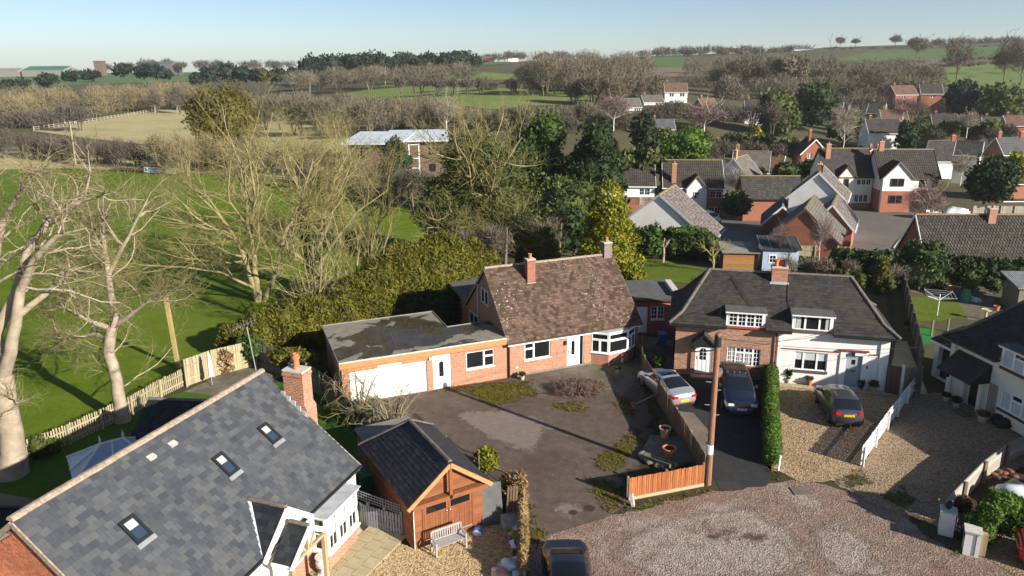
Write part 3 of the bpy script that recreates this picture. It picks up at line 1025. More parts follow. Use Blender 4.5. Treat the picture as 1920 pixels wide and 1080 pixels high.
# playing field and far fields
sheet('grass_field', [(-700, 1000), (-150, 930), (40, 838), (330, 705), (360, 690), (480, 640), (640, 585), (760, 470), (870, 430), (830, 400), (560, 340), (420, 326), (120, 316), (-300, 325)], 'grass_field', .006, 'bright green mown playing field behind the picket fence', step=6)
sheet('straw_strip', [(-300, 325), (120, 316), (420, 326), (560, 340), (560, 318), (300, 298), (60, 284), (-200, 288)], 'field_straw', .05, 'pale straw strip of rough grass behind the rail fence')
sheet('straw_field', [(60, 246), (200, 221), (290, 206), (360, 206), (450, 220), (560, 230), (690, 268), (650, 290), (430, 285), (280, 272), (150, 258)], 'field_straw', .12, 'pale straw coloured field on the low rise')
sheet('green_pasture', [(640, 178), (720, 160), (870, 164), (1130, 178), (1100, 192), (920, 206), (800, 196), (700, 190)], 'field_green', .15, 'green pasture in front of the dark hedge')
sheet('upper_pasture', [(770, 140), (860, 133), (1000, 143), (1000, 150), (850, 152)], 'field_green', .2, 'small green pasture under the pine wood')
sheet('far_meadow', [(-200, 168), (-200, 143), (120, 137), (370, 136), (400, 150), (210, 158)], 'field_far_green', .3, 'far flat green meadow at the left edge')
sheet('hill_field_upper', [(1480, 128), (1640, 96), (1800, 90), (2100, 88), (2100, 104), (1720, 112), (1640, 122)], 'field_far_green', .5, 'upper green field on the far hill')
sheet('hill_field_plough', [(1640, 122), (1720, 112), (2100, 104), (2100, 116), (1740, 122), (1660, 132)], 'ploughed', .5, 'brown field between two green fields on the far hill')
sheet('hill_field_lower', [(1660, 132), (1740, 122), (2100, 116), (2100, 168), (1860, 168), (1700, 152)], 'field_green', .4, 'large green field on the right hillside')
sheet('gap_field', [(1190, 106), (1290, 103), (1280, 126), (1190, 127)], 'field_far_green', .5, 'small green field between two woods')
sheet('brown_plot', [(1200, 127), (1280, 126), (1330, 145), (1210, 145)], 'ploughed', .4, 'brown plot below the small green field')
sheet('far_pale_field', [(870, 112), (960, 110), (960, 120), (890, 124)], 'field_far_green', .5, 'pale green field on the skyline')
# garden and yard grounds, each a few millimetres above the last
sheet('yard_soil', [(455, 700), (560, 610), (860, 545), (1180, 480), (1330, 470), (1700, 490), (2000, 520), (2200, 800), (2400, 1300), (300, 1400), (-500, 1100), (0, 860), (300, 730)], 'rough_ground', .004, 'rough earth between the gardens', step=400)
sheet('cottage_lawn', [(0, 905), (60, 850), (330, 738), (460, 720), (560, 715), (660, 800), (690, 880), (400, 1100), (-300, 1250)], 'grass_shade', .010, 'garden lawn coloured dark for shade behind the slate roofed house')
sheet('garden_terrace', [(345, 735), (480, 672), (560, 690), (500, 720), (420, 745)], 'patio_old', .014, 'stone terrace beside the tall pale fence')
sheet('driveway', [(640, 752), (955, 709), (1200, 664), (1315, 885), (1178, 945), (1135, 972), (1000, 1012), (985, 960), (900, 880), (780, 775)], 'drive_tarmac', .012, 'worn brown tarmac forecourt of the bungalow')
sheet('patio', [(960, 712), (1060, 692), (1200, 662), (1213, 690), (1165, 745), (1130, 720), (1000, 740)], 'patio_old', .017, 'old paving under the bay window', jit=.1)
sheet('lane', [(1000, 1012), (1135, 968), (1325, 925), (1445, 905), (1500, 898), (1620, 930), (1770, 1000), (2100, 1180), (2300, 1500), (700, 1500), (985, 1090)], 'lane_dirt', .010, 'pinkish stony unmade lane', jit=.15)
sheet('tarmac_drive', [(1205, 690), (1262, 702), (1456, 715), (1446, 880), (1438, 912), (1350, 918), (1330, 880), (1255, 760)], 'tarmac_dark', .016, 'dark tarmac drive with two parked cars', jit=.06)
sheet('concrete_strip', [(1205, 690), (1240, 705), (1262, 770), (1300, 775), (1335, 815), (1338, 855), (1318, 885)], 'concrete', .020, 'concrete strip along the long board fence')
sheet('gravel_drive', [(1457, 718), (1700, 745), (1612, 878), (1600, 900), (1500, 905), (1462, 885), (1440, 880)], 'gravel_tan', .016, 'tan gravel drive in front of the white house', jit=.08)
sheet('gravel_court', [(1612, 878), (1700, 742), (1790, 735), (1930, 830), (2000, 850), (1840, 900), (1765, 990), (1640, 945), (1560, 905)], 'gravel_brown', .019, 'brown gravel court in front of the cream house', jit=.1)
sheet('gravel_yard', [(560, 1100), (655, 985), (780, 1030), (905, 975), (985, 965), (990, 1110), (985, 1250), (500, 1250)], 'gravel_gold', .016, 'golden gravel yard before the timber garage', jit=.06)
sheet('red_car_court', [(1815, 1025), (1870, 985), (2050, 990), (2200, 1150), (1950, 1110)], 'gravel_brown', .022, 'shaded gravel court with a red car')
sheet('flower_bed', [(1775, 985), (1840, 905), (2000, 850), (2100, 900), (1990, 985), (1870, 985)], 'soil', .024, 'dark planting bed behind the rail fence')
sheet('back_lawn', [(1175, 525), (1190, 478), (1330, 505), (1330, 535), (1270, 530)], 'grass_lawn', .012, 'sunlit back lawn behind the bungalow', step=4)
sheet('side_passage', [(1665, 720), (1690, 745), (1740, 740), (1720, 690), (1700, 640), (1680, 640)], 'paving', .014, 'yellow paved passage beside the white house')
sheet('shaded_yard', [(1200, 665), (1262, 700), (1262, 640), (1190, 625)], 'patio_old', .014, 'dark paved yard between the two houses')
sheet('corner_lawn', [(1690, 560), (1740, 556), (1790, 562), (1815, 592), (1760, 602), (1712, 602)], 'grass_lawn', .014, 'small sunlit lawn with a rotary line', step=4)
sheet('corner_patio', [(1700, 545), (1780, 540), (1860, 545), (1870, 600), (1815, 600), (1790, 560), (1740, 554)], 'patio_old', .012, 'grey patio around the small lawn')
sheet('play_turf', [(1718, 615), (1755, 617), (1748, 645), (1712, 645)], 'artificial_grass', .017, 'bright artificial turf beside the garden fence')
sheet('village_road', [(1590, 392), (1700, 388), (1740, 400), (1760, 425), (1692, 450), (1675, 470), (1700, 500), (1585, 500), (1598, 430)], 'tarmac_road', .05, 'sunlit grey cul-de-sac between the far houses')
sheet('village_verge', [(1600, 392), (1690, 388), (1692, 400), (1610, 396)], 'grass_lawn', .09, 'green verge below the cream house')
sheet('village_green', [(1700, 432), (1740, 430), (1738, 448), (1696, 450)], 'grass_lawn', .09, 'green corner patch beside the cul-de-sac')
sheet('village_court', [(1345, 410), (1480, 410), (1470, 470), (1350, 462)], 'tarmac_road', .05, 'paved court between the brick garages')
# kerb of the cul-de-sac
kp = [G(*p) for p in ((1745, 428), (1712, 436), (1688, 450), (1676, 466), (1684, 480), (1702, 494))]
mb = MB()
for a, b in zip(kp[:-1], kp[1:]):
    mb.beam(a+Vector((0, 0, .04)), b+Vector((0, 0, .04)), .15, .22)
tag(mb.build('kerb', 'stone_pale'), kind='structure')
# moss and grass creeping over the edges of the forecourt
for k, (nm, q, mt, lab) in enumerate((('planting_strip', [(1190, 695), (1216, 688), (1262, 775), (1316, 888), (1180, 946), (1140, 930), (1170, 880), (1210, 830), (1212, 770)], 'strip_soil', 'dark mossy soil strip inside the long board fence'),
 ('gravel_spread', [(1165, 1000), (1240, 970), (1330, 945), (1440, 955), (1500, 1000), (1520, 1090), (1250, 1100), (1150, 1050)], 'lane_gravel', 'pale gravel spread over the middle of the lane'),
 ('gravel_spread', [(1500, 985), (1580, 975), (1660, 1030), (1680, 1090), (1540, 1090)], 'lane_gravel', 'smaller pale gravel spread at the right of the lane'),
 ('damp_patch', [(1265, 1015), (1330, 998), (1430, 990), (1450, 1005), (1380, 1025), (1290, 1030)], 'lane_dark', 'dark damp hollow in the lane'),
 ('worn_patch', [(1030, 950), (1090, 930), (1130, 945), (1110, 975), (1020, 1000)], 'drive_pale', 'pale worn patch at the mouth of the forecourt'),
 ('worn_patch', [(830, 770), (960, 760), (1060, 800), (1000, 860), (900, 830)], 'drive_pale', 'pale worn patch in the middle of the forecourt'))):
    sheet(nm, q, mt, .0155+.001*k, lab, 'stuff', jit=.3, seed=60+k, soft=1.2, step=.5)
moss = [[(1110, 862), (1150, 835), (1190, 800), (1215, 815), (1190, 850), (1160, 885), (1120, 885)], [(1100, 895), (1150, 900), (1180, 945), (1140, 965), (1108, 925)],
        [(800, 735), (880, 720), (1000, 715), (1010, 740), (930, 765), (870, 735)], [(985, 960), (1000, 945), (1012, 985), (1030, 1005), (1015, 1020), (995, 1015)],
        [(1030, 757), (1090, 752), (1110, 770), (1060, 775)], [(1140, 755), (1185, 745), (1195, 790), (1165, 775)], [(1000, 1018), (1035, 1010), (1045, 1022), (1005, 1040)]]
for k, q in enumerate(moss):
    sheet('moss', q, 'moss', .021+.0006*k, 'olive moss creeping over the edge of the forecourt', 'stuff', jit=.25, seed=k, soft=.6, step=.4)
verges = [[(1150, 970), (1180, 946), (1330, 918), (1345, 925), (1300, 935), (1190, 962)], [(1440, 880), (1462, 885), (1470, 905), (1448, 905)], [(1560, 905), (1610, 878), (1640, 905), (1600, 918)],
          [(1685, 965), (1770, 985), (1830, 1030), (1790, 1045), (1730, 1000)], [(1190, 700), (1215, 690), (1295, 850), (1265, 880), (1230, 800)], [(1640, 930), (1690, 912), (1720, 940), (1690, 955)]]
for k, q in enumerate(verges):
    sheet('verge', q, 'verge', .027+.0006*k, 'thin mossy grass verge', 'stuff', jit=.2, seed=20+k, soft=.5, step=.4)
# sparse tufts and stones on the verges, mossy edges, gravel and lane
def scatter(name, polys, n, mk, mat, label, seed=5):
    rg = random.Random(seed)
    vs_, fs = [], []
    for poly in polys:
        w = [G(*p) for p in poly]
        pl = [(p.x, p.y) for p in w]
        x0, x1 = min(p[0] for p in pl), max(p[0] for p in pl)
        y0, y1 = min(p[1] for p in pl), max(p[1] for p in pl)
        area = abs(sum(pl[i][0]*pl[(i+1) % len(pl)][1]-pl[(i+1) % len(pl)][0]*pl[i][1] for i in range(len(pl))))/2
        k, tries = int(n*area), 0
        while k > 0 and tries < n*area*6:
            tries += 1
            x, y = rg.uniform(x0, x1), rg.uniform(y0, y1)
            if inpoly(x, y, pl):
                k -= 1
                a, b = mk(rg, x, y)
                o = len(vs_)
                vs_ += a
                fs += [tuple(i+o for i in f) for f in b]
    me = bpy.data.meshes.new(name)
    me.from_pydata(vs_, [], fs)
    me.materials.append(MATS[mat])
    return tag(obj(name, me), label, kind='stuff')
def tuft(rg, x, y, h=.09):
    a, b = [], []
    for i in range(3):
        t = rg.uniform(0, 6.28)
        dx, dy = math.cos(t), math.sin(t)
        hh = h*rg.uniform(.5, 1.6)
        k = len(a)
        a += [(x-dy*.03, y+dx*.03, .015), (x+dy*.03, y-dx*.03, .015), (x+dx*hh*.8, y+dy*hh*.8, hh)]
        b.append((k, k+1, k+2))
    return a, b
def stone(rg, x, y, lo=.015, hi=.045):
    s = rg.uniform(lo, hi)
    t = rg.uniform(0, 6.28)
    c, n_ = math.cos(t)*s, math.sin(t)*s
    z = .022
    a = [(x+c, y+n_, z), (x-n_*.8, y+c*.8, z), (x-c, y-n_, z), (x+n_*.8, y-c*.8, z), (x+c*.1, y, z+s*.9)]
    return a, [(0, 1, 4), (1, 2, 4), (2, 3, 4), (3, 0, 4)]
scatter('moss_tuft', moss+verges, 34, tuft, 'moss_tuft', 'small mossy tufts on the verges and forecourt edge')
scatter('lane_stone', [[(1180, 985), (1400, 935), (1480, 960), (1560, 1080), (1150, 1085)], [(1450, 915), (1600, 940), (1700, 1000), (1760, 1075), (1500, 1060)]], 9, lambda r, x, y: stone(r, x, y, .01, .028), 'stone_pale', 'loose pale stones on the lane', 8)
scatter('forecourt_grit', [[(800, 760), (950, 745), (1150, 775), (1170, 830), (1080, 880), (1100, 960), (1010, 990), (900, 870)]], 1.2, lambda r, x, y: stone(r, x, y, .008, .022), 'stone_pale', 'pale grit lying on the forecourt', 9)
scatter('gravel_stone', [[(1470, 740), (1680, 745), (1612, 872), (1480, 890)]], 22, lambda r, x, y: stone(r, x, y, .01, .03), 'gravel_tan', 'loose stones of the gravel drive', 10)
scatter('yard_stone', [[(690, 1000), (780, 1035), (905, 985), (980, 975), (985, 1080), (640, 1080)]], 40, lambda r, x, y: stone(r, x, y, .01, .026), 'gravel_gold', 'loose golden gravel of the yard', 11)
# iron covers and slabs let into the ground
for (p, label) in (((1105, 954), 'larger round iron cover at the mouth of the forecourt'), ((1075, 962), 'smaller round iron cover at the mouth of the forecourt')):
    c = G(*p)
    t = thing('drain_cover', label, 'drain cover', (c.x, c.y, .013))
    MB().lathe([(.30 if p[0] > 1090 else .22, 0), (.30 if p[0] > 1090 else .22, .012)], 18).build('rim', 'dark_sill', t)
    MB().lathe([(.24 if p[0] > 1090 else .17, .013), (.24 if p[0] > 1090 else .17, .016)], 18).build('lid', 'soil', t)
c = G(1503, 922)
tag(MB().box(-.42, -.3, 0, .42, .3, .05).build('inspection_cover', 'concrete'), 'pale rectangular cover set in the lane', 'drain cover').location = (c.x, c.y, .0)
# stepping path of slabs by the slate roofed house, each slab its own piece
a = G(645, 1075); b = G(722, 1002)
pd = (b-a).normalized(); pn = Vector((pd.y, -pd.x, 0))
path = thing('paved_path', 'yellow slab path from the grey gate to the slate house', 'path', (a.x, a.y, 0))
me_s = MB().box(-.29, -.29, 0, .29, .29, .045).build('slab', 'paving', path)
first = True
ang = math.atan2(pd.y, pd.x)
for r_ in range(-2, 10):
    for c_ in range(-1, 2):
        o = me_s if first else me_s.copy()
        if not first:
            COL.objects.link(o); o.parent = path
        first = False
        q = pd*(r_*.61+(c_ % 2)*.3)+pn*(c_*.61)
        o.location = (q.x, q.y, rnd.uniform(0, .008))
        o.rotation_euler = (rnd.gauss(0, .008), rnd.gauss(0, .008), ang)
# slab row at the front of the white house
# ------------------------------------------------------------------ the bungalow with its flat roofed garage wing
def slope(parent, a, b, c, d, mat, tw, course, th=.02, seed=1, name='tiles', deck='felt_dark', jit=.004, under=.10):
    """tiled roof slope: a,b eave left/right, c,d top right/left"""
    a, b, c, d = (Vector(q) for q in (a, b, c, d))
    U = (b-a).normalized()
    V = ((d-a)-U*((d-a).dot(U))).normalized()
    n = U.cross(V)
    S = (d-a).dot(V)
    L = (b-a).length
    dl, cl = (d-a).dot(U), (c-a).dot(U)
    u0 = min(0, dl); u1 = max(L, cl)
    ins = lambda u, v: dl*v/S-.03 <= u+u0 <= L+(cl-L)*v/S+.03
    poly = [a, b, c, d] if (c-d).length > 1e-4 else [a, b, c]
    MB().extr(poly, -n*under).build('roof_deck', deck, parent)
    if tw:
        tile_part(name, mat, parent, a+U*u0+n*.004, U, V, u1-u0, S, tw, course, th, ins, seed, jit)
def chimney(parent, x, y, z0, z1, wx, wy, mat, pots=1, pot_m='terracotta', cap='stone_pale', flash=True, pot_h=.32):
    mb = MB().box(x-wx/2, y-wy/2, z0, x+wx/2, y+wy/2, z1-.16)
    mb.box(x-wx/2-.04, y-wy/2-.04, z1-.158, x+wx/2+.04, y+wy/2+.04, z1-.06)
    ch = mb.build('chimney', mat, parent)
    MB().box(x-wx/2-.02, y-wy/2-.02, z1-.058, x+wx/2+.02, y+wy/2+.02, z1).build('chimney_cap', cap, ch)
    for i in range(pots):
        px_ = x+(i-(pots-1)/2)*.3
        MB().lathe([(.13, 0), (.11, .06), (.10, pot_h-.06), (.125, pot_h-.05), (.125, pot_h), (.08, pot_h), (.08, pot_h-.08)], 12, (px_, y, z1)).build('chimney_pot', pot_m, ch)
    return ch
bg_ = thing('bungalow', 'red brick bungalow with brown mossy tiled roof and flat roofed garage wing', 'house', (-.26, 41.71, 0), .38)
BW, BD, BR = 9.1, 3.88, 6.0
fr = frame_of((0, 0), (BW, 0))
mb = MB()
mb.wall((0, 0), (BW, 0), 0, 2.5, [(1.07, 2.81, .98, 2.13), (3.97, 5.17, 0.02, 2.17)])
mb.wall((BW, 2*BD), (0, 2*BD), 0, 2.5)
gpoly = lambda x: [Vector((x, 0, 0)), Vector((x, 2*BD, 0)), Vector((x, 2*BD, 2.45)), Vector((x, BD, BR-.12)), Vector((x, 0, 2.45))]
mb.quad(*reversed(gpoly(0))); mb.quad(*gpoly(BW))
mb.build('wall', 'brick_orange', bg_)
wbox(MB(), fr, .0, BW, .0, .03, -.02, .14).build('plinth', 'brick_grey', bg_)
window(bg_, fr, 1.07, 2.81, .98, 2.13, [(0, .36, .62, 1), (0, .36, 0, .62), (.36, 1, 0, 1)], sill=('upvc', .05))
door(bg_, fr, 3.97, 4.83, .02, 2.17, glass=(.36, .66, .38, .82, True, 0, 0))
window(bg_, fr, 4.84, 5.17, .02, 2.17, [(0, 1, 0, 1)], b=.05, name='sidelight')
# canted bay
bay = [(5.68, 0), (6.55, -.72), (8.02, -.60), (8.9, 0)]
mb = MB()
for a, b in zip(bay[:-1], bay[1:]):
    mb.wall(a, b, 0, .80)
mb.prism(bay, .78, .82)
mb.build('bay_base', 'brick_orange', bg_)
for k, (a, b) in enumerate(zip(bay[:-1], bay[1:])):
    f2 = frame_of(a, b)
    L = (Vector(b)-Vector(a)).length
    ls = [(0, .5, 0, .68), (.5, 1, 0, .68), (0, 1, .68, 1)] if k != 1 else [(0, 1, 0, .66), (0, 1, .66, 1)]
    window(bg_, f2, .02, L-.02, .84, 2.12, ls, b=.07, k=.02, name='bay_window')
    wbox(MB(), f2, -.03, L+.03, -.05, .09, .79, .85).build('sill', 'upvc', bg_)
    wbox(MB(), f2, -.03, L+.03, -.02, .08, 2.12, 2.24).build('bay_fascia', 'upvc', bg_)
MB().prism([(5.6, .05), (6.5, -.8), (8.07, -.68), (8.98, .05)], 2.25, 2.29).build('bay_roof', 'lead', bg_)
# left gable windows
fl = frame_of((0, 2*BD), (0, 0))
window(bg_, fl, 2.98, 4.3, 3.55, 4.55, [(0, .5, 0, 1), (.5, 1, 0, 1)], k=.05)
window(bg_, fl, .45, 2.2, 1.15, 2.2, [(0, .5, 0, 1), (.5, 1, 0, 1)], k=.05)
MB().tube((-.06, 2*BD-2.35, .1), (-.06, 2*BD-2.35, 4.6), .055).build('soil_pipe', 'stone_pale', bg_)
# main roof
e0, e1, r0, r1 = (-.14, -.32, 2.36), (BW+.16, -.32, 2.36), (-.14, BD, BR+.03), (BW+.16, BD, BR+.03)
slope(bg_, e0, e1, r1, r0, 'tile_brown_mesh', .235, .205, .035, 3, jit=.012)
slope(bg_, (BW+.16, 2*BD+.32, 2.36), (-.14, 2*BD+.32, 2.36), r0, r1, 'tile_brown_mesh', .26, .25, .03, 4)
ridge_tiles(bg_, (-.1, BD, BR+.06), (BW+.12, BD, BR+.06), .12, 'ridge_buff', .34)
MB().box(-.14, -.30, 2.17, BW+.16, -.27, 2.33).build('fascia', 'upvc', bg_)
MB().box(-.14, -.268, 2.17, BW+.16, -.01, 2.19).build('soffit', 'upvc', bg_)
MB().beam((-.1, -.37, 2.33), (BW+.14, -.37, 2.33), .1, .06).build('gutter', 'dark_sill', bg_)
for x in (.03, BW-.18):
    MB().tube((x, -.06, .05), (x, -.06, 2.2), .035).build('downpipe', 'black_plastic', bg_)
for sx in (-.145, BW+.162):
    for y in (-.3, 2*BD+.3):
        MB().beam((sx, y, 2.31), (sx, BD, BR-.04), .03, .14).build('verge_board', 'ridge_buff', bg_)
chimney(bg_, 2.72, 3.0, 4.6, 6.62, .55, .5, 'brick_red', 1)
chimney(bg_, 8.8, BD, 5.6, 6.95, .58, .5, 'brick_grey', 1)
for x, y, z in ((2.72, 3.0, 4.72),):
    MB().box(x-.3, y-.30, z+.02, x+.3, y-.26, z+.35).build('flashing', 'lead', bg_)
# wall lantern and vent
wbox(MB(), fr, 3.76, 3.9, .005, .12, 1.62, 1.88).build('wall_lantern', 'black_plastic', bg_)
wbox(MB(), fr, 3.42, 3.62, .002, .01, 1.98, 2.12).build('air_vent', 'dark_sill', bg_)
wbox(MB(), fr, .44, .66, .002, .01, .55, .72).build('air_brick', 'stone_pot', bg_)
# garage wing
gx0, gx1, gy0 = -10.18, -.02, .08
fg = frame_of((gx0+.14, gy0), (gx1, gy0))
off = .14
mb = MB()
gd = (.55-off+.02, 5.05-off, .02, 1.95)
mb.wall((gx0+.14, gy0), (gx1, gy0), 0, 2.45, [gd, (5.42-off, 6.5-off, .02, 2.2), (7.48-off, 9.27-off, .97, 2.05)], .14)
mb.wall((gx0+.14, 6.3), (gx0+.14, gy0), 0, 2.5)
mb.wall((-2.95, 6.3), (gx0+.14, 6.3), 0, 2.5)
mb.wall((-2.95, 3.0), (-2.95, 6.3), 0, 2.5)
mb.wall((-.02, 3.0), (-2.95, 3.0), 0, 2.5)
mb.build('garage_wall', 'brick_orange', bg_)
wbox(MB(), fg, gd[0], gd[1], -.12, -.07, .03, gd[3]-.01).build('garage_door', 'white_paint', bg_)
g = MB()
for i in range(1, 12):
    u = gd[0]+(gd[1]-gd[0])*i/12
    wbox(g, fg, u-.012, u+.012, -.069, -.058, .06, gd[3]-.04)
g.build('door_rib', 'white_paint', bg_)
door(bg_, fg, 5.42-off, 6.5-off, .02, 2.2, glass=(.34, .62, .36, .80, True, 0, 0))
window(bg_, fg, 7.48-off, 9.27-off, .97, 2.05, [(0, .64, 0, 1), (.64, 1, .62, 1), (.64, 1, 0, .62)], sill=('upvc', .05))
roofp = [(gx0, -.17), (gx1+.0, -.17), (gx1, 3.16), (-2.94, 3.16), (-2.94, 6.47), (gx0, 6.47)]
MB().prism(roofp, 2.5, 2.68).build('flat_roof', 'wet_roof', bg_)
MB().box(gx0-.005, -.205, 2.30, gx1-.16, -.173, 2.66).build('garage_fascia', 'timber_fascia', bg_)
MB().box(gx0-.005, -.209, 2.66, gx1-.16, -.14, 2.73).build('roof_edge', 'stone_pale', bg_)
mb = MB()
mb.box(gx0-.04, -.17, 2.55, gx0-.003, 6.5, 2.74); mb.box(gx0, 6.473, 2.55, -2.9, 6.51, 2.74); mb.box(-2.94+.003, 3.2, 2.55, -2.90, 6.47, 2.74); mb.box(-2.9, 3.163, 2.55, gx1, 3.2, 2.74)
mb.build('roof_kerb', 'felt_pale', bg_)
wbox(MB(), fg, gd[0]-.3, gd[1]+.1, .002, .03, gd[3]+.02, 2.22).build('lintel_board', 'timber_fascia', bg_)
wbox(MB(), fg, 5.03, 5.17, .005, .15, 2.02, 2.16).build('flood_light', 'white_paint', bg_)
wbox(MB(), fg, 2.0, 3.4, .033, .045, 2.0, 2.14).build('name_board', 'stone_pale', bg_)
# rear flat roofed extension
mb = MB()
mb.wall((.02, 2*BD+4.7), (.02, 2*BD), 0, 2.75); mb.wall((5, 2*BD+4.7), (.02, 2*BD+4.7), 0, 2.75); mb.wall((5, 2*BD), (5, 2*BD+4.7), 0, 2.75)
mb.build('extension_wall', 'brick_orange', bg_)
MB().box(-.15, 2*BD-.1, 2.76, 5.15, 2*BD+4.85, 2.95).build('extension_roof', 'felt', bg_)
MB().box(-.19, 2*BD-.1, 2.72, -.153, 2*BD+4.9, 2.99).build('extension_fascia', 'felt_pale', bg_)

# ------------------------------------------------------------------ the pair of semi-detached houses
def semi(name, label, loc, rz, dorm=()):
    t = thing(name, label, 'house', loc, rz)
    W_, D_, E_, HR = 12.0, 5.4, 3.55, 6.08
    lo, br, tp = (-.42, 3.42), (.32, 3.95), (1.86, HR)      # distance in from wall line, height: eave, bell-cast break, ridge end
    f = frame_of((0, 0), (W_, 0))
    rm = 'slate_semi'
    def q(xi, yi, z, sx, sy):
        return Vector((xi if sx < 0 else W_-xi, yi if sy < 0 else D_-yi, z))
    ym = D_/2
    for sy in (-1, 1):
        E0, E1 = q(lo[0], lo[0], lo[1], -1, sy), q(lo[0], lo[0], lo[1], 1, sy)
        K0, K1 = q(br[0], br[0], br[1], -1, sy), q(br[0], br[0], br[1], 1, sy)
        T0, T1 = Vector((tp[0], ym, HR)), Vector((W_-tp[0], ym, HR))
        if sy > 0:
            E0, E1, K0, K1, T0, T1 = E1, E0, K1, K0, T1, T0
        if sy < 0 and dorm:            # the dormers cut through the front eave
            cuts = [E0.x]+[v for a, b in dorm for v in (a-.15, b+.15)]+[E1.x]
            for x0, x1 in zip(cuts[::2], cuts[1::2]):
                e0, e1 = Vector((x0, E0.y, E0.z)), Vector((x1, E0.y, E0.z))
                slope(t, e0, e1, K1 if x1 == E1.x else Vector((x1, K0.y, K0.z)), K0 if x0 == E0.x else Vector((x0, K0.y, K0.z)), rm, .26, .2, .014, 5)
                MB().beam((x0, -.5, 3.38), (x1, -.5, 3.38), .1, .08).build('gutter', 'black_plastic', t)
                MB().box(max(x0, -.38), -.44, 3.26, min(x1, 12.38), -.005, 3.34).build('soffit', 'dark_brown', t)
        else:
            slope(t, E0, E1, K1, K0, rm, .26, .2, .014, 5)
        slope(t, K0, K1, T1, T0, rm, .26, .2, .014, 6)
    for sx in (-1, 1):
        E0, E1 = q(lo[0], lo[0], lo[1], sx, 1), q(lo[0], lo[0], lo[1], sx, -1)
        K0, K1 = q(br[0], br[0], br[1], sx, 1), q(br[0], br[0], br[1], sx, -1)
        T = Vector((tp[0] if sx < 0 else W_-tp[0], ym, HR))
        if sx > 0:
            E0, E1, K0, K1 = E1, E0, K1, K0
        slope(t, E0, E1, K1, K0, rm, .26, .2, .014, 7)
        slope(t, K0, K1, T, T, rm, .26, .2, .014, 8)
        for a, b in ((E0, K0), (K0, T), (E1, K1), (K1, T)):
            ridge_tiles(t, a+Vector((0, 0, .04)), b+Vector((0, 0, .04)), .11, 'ridge_dark', .33, 'hip_tile')
    ridge_tiles(t, (tp[0], ym, HR+.03), (W_-tp[0], ym, HR+.03), .11, 'ridge_dark', .33)
    return t, f
st, f = semi('semi_detached_pair', 'pair of semi-detached cottages, left half brick and right half white', (10.0, 42.19, 0), -.24, [(3.05, 5.0), (6.78, 8.75)])
WB = 5.92
for (mat, u0, u1, holes, nm) in (('brick_multi', 0, WB, [(3.1, 5.02, .88, 2.03), (1.24, 2.22, .12, 2.0)], 'brick_wall'), ('render_white', WB, 12, [(6.95, 8.78, .94, 2.06), (9.8, 10.65, .1, 2.07)], 'white_wall')):
    mb = MB()
    mb.wall((u0, 0), (u1, 0), 0, 3.5, [(a-u0, b-u0, c, e) for a, b, c, e in holes])
    if u0 == 0:
        mb.wall((0, 5.4), (0, 0), 0, 3.5)
    else:
        mb.wall((12, 0), (12, 5.4), 0, 3.5)
    mb.wall((u1, 5.4), (u0, 5.4), 0, 3.5)
    mb.build(nm, mat, st)
for (u0, u1, z0, z1, lights, cm, sl, ex) in (
    (3.05, 5.0, 3.42, 4.26, [(0, .27, 0, 1, 1, 2), (.27, .52, 0, 1, 1, 2), (.52, .77, 0, 1, 1, 2), (.77, 1, 0, 1, 1, 2)], 'brick_multi', ('red_sill', .12), None),
    (6.78, 8.75, 3.48, 4.34, [(0, .29, 0, 1, 0, 0), (.29, .69, 0, 1), (.69, 1, 0, 1, 0, 0)], 'render_white', ('dark_sill', .14), [(.02, .2, 0, 1, 'curtain'), (.83, .98, 0, 1, 'curtain')])):
    w = window(st, f, u0, u1, z0, z1, lights, k=.06, sill=None, name='dormer_window', extra=ex)
    wbox(MB(), f, u0-.08, u1+.08, .003, .13, z0-sl[1], z0-.004).build('sill', sl[0], st)
    for a in (u0-.14, u1+.003):
        wbox(MB(), f, a, a+.137, -1.5, .05, z0, z1).build('dormer_cheek', 'white_paint', st)
    wbox(MB(), f, u0-.22, u1+.22, -1.7, .30, z1+.12, z1+.17).build('dormer_roof', 'felt', st)
    wbox(MB(), f, u0-.2, u1+.2, -1.6, .27, z1+.004, z1+.118).build('dormer_fascia', 'white_paint', st)
window(st, f, 3.1, 5.02, .88, 2.03, [(0, .26, 0, 1, 1, 3), (.26, .52, 0, .72, 1, 2), (.52, .78, 0, .72, 1, 2), (.26, .52, .72, 1, 1, 0), (.52, .78, .72, 1, 1, 0), (.78, 1, 0, 1, 1, 3)], sill=('red_sill', .1), gm='glass', extra=[(.03, .24, 0, .95, 'curtain'), (.29, .5, .04, .7, 'curtain'), (.55, .75, .04, .7, 'curtain')])
window(st, f, 6.95, 8.78, .94, 2.06, [(0, .28, 0, 1), (.28, .69, 0, 1), (.69, 1, 0, 1)], sill=('dark_sill', .15), extra=[(.0, .28, .5, 1, 'blind'), (.28, .69, .5, 1, 'blind'), (.69, 1, .5, 1, 'blind')])
door(st, f, 1.24, 2.22, .12, 2.0, glass=(.25, .68, .5, .9, True, 1, 2), panels=3)
door(st, f, 9.8, 10.65, .1, 2.07, mat='door_grey', fm='door_grey', glass=(.36, .62, .72, .87, False, 0, 0))
mb = MB()
wbox(mb, f, 9.45, 9.78, .003, .07, .02, 2.36); wbox(mb, f, 10.67, 10.9, .003, .07, .02, 2.36); wbox(mb, f, 9.78, 10.67, .003, .07, 2.1, 2.36)
mb.build('door_surround', 'render_white', st)
wbox(MB(), f, 9.38, 10.97, .003, .16, 2.362, 2.44).build('door_hood', 'maroon', st)
mb = MB()
wbox(mb, f, 6.1, 9.37, .003, .05, 2.18, 2.24); wbox(mb, f, 10.98, 11.5, .003, .05, 2.18, 2.24)
mb.build('string_course', 'maroon', st)
mb = MB()
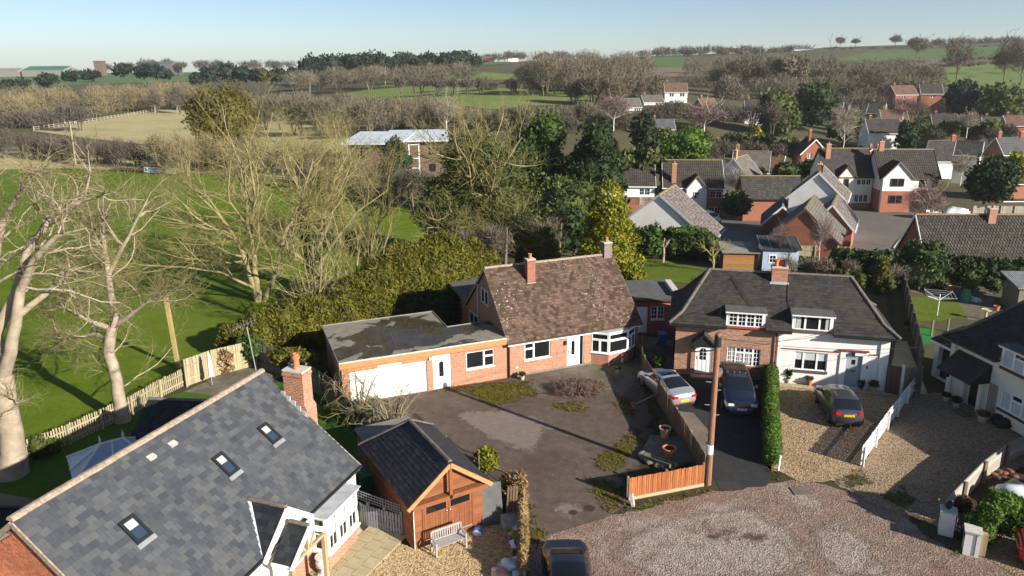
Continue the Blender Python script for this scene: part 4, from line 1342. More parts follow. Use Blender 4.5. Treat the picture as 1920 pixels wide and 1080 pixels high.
wbox(mb, f, 6.1, 9.37, .003, .035, 2.02+.08, 2.17); wbox(mb, f, 10.98, 11.5, .003, .035, 2.1, 2.17)
mb.build('string_band', 'render_white', st)
wbox(MB(), f, 11.55, 12.02, .002, .09, .0, 3.3).build('pilaster', 'render_white', st)
wbox(MB(), f, WB+.04, WB+.2, .002, .05, .0, 3.3).build('pilaster', 'render_white', st)
wbox(MB(), f, 10.78, 11.0, .003, .02, 1.35, 1.5).build('house_number', 'black_plastic', st)
wbox(MB(), f, 10.06, 10.2, .08, .22, 2.12, 2.34).build('wall_lantern', 'black_plastic', st)
MB().tube((WB-.05, -.09, .05), (WB-.05, -.09, 3.35), .04).build('downpipe', 'maroon', st)
MB().box(1.0, -.5, 0, 2.45, -.02, .12).build('door_step', 'brick_multi', st)
# brick pier and quoins
wbox(MB(), f, 0.98, 1.22, .002, .1, 0, 2.25).build('pier', 'brick_multi', st)
# porch hood
mb = MB()
for s in (-1, 1):
    p0, p1 = Vector((1.68, -.85, 2.98)), Vector((1.68+s*.72, -.85, 2.32))
    mb.extr([p0, p1, p1+Vector((0, 0, -.07)), p0+Vector((0, 0, -.07))], (0, .85, 0))
mb.build('porch_roof', 'slate_semi', st)
mb = MB()
for s in (-1, 1):
    mb.beam((1.68, -.87, 2.96), (1.68+s*.74, -.87, 2.28), .05, .1)
mb.add([(1.0, -.8, 2.28), (2.36, -.8, 2.28), (1.68, -.8, 2.9)], [(0, 1, 2)])
mb.box(.98, -.86, 2.2, 2.38, -.80, 2.29)
mb.build('porch_gable', 'car_trim', st)
for x in (1.05, 2.31):
    MB().beam((x, -.02, 1.75), (x, -.75, 2.22), .07, .08).build('porch_bracket', 'car_trim', st)
chimney(st, 6.0, 2.45, 4.9, 6.62, .92, .62, 'brick_orange', 0)
for i, (dx, m_) in enumerate(((-.22, 'terracotta'), (.05, 'terracotta'), (.27, 'felt_dark'))):
    MB().lathe([(.14, 0), (.11, .08), (.10, .3), (.15, .32), (.15, .42), (.08, .42), (.08, .36)], 12, (6.0+dx, 2.45+(i % 2)*.18-.09, 6.62)).build('chimney_pot', m_, st)
MB().box(5.45, 2.08, 5.36, 6.55, 2.13, 5.68).build('flashing', 'lead', st)
mb = MB().tube((6.62, 2.1, 6.3), (6.62, 2.1, 6.75), .02)
mb.build('aerial_bracket', 'black_plastic', st)
# cables running down the slates
for (a, b, c) in (((3.2, 2.2, 5.75), (3.9, 1.3, 4.98), (4.9, .25, 4.06)), ((6.5, 2.1, 5.62), (6.45, 1.2, 4.82), (6.72, .3, 4.1))):
    MB().path([a, b, c], .018, 5).build('cable', 'black_plastic', st)
# side outbuilding
ob = thing('brick_outbuilding', 'flat roofed red brick outbuilding with white door between bungalow and cottages', 'outbuilding', (8.0, 49.3, 0), 0)
fo = frame_of((0, 0), (3.9, 0))
mb = MB().wall((0, 0), (3.9, 0), 0, 2.5, [(.8, 1.6, .02, 2.0), (1.85, 2.78, 1.05, 2.05)])
mb.wall((3.9, 0), (3.9, 4.2), 0, 2.5); mb.wall((0, 4.2), (0, 0), 0, 2.5); mb.wall((3.9, 4.2), (0, 4.2), 0, 2.5)
mb.build('wall', 'brick_red', ob)
MB().box(-.2, -.25, 2.5, 4.1, 4.4, 2.68).build('flat_roof', 'felt', ob)
door(ob, fo, .8, 1.6, .02, 2.0, letter=False)
window(ob, fo, 1.85, 2.78, 1.05, 2.05, [(0, .5, 0, 1, 1, 2), (.5, 1, 0, 1, 1, 2)], sill=('upvc', .06))
MB().box(3.5, .2, 2.6, 3.95, 3.6, 2.95).build('parapet', 'stone_pale', ob)
MB().box(-.2, -.27, 2.44, 4.1, -.252, 2.64).build('fascia', 'dark_brown', ob)
# ------------------------------------------------------------------ slate roofed house in the foreground
A_ = thing('slate_roofed_house', 'house with large new grey slate roof, three skylights and white bay', 'house', (-9.99, 16.63, 0), 1.23)
AL, AD, AE, AR = 10.96, 4.46, 2.75, 6.25
Uv = Vector((1, 0, 0)); Vv = Vector((0, AD, AR-AE)).normalized(); nv = Uv.cross(Vv)
AS = math.hypot(AD, AR-AE)
MB().extr([(0, 0, AE), (AL, 0, AE), (AL, AD, AR), (0, AD, AR)], -nv*.14).build('roof_deck', 'felt_dark', A_)
slope(A_, (AL, 2*AD, AE), (0, 2*AD, AE), (0, AD, AR), (AL, AD, AR), 'slate_mesh', .25, .21, .012, 9)
# front slope: every slate laid; the nearest three hundred are single pieces, the rest one part
camL = Vector((0, 0, CAM_H))-Vector((-9.99, 16.63, 0)); camL.rotate(Matrix.Rotation(-1.23, 3, 'Z'))
tw, co_, th = .29, .225, .012
me_slate = MB()
me_slate.add([(-tw/2+.003, 0, th+.014), (tw/2-.003, 0, th+.014), (tw/2-.003, co_*1.3, .006), (-tw/2+.003, co_*1.3, .006), (-tw/2+.003, 0, .014), (tw/2-.003, 0, .014)],
             [(0, 1, 2, 3), (4, 5, 1, 0), (4, 0, 3), (1, 5, 2)])
s0 = me_slate.build('slate', 'slate_piece', A_, uv=False)
rg = random.Random(11)
cells = []
nc = int(AS/co_)+1
for c in range(nc):
    for i in range(int(AL/tw)+2):
        u = i*tw+(c % 2)*tw/2
        if -tw*.4 < u < AL+tw*.4 and c*co_ < AS-.1:
            p = Uv*u+Vv*(c*co_)+Vector((0, 0, AE))
            cells.append(((p-camL).length, min(max(u, tw*.45), AL-tw*.45), c*co_))
def _px(c):
    w = Matrix.Rotation(1.23, 3, 'Z')@(Uv*c[1]+Vv*c[2]+Vector((0, 0, AE)))+Vector((-9.99, 16.63, -CAM_H))
    dz = w.dot(_F)
    return 960+FPX*w.dot(_R)/dz, CY-FPX*w.dot(_U)/dz
vis = [c for c in cells if 0 < _px(c)[0] < 1920 and _px(c)[1] < 1085]
vis.sort()
near = set(vis[:299])
Mb = Matrix((Uv, Vv, nv)).transposed()
rest = []
first = True
for c in cells:
    j = [rg.uniform(-.003, .003) for _ in range(3)]
    if c in near:
        o = s0 if first else s0.copy()
        if not first:
            COL.objects.link(o); o.parent = A_
        first = False
        M = (Mb@Matrix.Rotation(rg.gauss(0, .006), 3, 'Z')).to_4x4()
        M.translation = Uv*(c[1]+j[0])+Vv*(c[2]+j[1])+Vector((0, 0, AE))+nv*(.002+abs(j[2]))
        o.matrix_local = M
    else:
        rest.append((c[1]+j[0], c[2]+j[1], abs(j[2])))
vs_, fs = [], []
base = np.array(me_slate.v)
for u, v, h in rest:
    k = len(vs_)
    for q in base:
        vs_.append(Vector((0, 0, AE))+Uv*(u+q[0])+Vv*(v+q[1])+nv*(q[2]+h+.002))
    fs += [tuple(i+k for i in f) for f in me_slate.f]
me = bpy.data.meshes.new('slates'); me.from_pydata(vs_, [], fs); me.materials.append(MATS['slate_mesh'])
tag(obj('slates', me, A_), kind='stuff')
ridge_tiles(A_, (-.05, AD, AR+.05), (AL+.05, AD, AR+.05), .14, 'ridge_buff', .45)
P = lambda u, v, h: Uv*u+Vv*v+Vector((0, 0, AE))+nv*h
for (u0, u1, v0, v1) in ((2.04, 2.62, 2.89, 3.79), (6.08, 6.62, 2.87, 3.8), (8.53, 9.07, 2.86, 3.76)):
    mb = MB()
    b = .09
    for (a, c, e, g) in ((u0, u1, v0, v0+b), (u0, u1, v1-b, v1), (u0, u0+b, v0+b, v1-b), (u1-b, u1, v0+b, v1-b)):
        mb.hexa([P(a, e, .0), P(c, e, .0), P(c, g, .0), P(a, g, .0), P(a, e, .10), P(c, e, .10), P(c, g, .10), P(a, g, .10)])
    sk = mb.build('skylight', 'black_plastic', A_)
    a, c, e, g = u0+b, u1-b, v0+b, v1-b
    MB().hexa([P(a, e, .03), P(c, e, .03), P(c, g, .03), P(a, g, .03), P(a, e, .06), P(c, e, .06), P(c, g, .06), P(a, g, .06)]).build('pane', 'blue_glass', sk)
    MB().hexa([P(a+.03, g-.3, .061), P(c-.03, g-.3, .061), P(c-.03, g-.02, .061), P(a+.03, g-.02, .061), P(a+.03, g-.3, .064), P(c-.03, g-.3, .064), P(c-.03, g-.02, .064), P(a+.03, g-.02, .064)]).build('blind', 'curtain', sk)  # pale strip laid on the pane in place of a reflection
    MB().hexa([P(u0-.05, v0-.16, .03), P(u1+.05, v0-.16, .03), P(u1+.05, v0-.002, .035), P(u0-.05, v0-.002, .035), P(u0-.05, v0-.16, .04), P(u1+.05, v0-.16, .04), P(u1+.05, v0-.002, .05), P(u0-.05, v0-.002, .05)]).build('flashing', 'galvanised', sk)
for (u, v) in ((4.5, 5.05), (5.45, 5.05)):
    MB().hexa([P(u-.14, v-.11, .0), P(u+.14, v-.11, .0), P(u+.14, v+.13, .0), P(u-.14, v+.13, .0), P(u-.1, v-.09, .14), P(u+.1, v-.09, .14), P(u+.12, v+.12, .05), P(u-.12, v+.12, .05)]).build('roof_vent', 'stone_pale', A_)
# gable walls; the near gable is laid brick by brick where it shows
gp = lambda x: [Vector((x, .35, 0)), Vector((x, 2*AD-.35, 0)), Vector((x, 2*AD-.35, AE+.1)), Vector((x, AD, AR-.18)), Vector((x, .35, AE+.1))]
mb = MB(); mb.quad(*reversed(gp(.14))); mb.build('gable_mortar', 'mortar', A_)
mb = MB(); mb.quad(*gp(AL-.1)); mb.wall((AL-.1, 2*AD-.35), (.14, 2*AD-.35), 0, AE); mb.build('wall', 'brick_orange', A_)
b0 = MB().box(-.108, 0, 0, .108, .05, .065).build('brick', 'single_brick', A_, uv=False)
MBk = Matrix(((0, 1, 0), (-1, 0, 0), (0, 0, 1)))
bricks = []
for r_ in range(0, 90):
    z = r_*.075
    for i in range(0, 45):
        y = i*.225+(r_ % 2)*.112
        top = AE+(AR-AE)*(1-abs(y-AD)/AD)-.26
        if .5 < y < 2*AD-.4 and z+.07 < top:
            bricks.append((abs(y-2.9)*.55+(6.2-z)*.9 if y < AD+1.5 else 99, y, z))
bricks.sort()
for k, (_, y, z) in enumerate(bricks[:290]):
    o = b0 if k == 0 else b0.copy()
    if k:
        COL.objects.link(o); o.parent = A_
    M = MBk.to_4x4(); M.translation = (.132-rnd.uniform(0, .004)-.042, y, z)
    o.matrix_local = M
vs_, fs = [], []
for (_, y, z) in bricks[290:]:
    k = len(vs_)
    vs_ += [(.09, y+.108, z), (.09, y-.108, z), (.09, y-.108, z+.065), (.09, y+.108, z+.065), (.139, y+.108, z), (.139, y-.108, z), (.139, y-.108, z+.065), (.139, y+.108, z+.065)]
    fs += [(k, k+1, k+2, k+3), (k+3, k+2, k+6, k+7), (k, k+3, k+7, k+4), (k+1, k+5, k+6, k+2)]
me = bpy.data.meshes.new('bricks'); me.from_pydata(vs_, [], fs); me.materials.append(MATS['single_brick'])
tag(obj('bricks', me, A_), kind='stuff')
for x in (-.03, AL+.0):
    for y in (-.02, 2*AD+.02):
        MB().beam((x, y, AE-.08), (x, AD, AR-.10), .05, .16).build('verge_board', 'ridge_buff', A_)
# front: white wall over brick, gutter, bay and gabled porch
fa = frame_of((.14, .35), (AL-.1, .35))
mb = MB().wall((.14, .35), (AL-.1, .35), .8, AE-.02, [(3.55, 4.35, 1.2, 2.45), (5.2, 6.5, .8, 2.3)])
mb.build('front_wall', 'render_white', A_)
MB().wall((.14, .34), (AL-.1, .34), 0, .8).build('brick_plinth', 'brick_orange', A_)
MB().beam((0, -.06, AE-.03), (AL, -.06, AE-.03), .11, .09).build('gutter', 'black_plastic', A_)
MB().box(.0, .0, AE-.2, AL, .33, AE-.17).build('soffit', 'white_paint', A_)
window(A_, fa, 3.55, 4.35, 1.2, 2.45, [(0, .5, 0, 1, 0, 1), (.5, 1, 0, 1, 0, 1)], sill=('white_paint', .08))
door(A_, fa, 5.2, 6.2, .05, 2.3, mat='white_paint', letter=False)
by0, bx0, bx1 = -.32, 7.9, 9.95
fb = frame_of((bx0, by0), (bx1, by0))
mb = MB().wall((bx0, by0), (bx1, by0), 0, .72); mb.wall((bx1, by0), (bx1, .34), 0, .72); mb.wall((bx0, .34), (bx0, by0), 0, .72)
mb.build('bay_base', 'brick_orange', A_)
window(A_, fb, 0, bx1-bx0, .76, 2.22, [(i/3, (i+1)/3, 0, 1, 1, 1) for i in range(3)], b=.11, k=.05, name='bay_window', extra=[(i/3+.02, (i+1)/3-.02, .35, .95, 'blind') for i in range(3)])
for a, b in (((bx1, by0+.02), (bx1, .33)), ((bx0, .33), (bx0, by0+.02))):
    f2 = frame_of(a, b)
    window(A_, f2, .0, .62, .76, 2.22, [(0, 1, 0, 1, 0, 1)], b=.1, k=.0, name='bay_window')
MB().box(bx0-.06, by0-.14, .70, bx1+.06, .33, .76).build('sill', 'white_paint', A_)
MB().box(bx0-.08, by0-.14, 2.23, bx1+.08, .33, 2.36).build('bay_cornice', 'white_paint', A_)
MB().box(bx0-.14, by0-.2, 2.362, bx1+.14, .33, 2.40).build('bay_roof', 'lead', A_)
MB().box(AL-.35, .2, 0, AL-.08, .47, 2.6).build('corner_post', 'render_cream', A_)
# gablet over the door and the porch below it
gx, gz, ge = 6.02, 3.87, 2.72
bk = 1.42
slope(A_, (gx-1.32, bk*.02+.02, ge), (gx-1.32, -.1, ge), (gx, -.1, gz), (gx, bk, gz), 'slate_dark_mesh', .25, .2, .012, 21, under=.05)
slope(A_, (gx+1.32, -.1, ge), (gx+1.32, .05, ge), (gx, bk, gz), (gx, -.1, gz), 'slate_dark_mesh', .25, .2, .012, 22, under=.05)
ridge_tiles(A_, (gx, -.1, gz+.03), (gx, bk, gz+.03), .1, 'ridge_dark', .3)
for s in (-1, 1):
    MB().beam((gx, -.13, gz-.07), (gx+s*1.38, -.13, ge-.10), .05, .2).build('bargeboard', 'white_paint', A_)
MB().add([(gx-1.15, .02, ge-.35), (gx+1.15, .02, ge-.35), (gx+1.15, .02, ge), (gx, .02, gz-.1), (gx-1.15, .02, ge)], [(0, 1, 2, 3, 4)]).build('gablet_wall', 'render_white', A_)
mb = MB().beam((gx-1.36, .03, ge+.03), (gx-.03, bk+.02, gz+.04), .16, .03)
mb.beam((gx+1.36, .07, ge+.03), (gx+.03, bk+.02, gz+.04), .16, .03)
mb.build('valley', 'lead', A_)
px0, pz, pe, py = 6.05, 3.32, 2.45, -.95
slope(A_, (px0-1.08, -.16, pe), (px0-1.08, py, pe), (px0, py, pz), (px0, -.16, pz), 'slate_dark_mesh', .25, .2, .012, 23, under=.05)
slope(A_, (px0+1.08, py, pe), (px0+1.08, -.16, pe), (px0, -.16, pz), (px0, py, pz), 'slate_dark_mesh', .25, .2, .012, 24, under=.05)
ridge_tiles(A_, (px0, py, pz+.03), (px0, -.16, pz+.03), .09, 'ridge_dark', .3)
mb = MB()
for s in (-1, 1):
    mb.beam((px0, py-.03, pz-.05), (px0+s*1.15, py-.03, pe-.08), .05, .18)
    mb.beam((px0+s*1.12, py, pe-.06), (px0+s*1.12, -.16, pe-.06), .05, .12)
mb.build('porch_bargeboard', 'white_paint', A_)
for s in (-1, 1):
    MB().box(px0+s*.95-.07, py+.05, .3, px0+s*.95+.07, py+.19, pe-.05).build('porch_post', 'timber_oak', A_)
    MB().box(px0+s*.95-.15, py-.03, 0, px0+s*.95+.15, py+.27, .3).build('post_base', 'stone_pale', A_)
mb = MB().beam((px0-.98, py+.12, pe-.1), (px0+.98, py+.12, pe-.1), .1, .12)
mb.beam((px0, py+.12, pe-.05), (px0, py+.12, pz-.12), .08, .09)
for s in (-1, 1):
    mb.beam((px0+s*.15, py+.12, pe-.05), (px0+s*.45, py+.12, pe+.38), .06, .08)
mb.build('porch_truss', 'timber_oak', A_)
# chimney on the far gable
ch = MB().box(AL-.12, 2.28, 0, AL+.55, 3.42, 4.9)
ch.hexa([Vector(q) for q in ((AL-.12, 2.28, 4.9), (AL+.55, 2.28, 4.9), (AL+.55, 3.42, 4.9), (AL-.12, 3.42, 4.9), (AL-.12, 2.38, 5.1), (AL+.5, 2.38, 5.1), (AL+.5, 3.32, 5.1), (AL-.12, 3.32, 5.1))])
ch.box(AL-.12, 2.38, 5.1, AL+.5, 3.32, 6.3)
ch.box(AL-.15, 2.35, 6.3, AL+.53, 3.35, 6.42)
ch.box(AL-.12, 2.38, 6.42, AL+.5, 3.32, 6.5)
cc = ch.build('chimney', 'brick_orange', A_)
MB().box(AL-.14, 2.36, 6.5, AL+.52, 3.34, 6.56).build('chimney_cap', 'stone_pale', cc)
MB().lathe([(.15, 0), (.13, .1), (.12, .42), (.17, .44), (.17, .52), (.13, .54), (.12, .66), (.09, .66), (.09, .6)], 14, (AL+.2, 2.85, 6.56)).build('chimney_pot', 'terracotta', cc)
mb = MB()
for i in range(5):
    y = 2.34-.02+i*.24
    z = AE+(AR-AE)*y/AD
    mb.box(AL-.16, y, z-.05, AL-.121, y+.2, z+.28)
mb.build('stepped_flashing', 'lead', cc)
# aerial on a mast behind the ridge end
c = Matrix.Rotation(1.23, 3, 'Z')@Vector((AL-.1, AD+.15, 0))+Vector((-9.99, 16.63, 0))
ae = thing('television_aerial', 'television aerial on a slim mast above the slate ridge', 'aerial', (c.x, c.y, AR-.3), 0)
MB().tube((0, 0, 0), (-.25, .05, 2.3), .022).build('mast', 'galvanised', ae)
mb = MB().tube((-.75, -.15, 2.25), (.05, .2, 2.55), .015, n=5)
for i in range(7):
    p = Vector((-.75, -.15, 2.25)).lerp(Vector((.05, .2, 2.55)), i/6)
    mb.tube(p+Vector((-.05, .1, -.22)), p+Vector((.05, -.1, .22)), .011, n=5)
    mb.tube(p+Vector((.1, -.22, 0)), p+Vector((-.1, .22, 0)), .011, n=5)
mb.build('elements', 'chrome', ae)

# ------------------------------------------------------------------ timber garage
T_ = thing('timber_garage', 'orange timber garage with black slate roof and double doors', 'garage', (-4.0, 25.23, 0), .53)
TW, TD, TE, TR, TRD = 3.1, 5.2, 2.09, 3.55, 3.74
slope(T_, (-.27, TD+.25, TE), (-.27, -.32, TE), (TW/2, -.32, TR), (TW/2, TRD, TR), 'slate_dark_mesh', .25, .2, .012, 31)
slope(T_, (TW+.27, -.32, TE), (TW+.27, TD+.25, TE), (TW/2, TRD, TR), (TW/2, -.32, TR), 'slate_dark_mesh', .25, .2, .012, 32)
slope(T_, (TW+.27, TD+.25, TE), (-.27, TD+.25, TE), (TW/2, TRD, TR), (TW/2, TRD, TR), 'slate_dark_mesh', .25, .2, .012, 33)
ridge_tiles(T_, (TW/2, -.32, TR+.03), (TW/2, TRD, TR+.03), .09, 'ridge_dark', .3)
for s in (-.27, TW+.27):
    ridge_tiles(T_, (s, TD+.25, TE+.04), (TW/2, TRD, TR+.04), .09, 'ridge_dark', .3, 'hip_tile')
core = MB().box(.03, .03, 0, TW-.03, TD, 2.05)
core.add([(.03, .03, 2.05), (TW-.03, .03, 2.05), (TW/2, .03, TR-.15)], [(0, 1, 2)])
core.build('frame', 'timber_brown', T_)
ph = .15
for r_ in range(14):
    z = .02+r_*ph
    for (a, b) in ((0, .42), (2.64, TW)):
        MB().hexa([(a, -.035, z), (b, -.035, z), (b, .03, z), (a, .03, z), (a, -.008, z+ph-.008), (b, -.008, z+ph-.008), (b, .03, z+ph-.008), (a, .03, z+ph-.008)]).build('plank', 'timber_orange', T_)
    MB().hexa([(-.035, TD, z), (-.035, .0, z), (.03, .0, z), (.03, TD, z), (-.008, TD, z+ph-.008), (-.008, .0, z+ph-.008), (.03, .0, z+ph-.008), (.03, TD, z+ph-.008)]).build('plank', 'timber_orange', T_)
    MB().hexa([(TW-.03, .0, z), (TW+.035, .0, z), (TW+.035, TD, z), (TW-.03, TD, z), (TW-.03, .0, z+ph-.008), (TW+.008, .0, z+ph-.008), (TW+.008, TD, z+ph-.008), (TW-.03, TD, z+ph-.008)]).build('plank', 'timber_orange', T_)
for r_ in range(8):
    z = 2.12+r_*ph
    hw = (TR-.22-z-ph)/(TR-TE)*(TW/2+.2)
    if hw > .05:
        MB().hexa([(TW/2-hw-.1, -.035, z), (TW/2+hw+.1, -.035, z), (TW/2+hw+.1, .03, z), (TW/2-hw-.1, .03, z), (TW/2-hw, -.008, z+ph-.008), (TW/2+hw, -.008, z+ph-.008), (TW/2+hw, .03, z+ph-.008), (TW/2-hw, .03, z+ph-.008)]).build('plank', 'timber_orange', T_)
for s in (-1, 1):
    MB().beam((TW/2, -.34, TR-.12), (TW/2+s*(TW/2+.3), -.34, TE-.10), .05, .17).build('bargeboard', 'timber_fascia', T_)
MB().beam((TW/2, -.3, 1.98), (TW/2, -.3, TR-.2), .12, .1, (0, 1, 0)).build('king_post', 'timber_orange', T_)
MB().box(-.1, -.34, 1.90, TW+.1, -.04, 2.08).build('tie_beam', 'timber_orange', T_)
MB().box(.40, -.06, .0, .47, .0, 1.9).build('door_post', 'timber_orange', T_)
MB().box(2.60, -.06, .0, 2.66, .0, 1.9).build('door_post', 'timber_orange', T_)
for k, (a, b) in enumerate(((.48, 1.53), (1.545, 2.59))):
    d = MB()
    d.box(a, -.05, 1.32, b, -.012, 1.39); d.box(a, -.05, 1.76, b, -.012, 1.86); d.box(a, -.05, 1.39, a+.09, -.012, 1.76); d.box(b-.09, -.05, 1.39, b, -.012, 1.76)
    dd = d.build('garage_door', 'timber_orange', T_)
    n = 9
    for i in range(n):
        u0 = a+(b-a)*i/n
        MB().box(u0+.004, -.05+(i % 2)*.006, .06, a+(b-a)*(i+1)/n-.004, -.012, 1.32).build('board', 'timber_orange', dd)
    MB().box(a+.09, -.035, 1.39, b-.09, -.025, 1.76).build('pane', 'glass', dd)
    hx = a if k == 0 else b-.5
    MB().box(hx, -.062, 1.80, hx+.5, -.051, 1.85).build('hinge', 'galvanised', dd)
    MB().box(hx, -.062, .22, hx+.5, -.051, .27).build('hinge', 'galvanised', dd)
    kx = b-.07 if k == 0 else a+.07
    MB().lathe([(.035, 0), (.035, .03), (.02, .04)], 10, (0, 0, 0)).build('knob', 'chrome', dd).matrix_local = Matrix.Translation((kx, -.05, 1.27))@Matrix.Rotation(R_(90), 4, 'X')
MB().tube((TW/2, -.36, 1.98), (TW/2, -.36, 2.1), .06).build('outdoor_lamp', 'black_plastic', T_)
MB().tube((.02, -.06, .02), (.02, -.06, 2.0), .025).build('downpipe', 'stone_pale', T_)
# shed with a flat roof behind the garage
a, b = G(664, 803, 2.0), G(766, 779, 2.0)
sh = thing('flat_roofed_shed', 'low shed with mossy felt roof behind the timber garage', 'shed', (a.x, a.y, 0), math.atan2(b.y-a.y, b.x-a.x))
sw = (b-a).length
MB().box(.08, -2.1, 0, sw-.08, -.1, 1.88).build('wall', 'timber_brown', sh)
MB().box(0, -2.2, 1.9, sw, 0, 2.0).build('roof', 'felt_pale', sh)

# ------------------------------------------------------------------ cream house at the right edge
rt, f = semi('cream_cottage', 'cream rendered cottage with dark slate roof at right edge', (25.2, 39.2, 0), -1.40, [(3.5, 5.5), (6.6, 8.6)])
mb = MB().wall((0, 0), (12, 0), 0, 3.5, [(1.55, 2.47, .02, 2.0), (3.65, 5.5, .8, 1.85), (6.6, 8.4, .8, 1.85)])
mb.wall((0, 5.4), (0, 0), 0, 3.5); mb.wall((12, 0), (12, 5.4), 0, 3.5); mb.wall((12, 5.4), (0, 5.4), 0, 3.5)
mb.build('wall', 'render_cream', rt)
for (u0, u1) in ((3.5, 5.5), (6.6, 8.6)):
    window(rt, f, u0, u1, 3.1, 4.12, [(0, .33, 0, 1), (.33, 1, .68, 1), (.33, .66, 0, .68), (.66, 1, 0, .68)], k=.06, name='dormer_window', extra=[(0, .33, .0, 1, 'blind'), (.33, .66, 0, .68, 'blind')])
    wbox(MB(), f, u0-.08, u1+.08, .003, .13, 2.95, 3.096).build('sill', 'dark_brown', rt)
    for a in (u0-.14, u1+.003):
        wbox(MB(), f, a, a+.137, -1.5, .05, 3.1, 4.12).build('dormer_cheek', 'white_paint', rt)
    wbox(MB(), f, u0-.22, u1+.22, -1.7, .3, 4.24, 4.3).build('dormer_roof', 'felt', rt)
    wbox(MB(), f, u0-.2, u1+.2, -1.6, .27, 4.124, 4.238).build('dormer_fascia', 'white_paint', rt)
window(rt, f, 3.65, 5.5, .8, 1.85, [(0, .36, 0, 1), (.36, .72, .68, 1), (.36, .72, 0, .68), (.72, 1, 0, 1)], sill=('dark_brown', .12), extra=[(0, .36, 0, 1, 'blind'), (.36, .72, 0, .68, 'blind'), (.72, 1, 0, 1, 'blind')])
window(rt, f, 6.6, 8.4, .8, 1.85, [(0, .5, 0, 1), (.5, 1, 0, 1)], sill=('dark_brown', .12))
door(rt, f, 1.55, 2.47, .02, 2.0, mat='car_trim', fm='white_paint', letter=False)
for a in (1.3, 2.49):
    wbox(MB(), f, a, a+.23, .003, .28, 0, 2.0).build('door_pier', 'render_cream', rt)
mb = MB().hexa([(.5, -1.25, 1.82), (2.9, -1.25, 1.82), (2.9, -.004, 2.78), (.5, -.004, 2.78), (.5, -1.25, 1.9), (2.9, -1.25, 1.9), (2.9, -.004, 2.86), (.5, -.004, 2.86)])
mb.build('porch_roof', 'slate_semi', rt)
MB().extr([(2.88, -1.2, 1.82), (2.88, -.01, 1.82), (2.88, -.01, 2.75)], (.03, 0, 0)).build('porch_side', 'car_trim', rt)
wbox(MB(), f, .9, 1.1, .9, 1.1, 1.5, 1.75).build('lantern', 'black_plastic', rt)
mb = MB()
for i in range(6):
    wbox(mb, f, 2.95+i*.1, 2.97+i*.1, .02, .035, .25, 1.9)
for i in range(15):
    wbox(mb, f, 2.93, 3.49, .036, .05, .27+i*.115, .29+i*.115)
mb.build('trellis', 'timber_grey', rt)
wbox(MB(), f, .02, .35, .002, .1, 0, 3.3).build('pilaster', 'render_cream', rt)
# side lean-to of the cream house
lt = thing('side_porch', 'slate roofed side porch with dark doorway at far end of cream house', 'porch', Matrix.Rotation(-1.40, 3, 'Z')@Vector((-2.3, .9, 0))+Vector((25.2, 39.2, 0)), -1.40)
fl2 = frame_of((0, 0), (2.2, 0))
MB().wall((0, 0), (2.2, 0), 0, 2.3, [(.35, 1.85, .02, 2.1)], .4).wall((0, 4), (0, 0), 0, 2.3).build('wall', 'render_white', lt)
wbox(MB(), fl2, .35, 1.85, -.38, -.3, .03, 2.08).build('doorway', 'car_trim', lt)  # black panel paints the shade inside the open doorway
slope(lt, (-.2, -.2, 2.32), (2.2, -.2, 2.32), (2.2, 2.0, 3.0), (-.2, 2.0, 3.0), 'slate_semi', .26, .2, .014, 41)
slope(lt, (2.2, 4.2, 2.32), (-.2, 4.2, 2.32), (-.2, 2.0, 3.0), (2.2, 2.0, 3.0), 'slate_semi', .26, .2, .014, 42)
MB().box(-.2, -.24, 2.16, 2.2, -.203, 2.31).build('fascia', 'white_paint', lt)
# unseen cottage added outside the frame to throw shadow over the lane
nb, f = semi('unseen_cottage', 'unseen dark roofed cottage added right of the frame to shade the lane', (28.6, 22.6, 0), -1.40)
mb = MB()
for a, b in (((0, 0), (12, 0)), ((12, 0), (12, 5.4)), ((12, 5.4), (0, 5.4)), ((0, 5.4), (0, 0))):
    mb.wall(a, b, 0, 3.5)
mb.build('wall', 'render_cream', nb)

# ------------------------------------------------------------------ small roofs behind the slate ridge
def hutroof(name, label, cat, c, rz, w, d, he, hr, wallm, roofm, hip=True):
    t = thing(name, label, cat, c, rz)
    MB().box(.15, .15, 0, w-.15, d-.15, he).build('wall', wallm, t)
    if hip:
        k = min(d/2, w/2-.2)
        slope(t, (0, 0, he), (w, 0, he), (w-k, d/2, hr), (k, d/2, hr), roofm, .25, .2, .012, 51)
        slope(t, (w, d, he), (0, d, he), (k, d/2, hr), (w-k, d/2, hr), roofm, .25, .2, .012, 52)
        slope(t, (0, d, he), (0, 0, he), (k, d/2, hr), (k, d/2, hr), roofm, .25, .2, .012, 53)
        slope(t, (w, 0, he), (w, d, he), (w-k, d/2, hr), (w-k, d/2, hr), roofm, .25, .2, .012, 54)
        for a, b in (((0, 0), k), ((0, d), k), ((w, 0), w-k), ((w, d), w-k)):
            ridge_tiles(t, (a[0], a[1], he+.03), (b, d/2, hr+.03), .08, 'ridge_dark', .3, 'hip_tile')
        ridge_tiles(t, (k, d/2, hr+.03), (w-k, d/2, hr+.03), .09, 'ridge_dark', .3)
    else:
        slope(t, (0, 0, he), (w, 0, he), (w, d/2, hr), (0, d/2, hr), roofm, .25, .2, .012, 55)
        slope(t, (w, d, he), (0, d, he), (0, d/2, hr), (w, d/2, hr), roofm, .25, .2, .012, 56)
        ridge_tiles(t, (0, d/2, hr+.03), (w, d/2, hr+.03), .09, 'ridge_dark', .3)
        mb = MB()
        mb.add([(.15, .15, he), (.15, d-.15, he), (.15, d/2, hr-.15)], [(0, 1, 2)]); mb.add([(w-.15, .15, he), (w-.15, d-.15, he), (w-.15, d/2, hr-.15)], [(0, 2, 1)])
        mb.build('gable', wallm, t)
    MB().box(0, -.02, he-.14, w, .02, he-.02).build('fascia', 'white_paint', t)
    return t
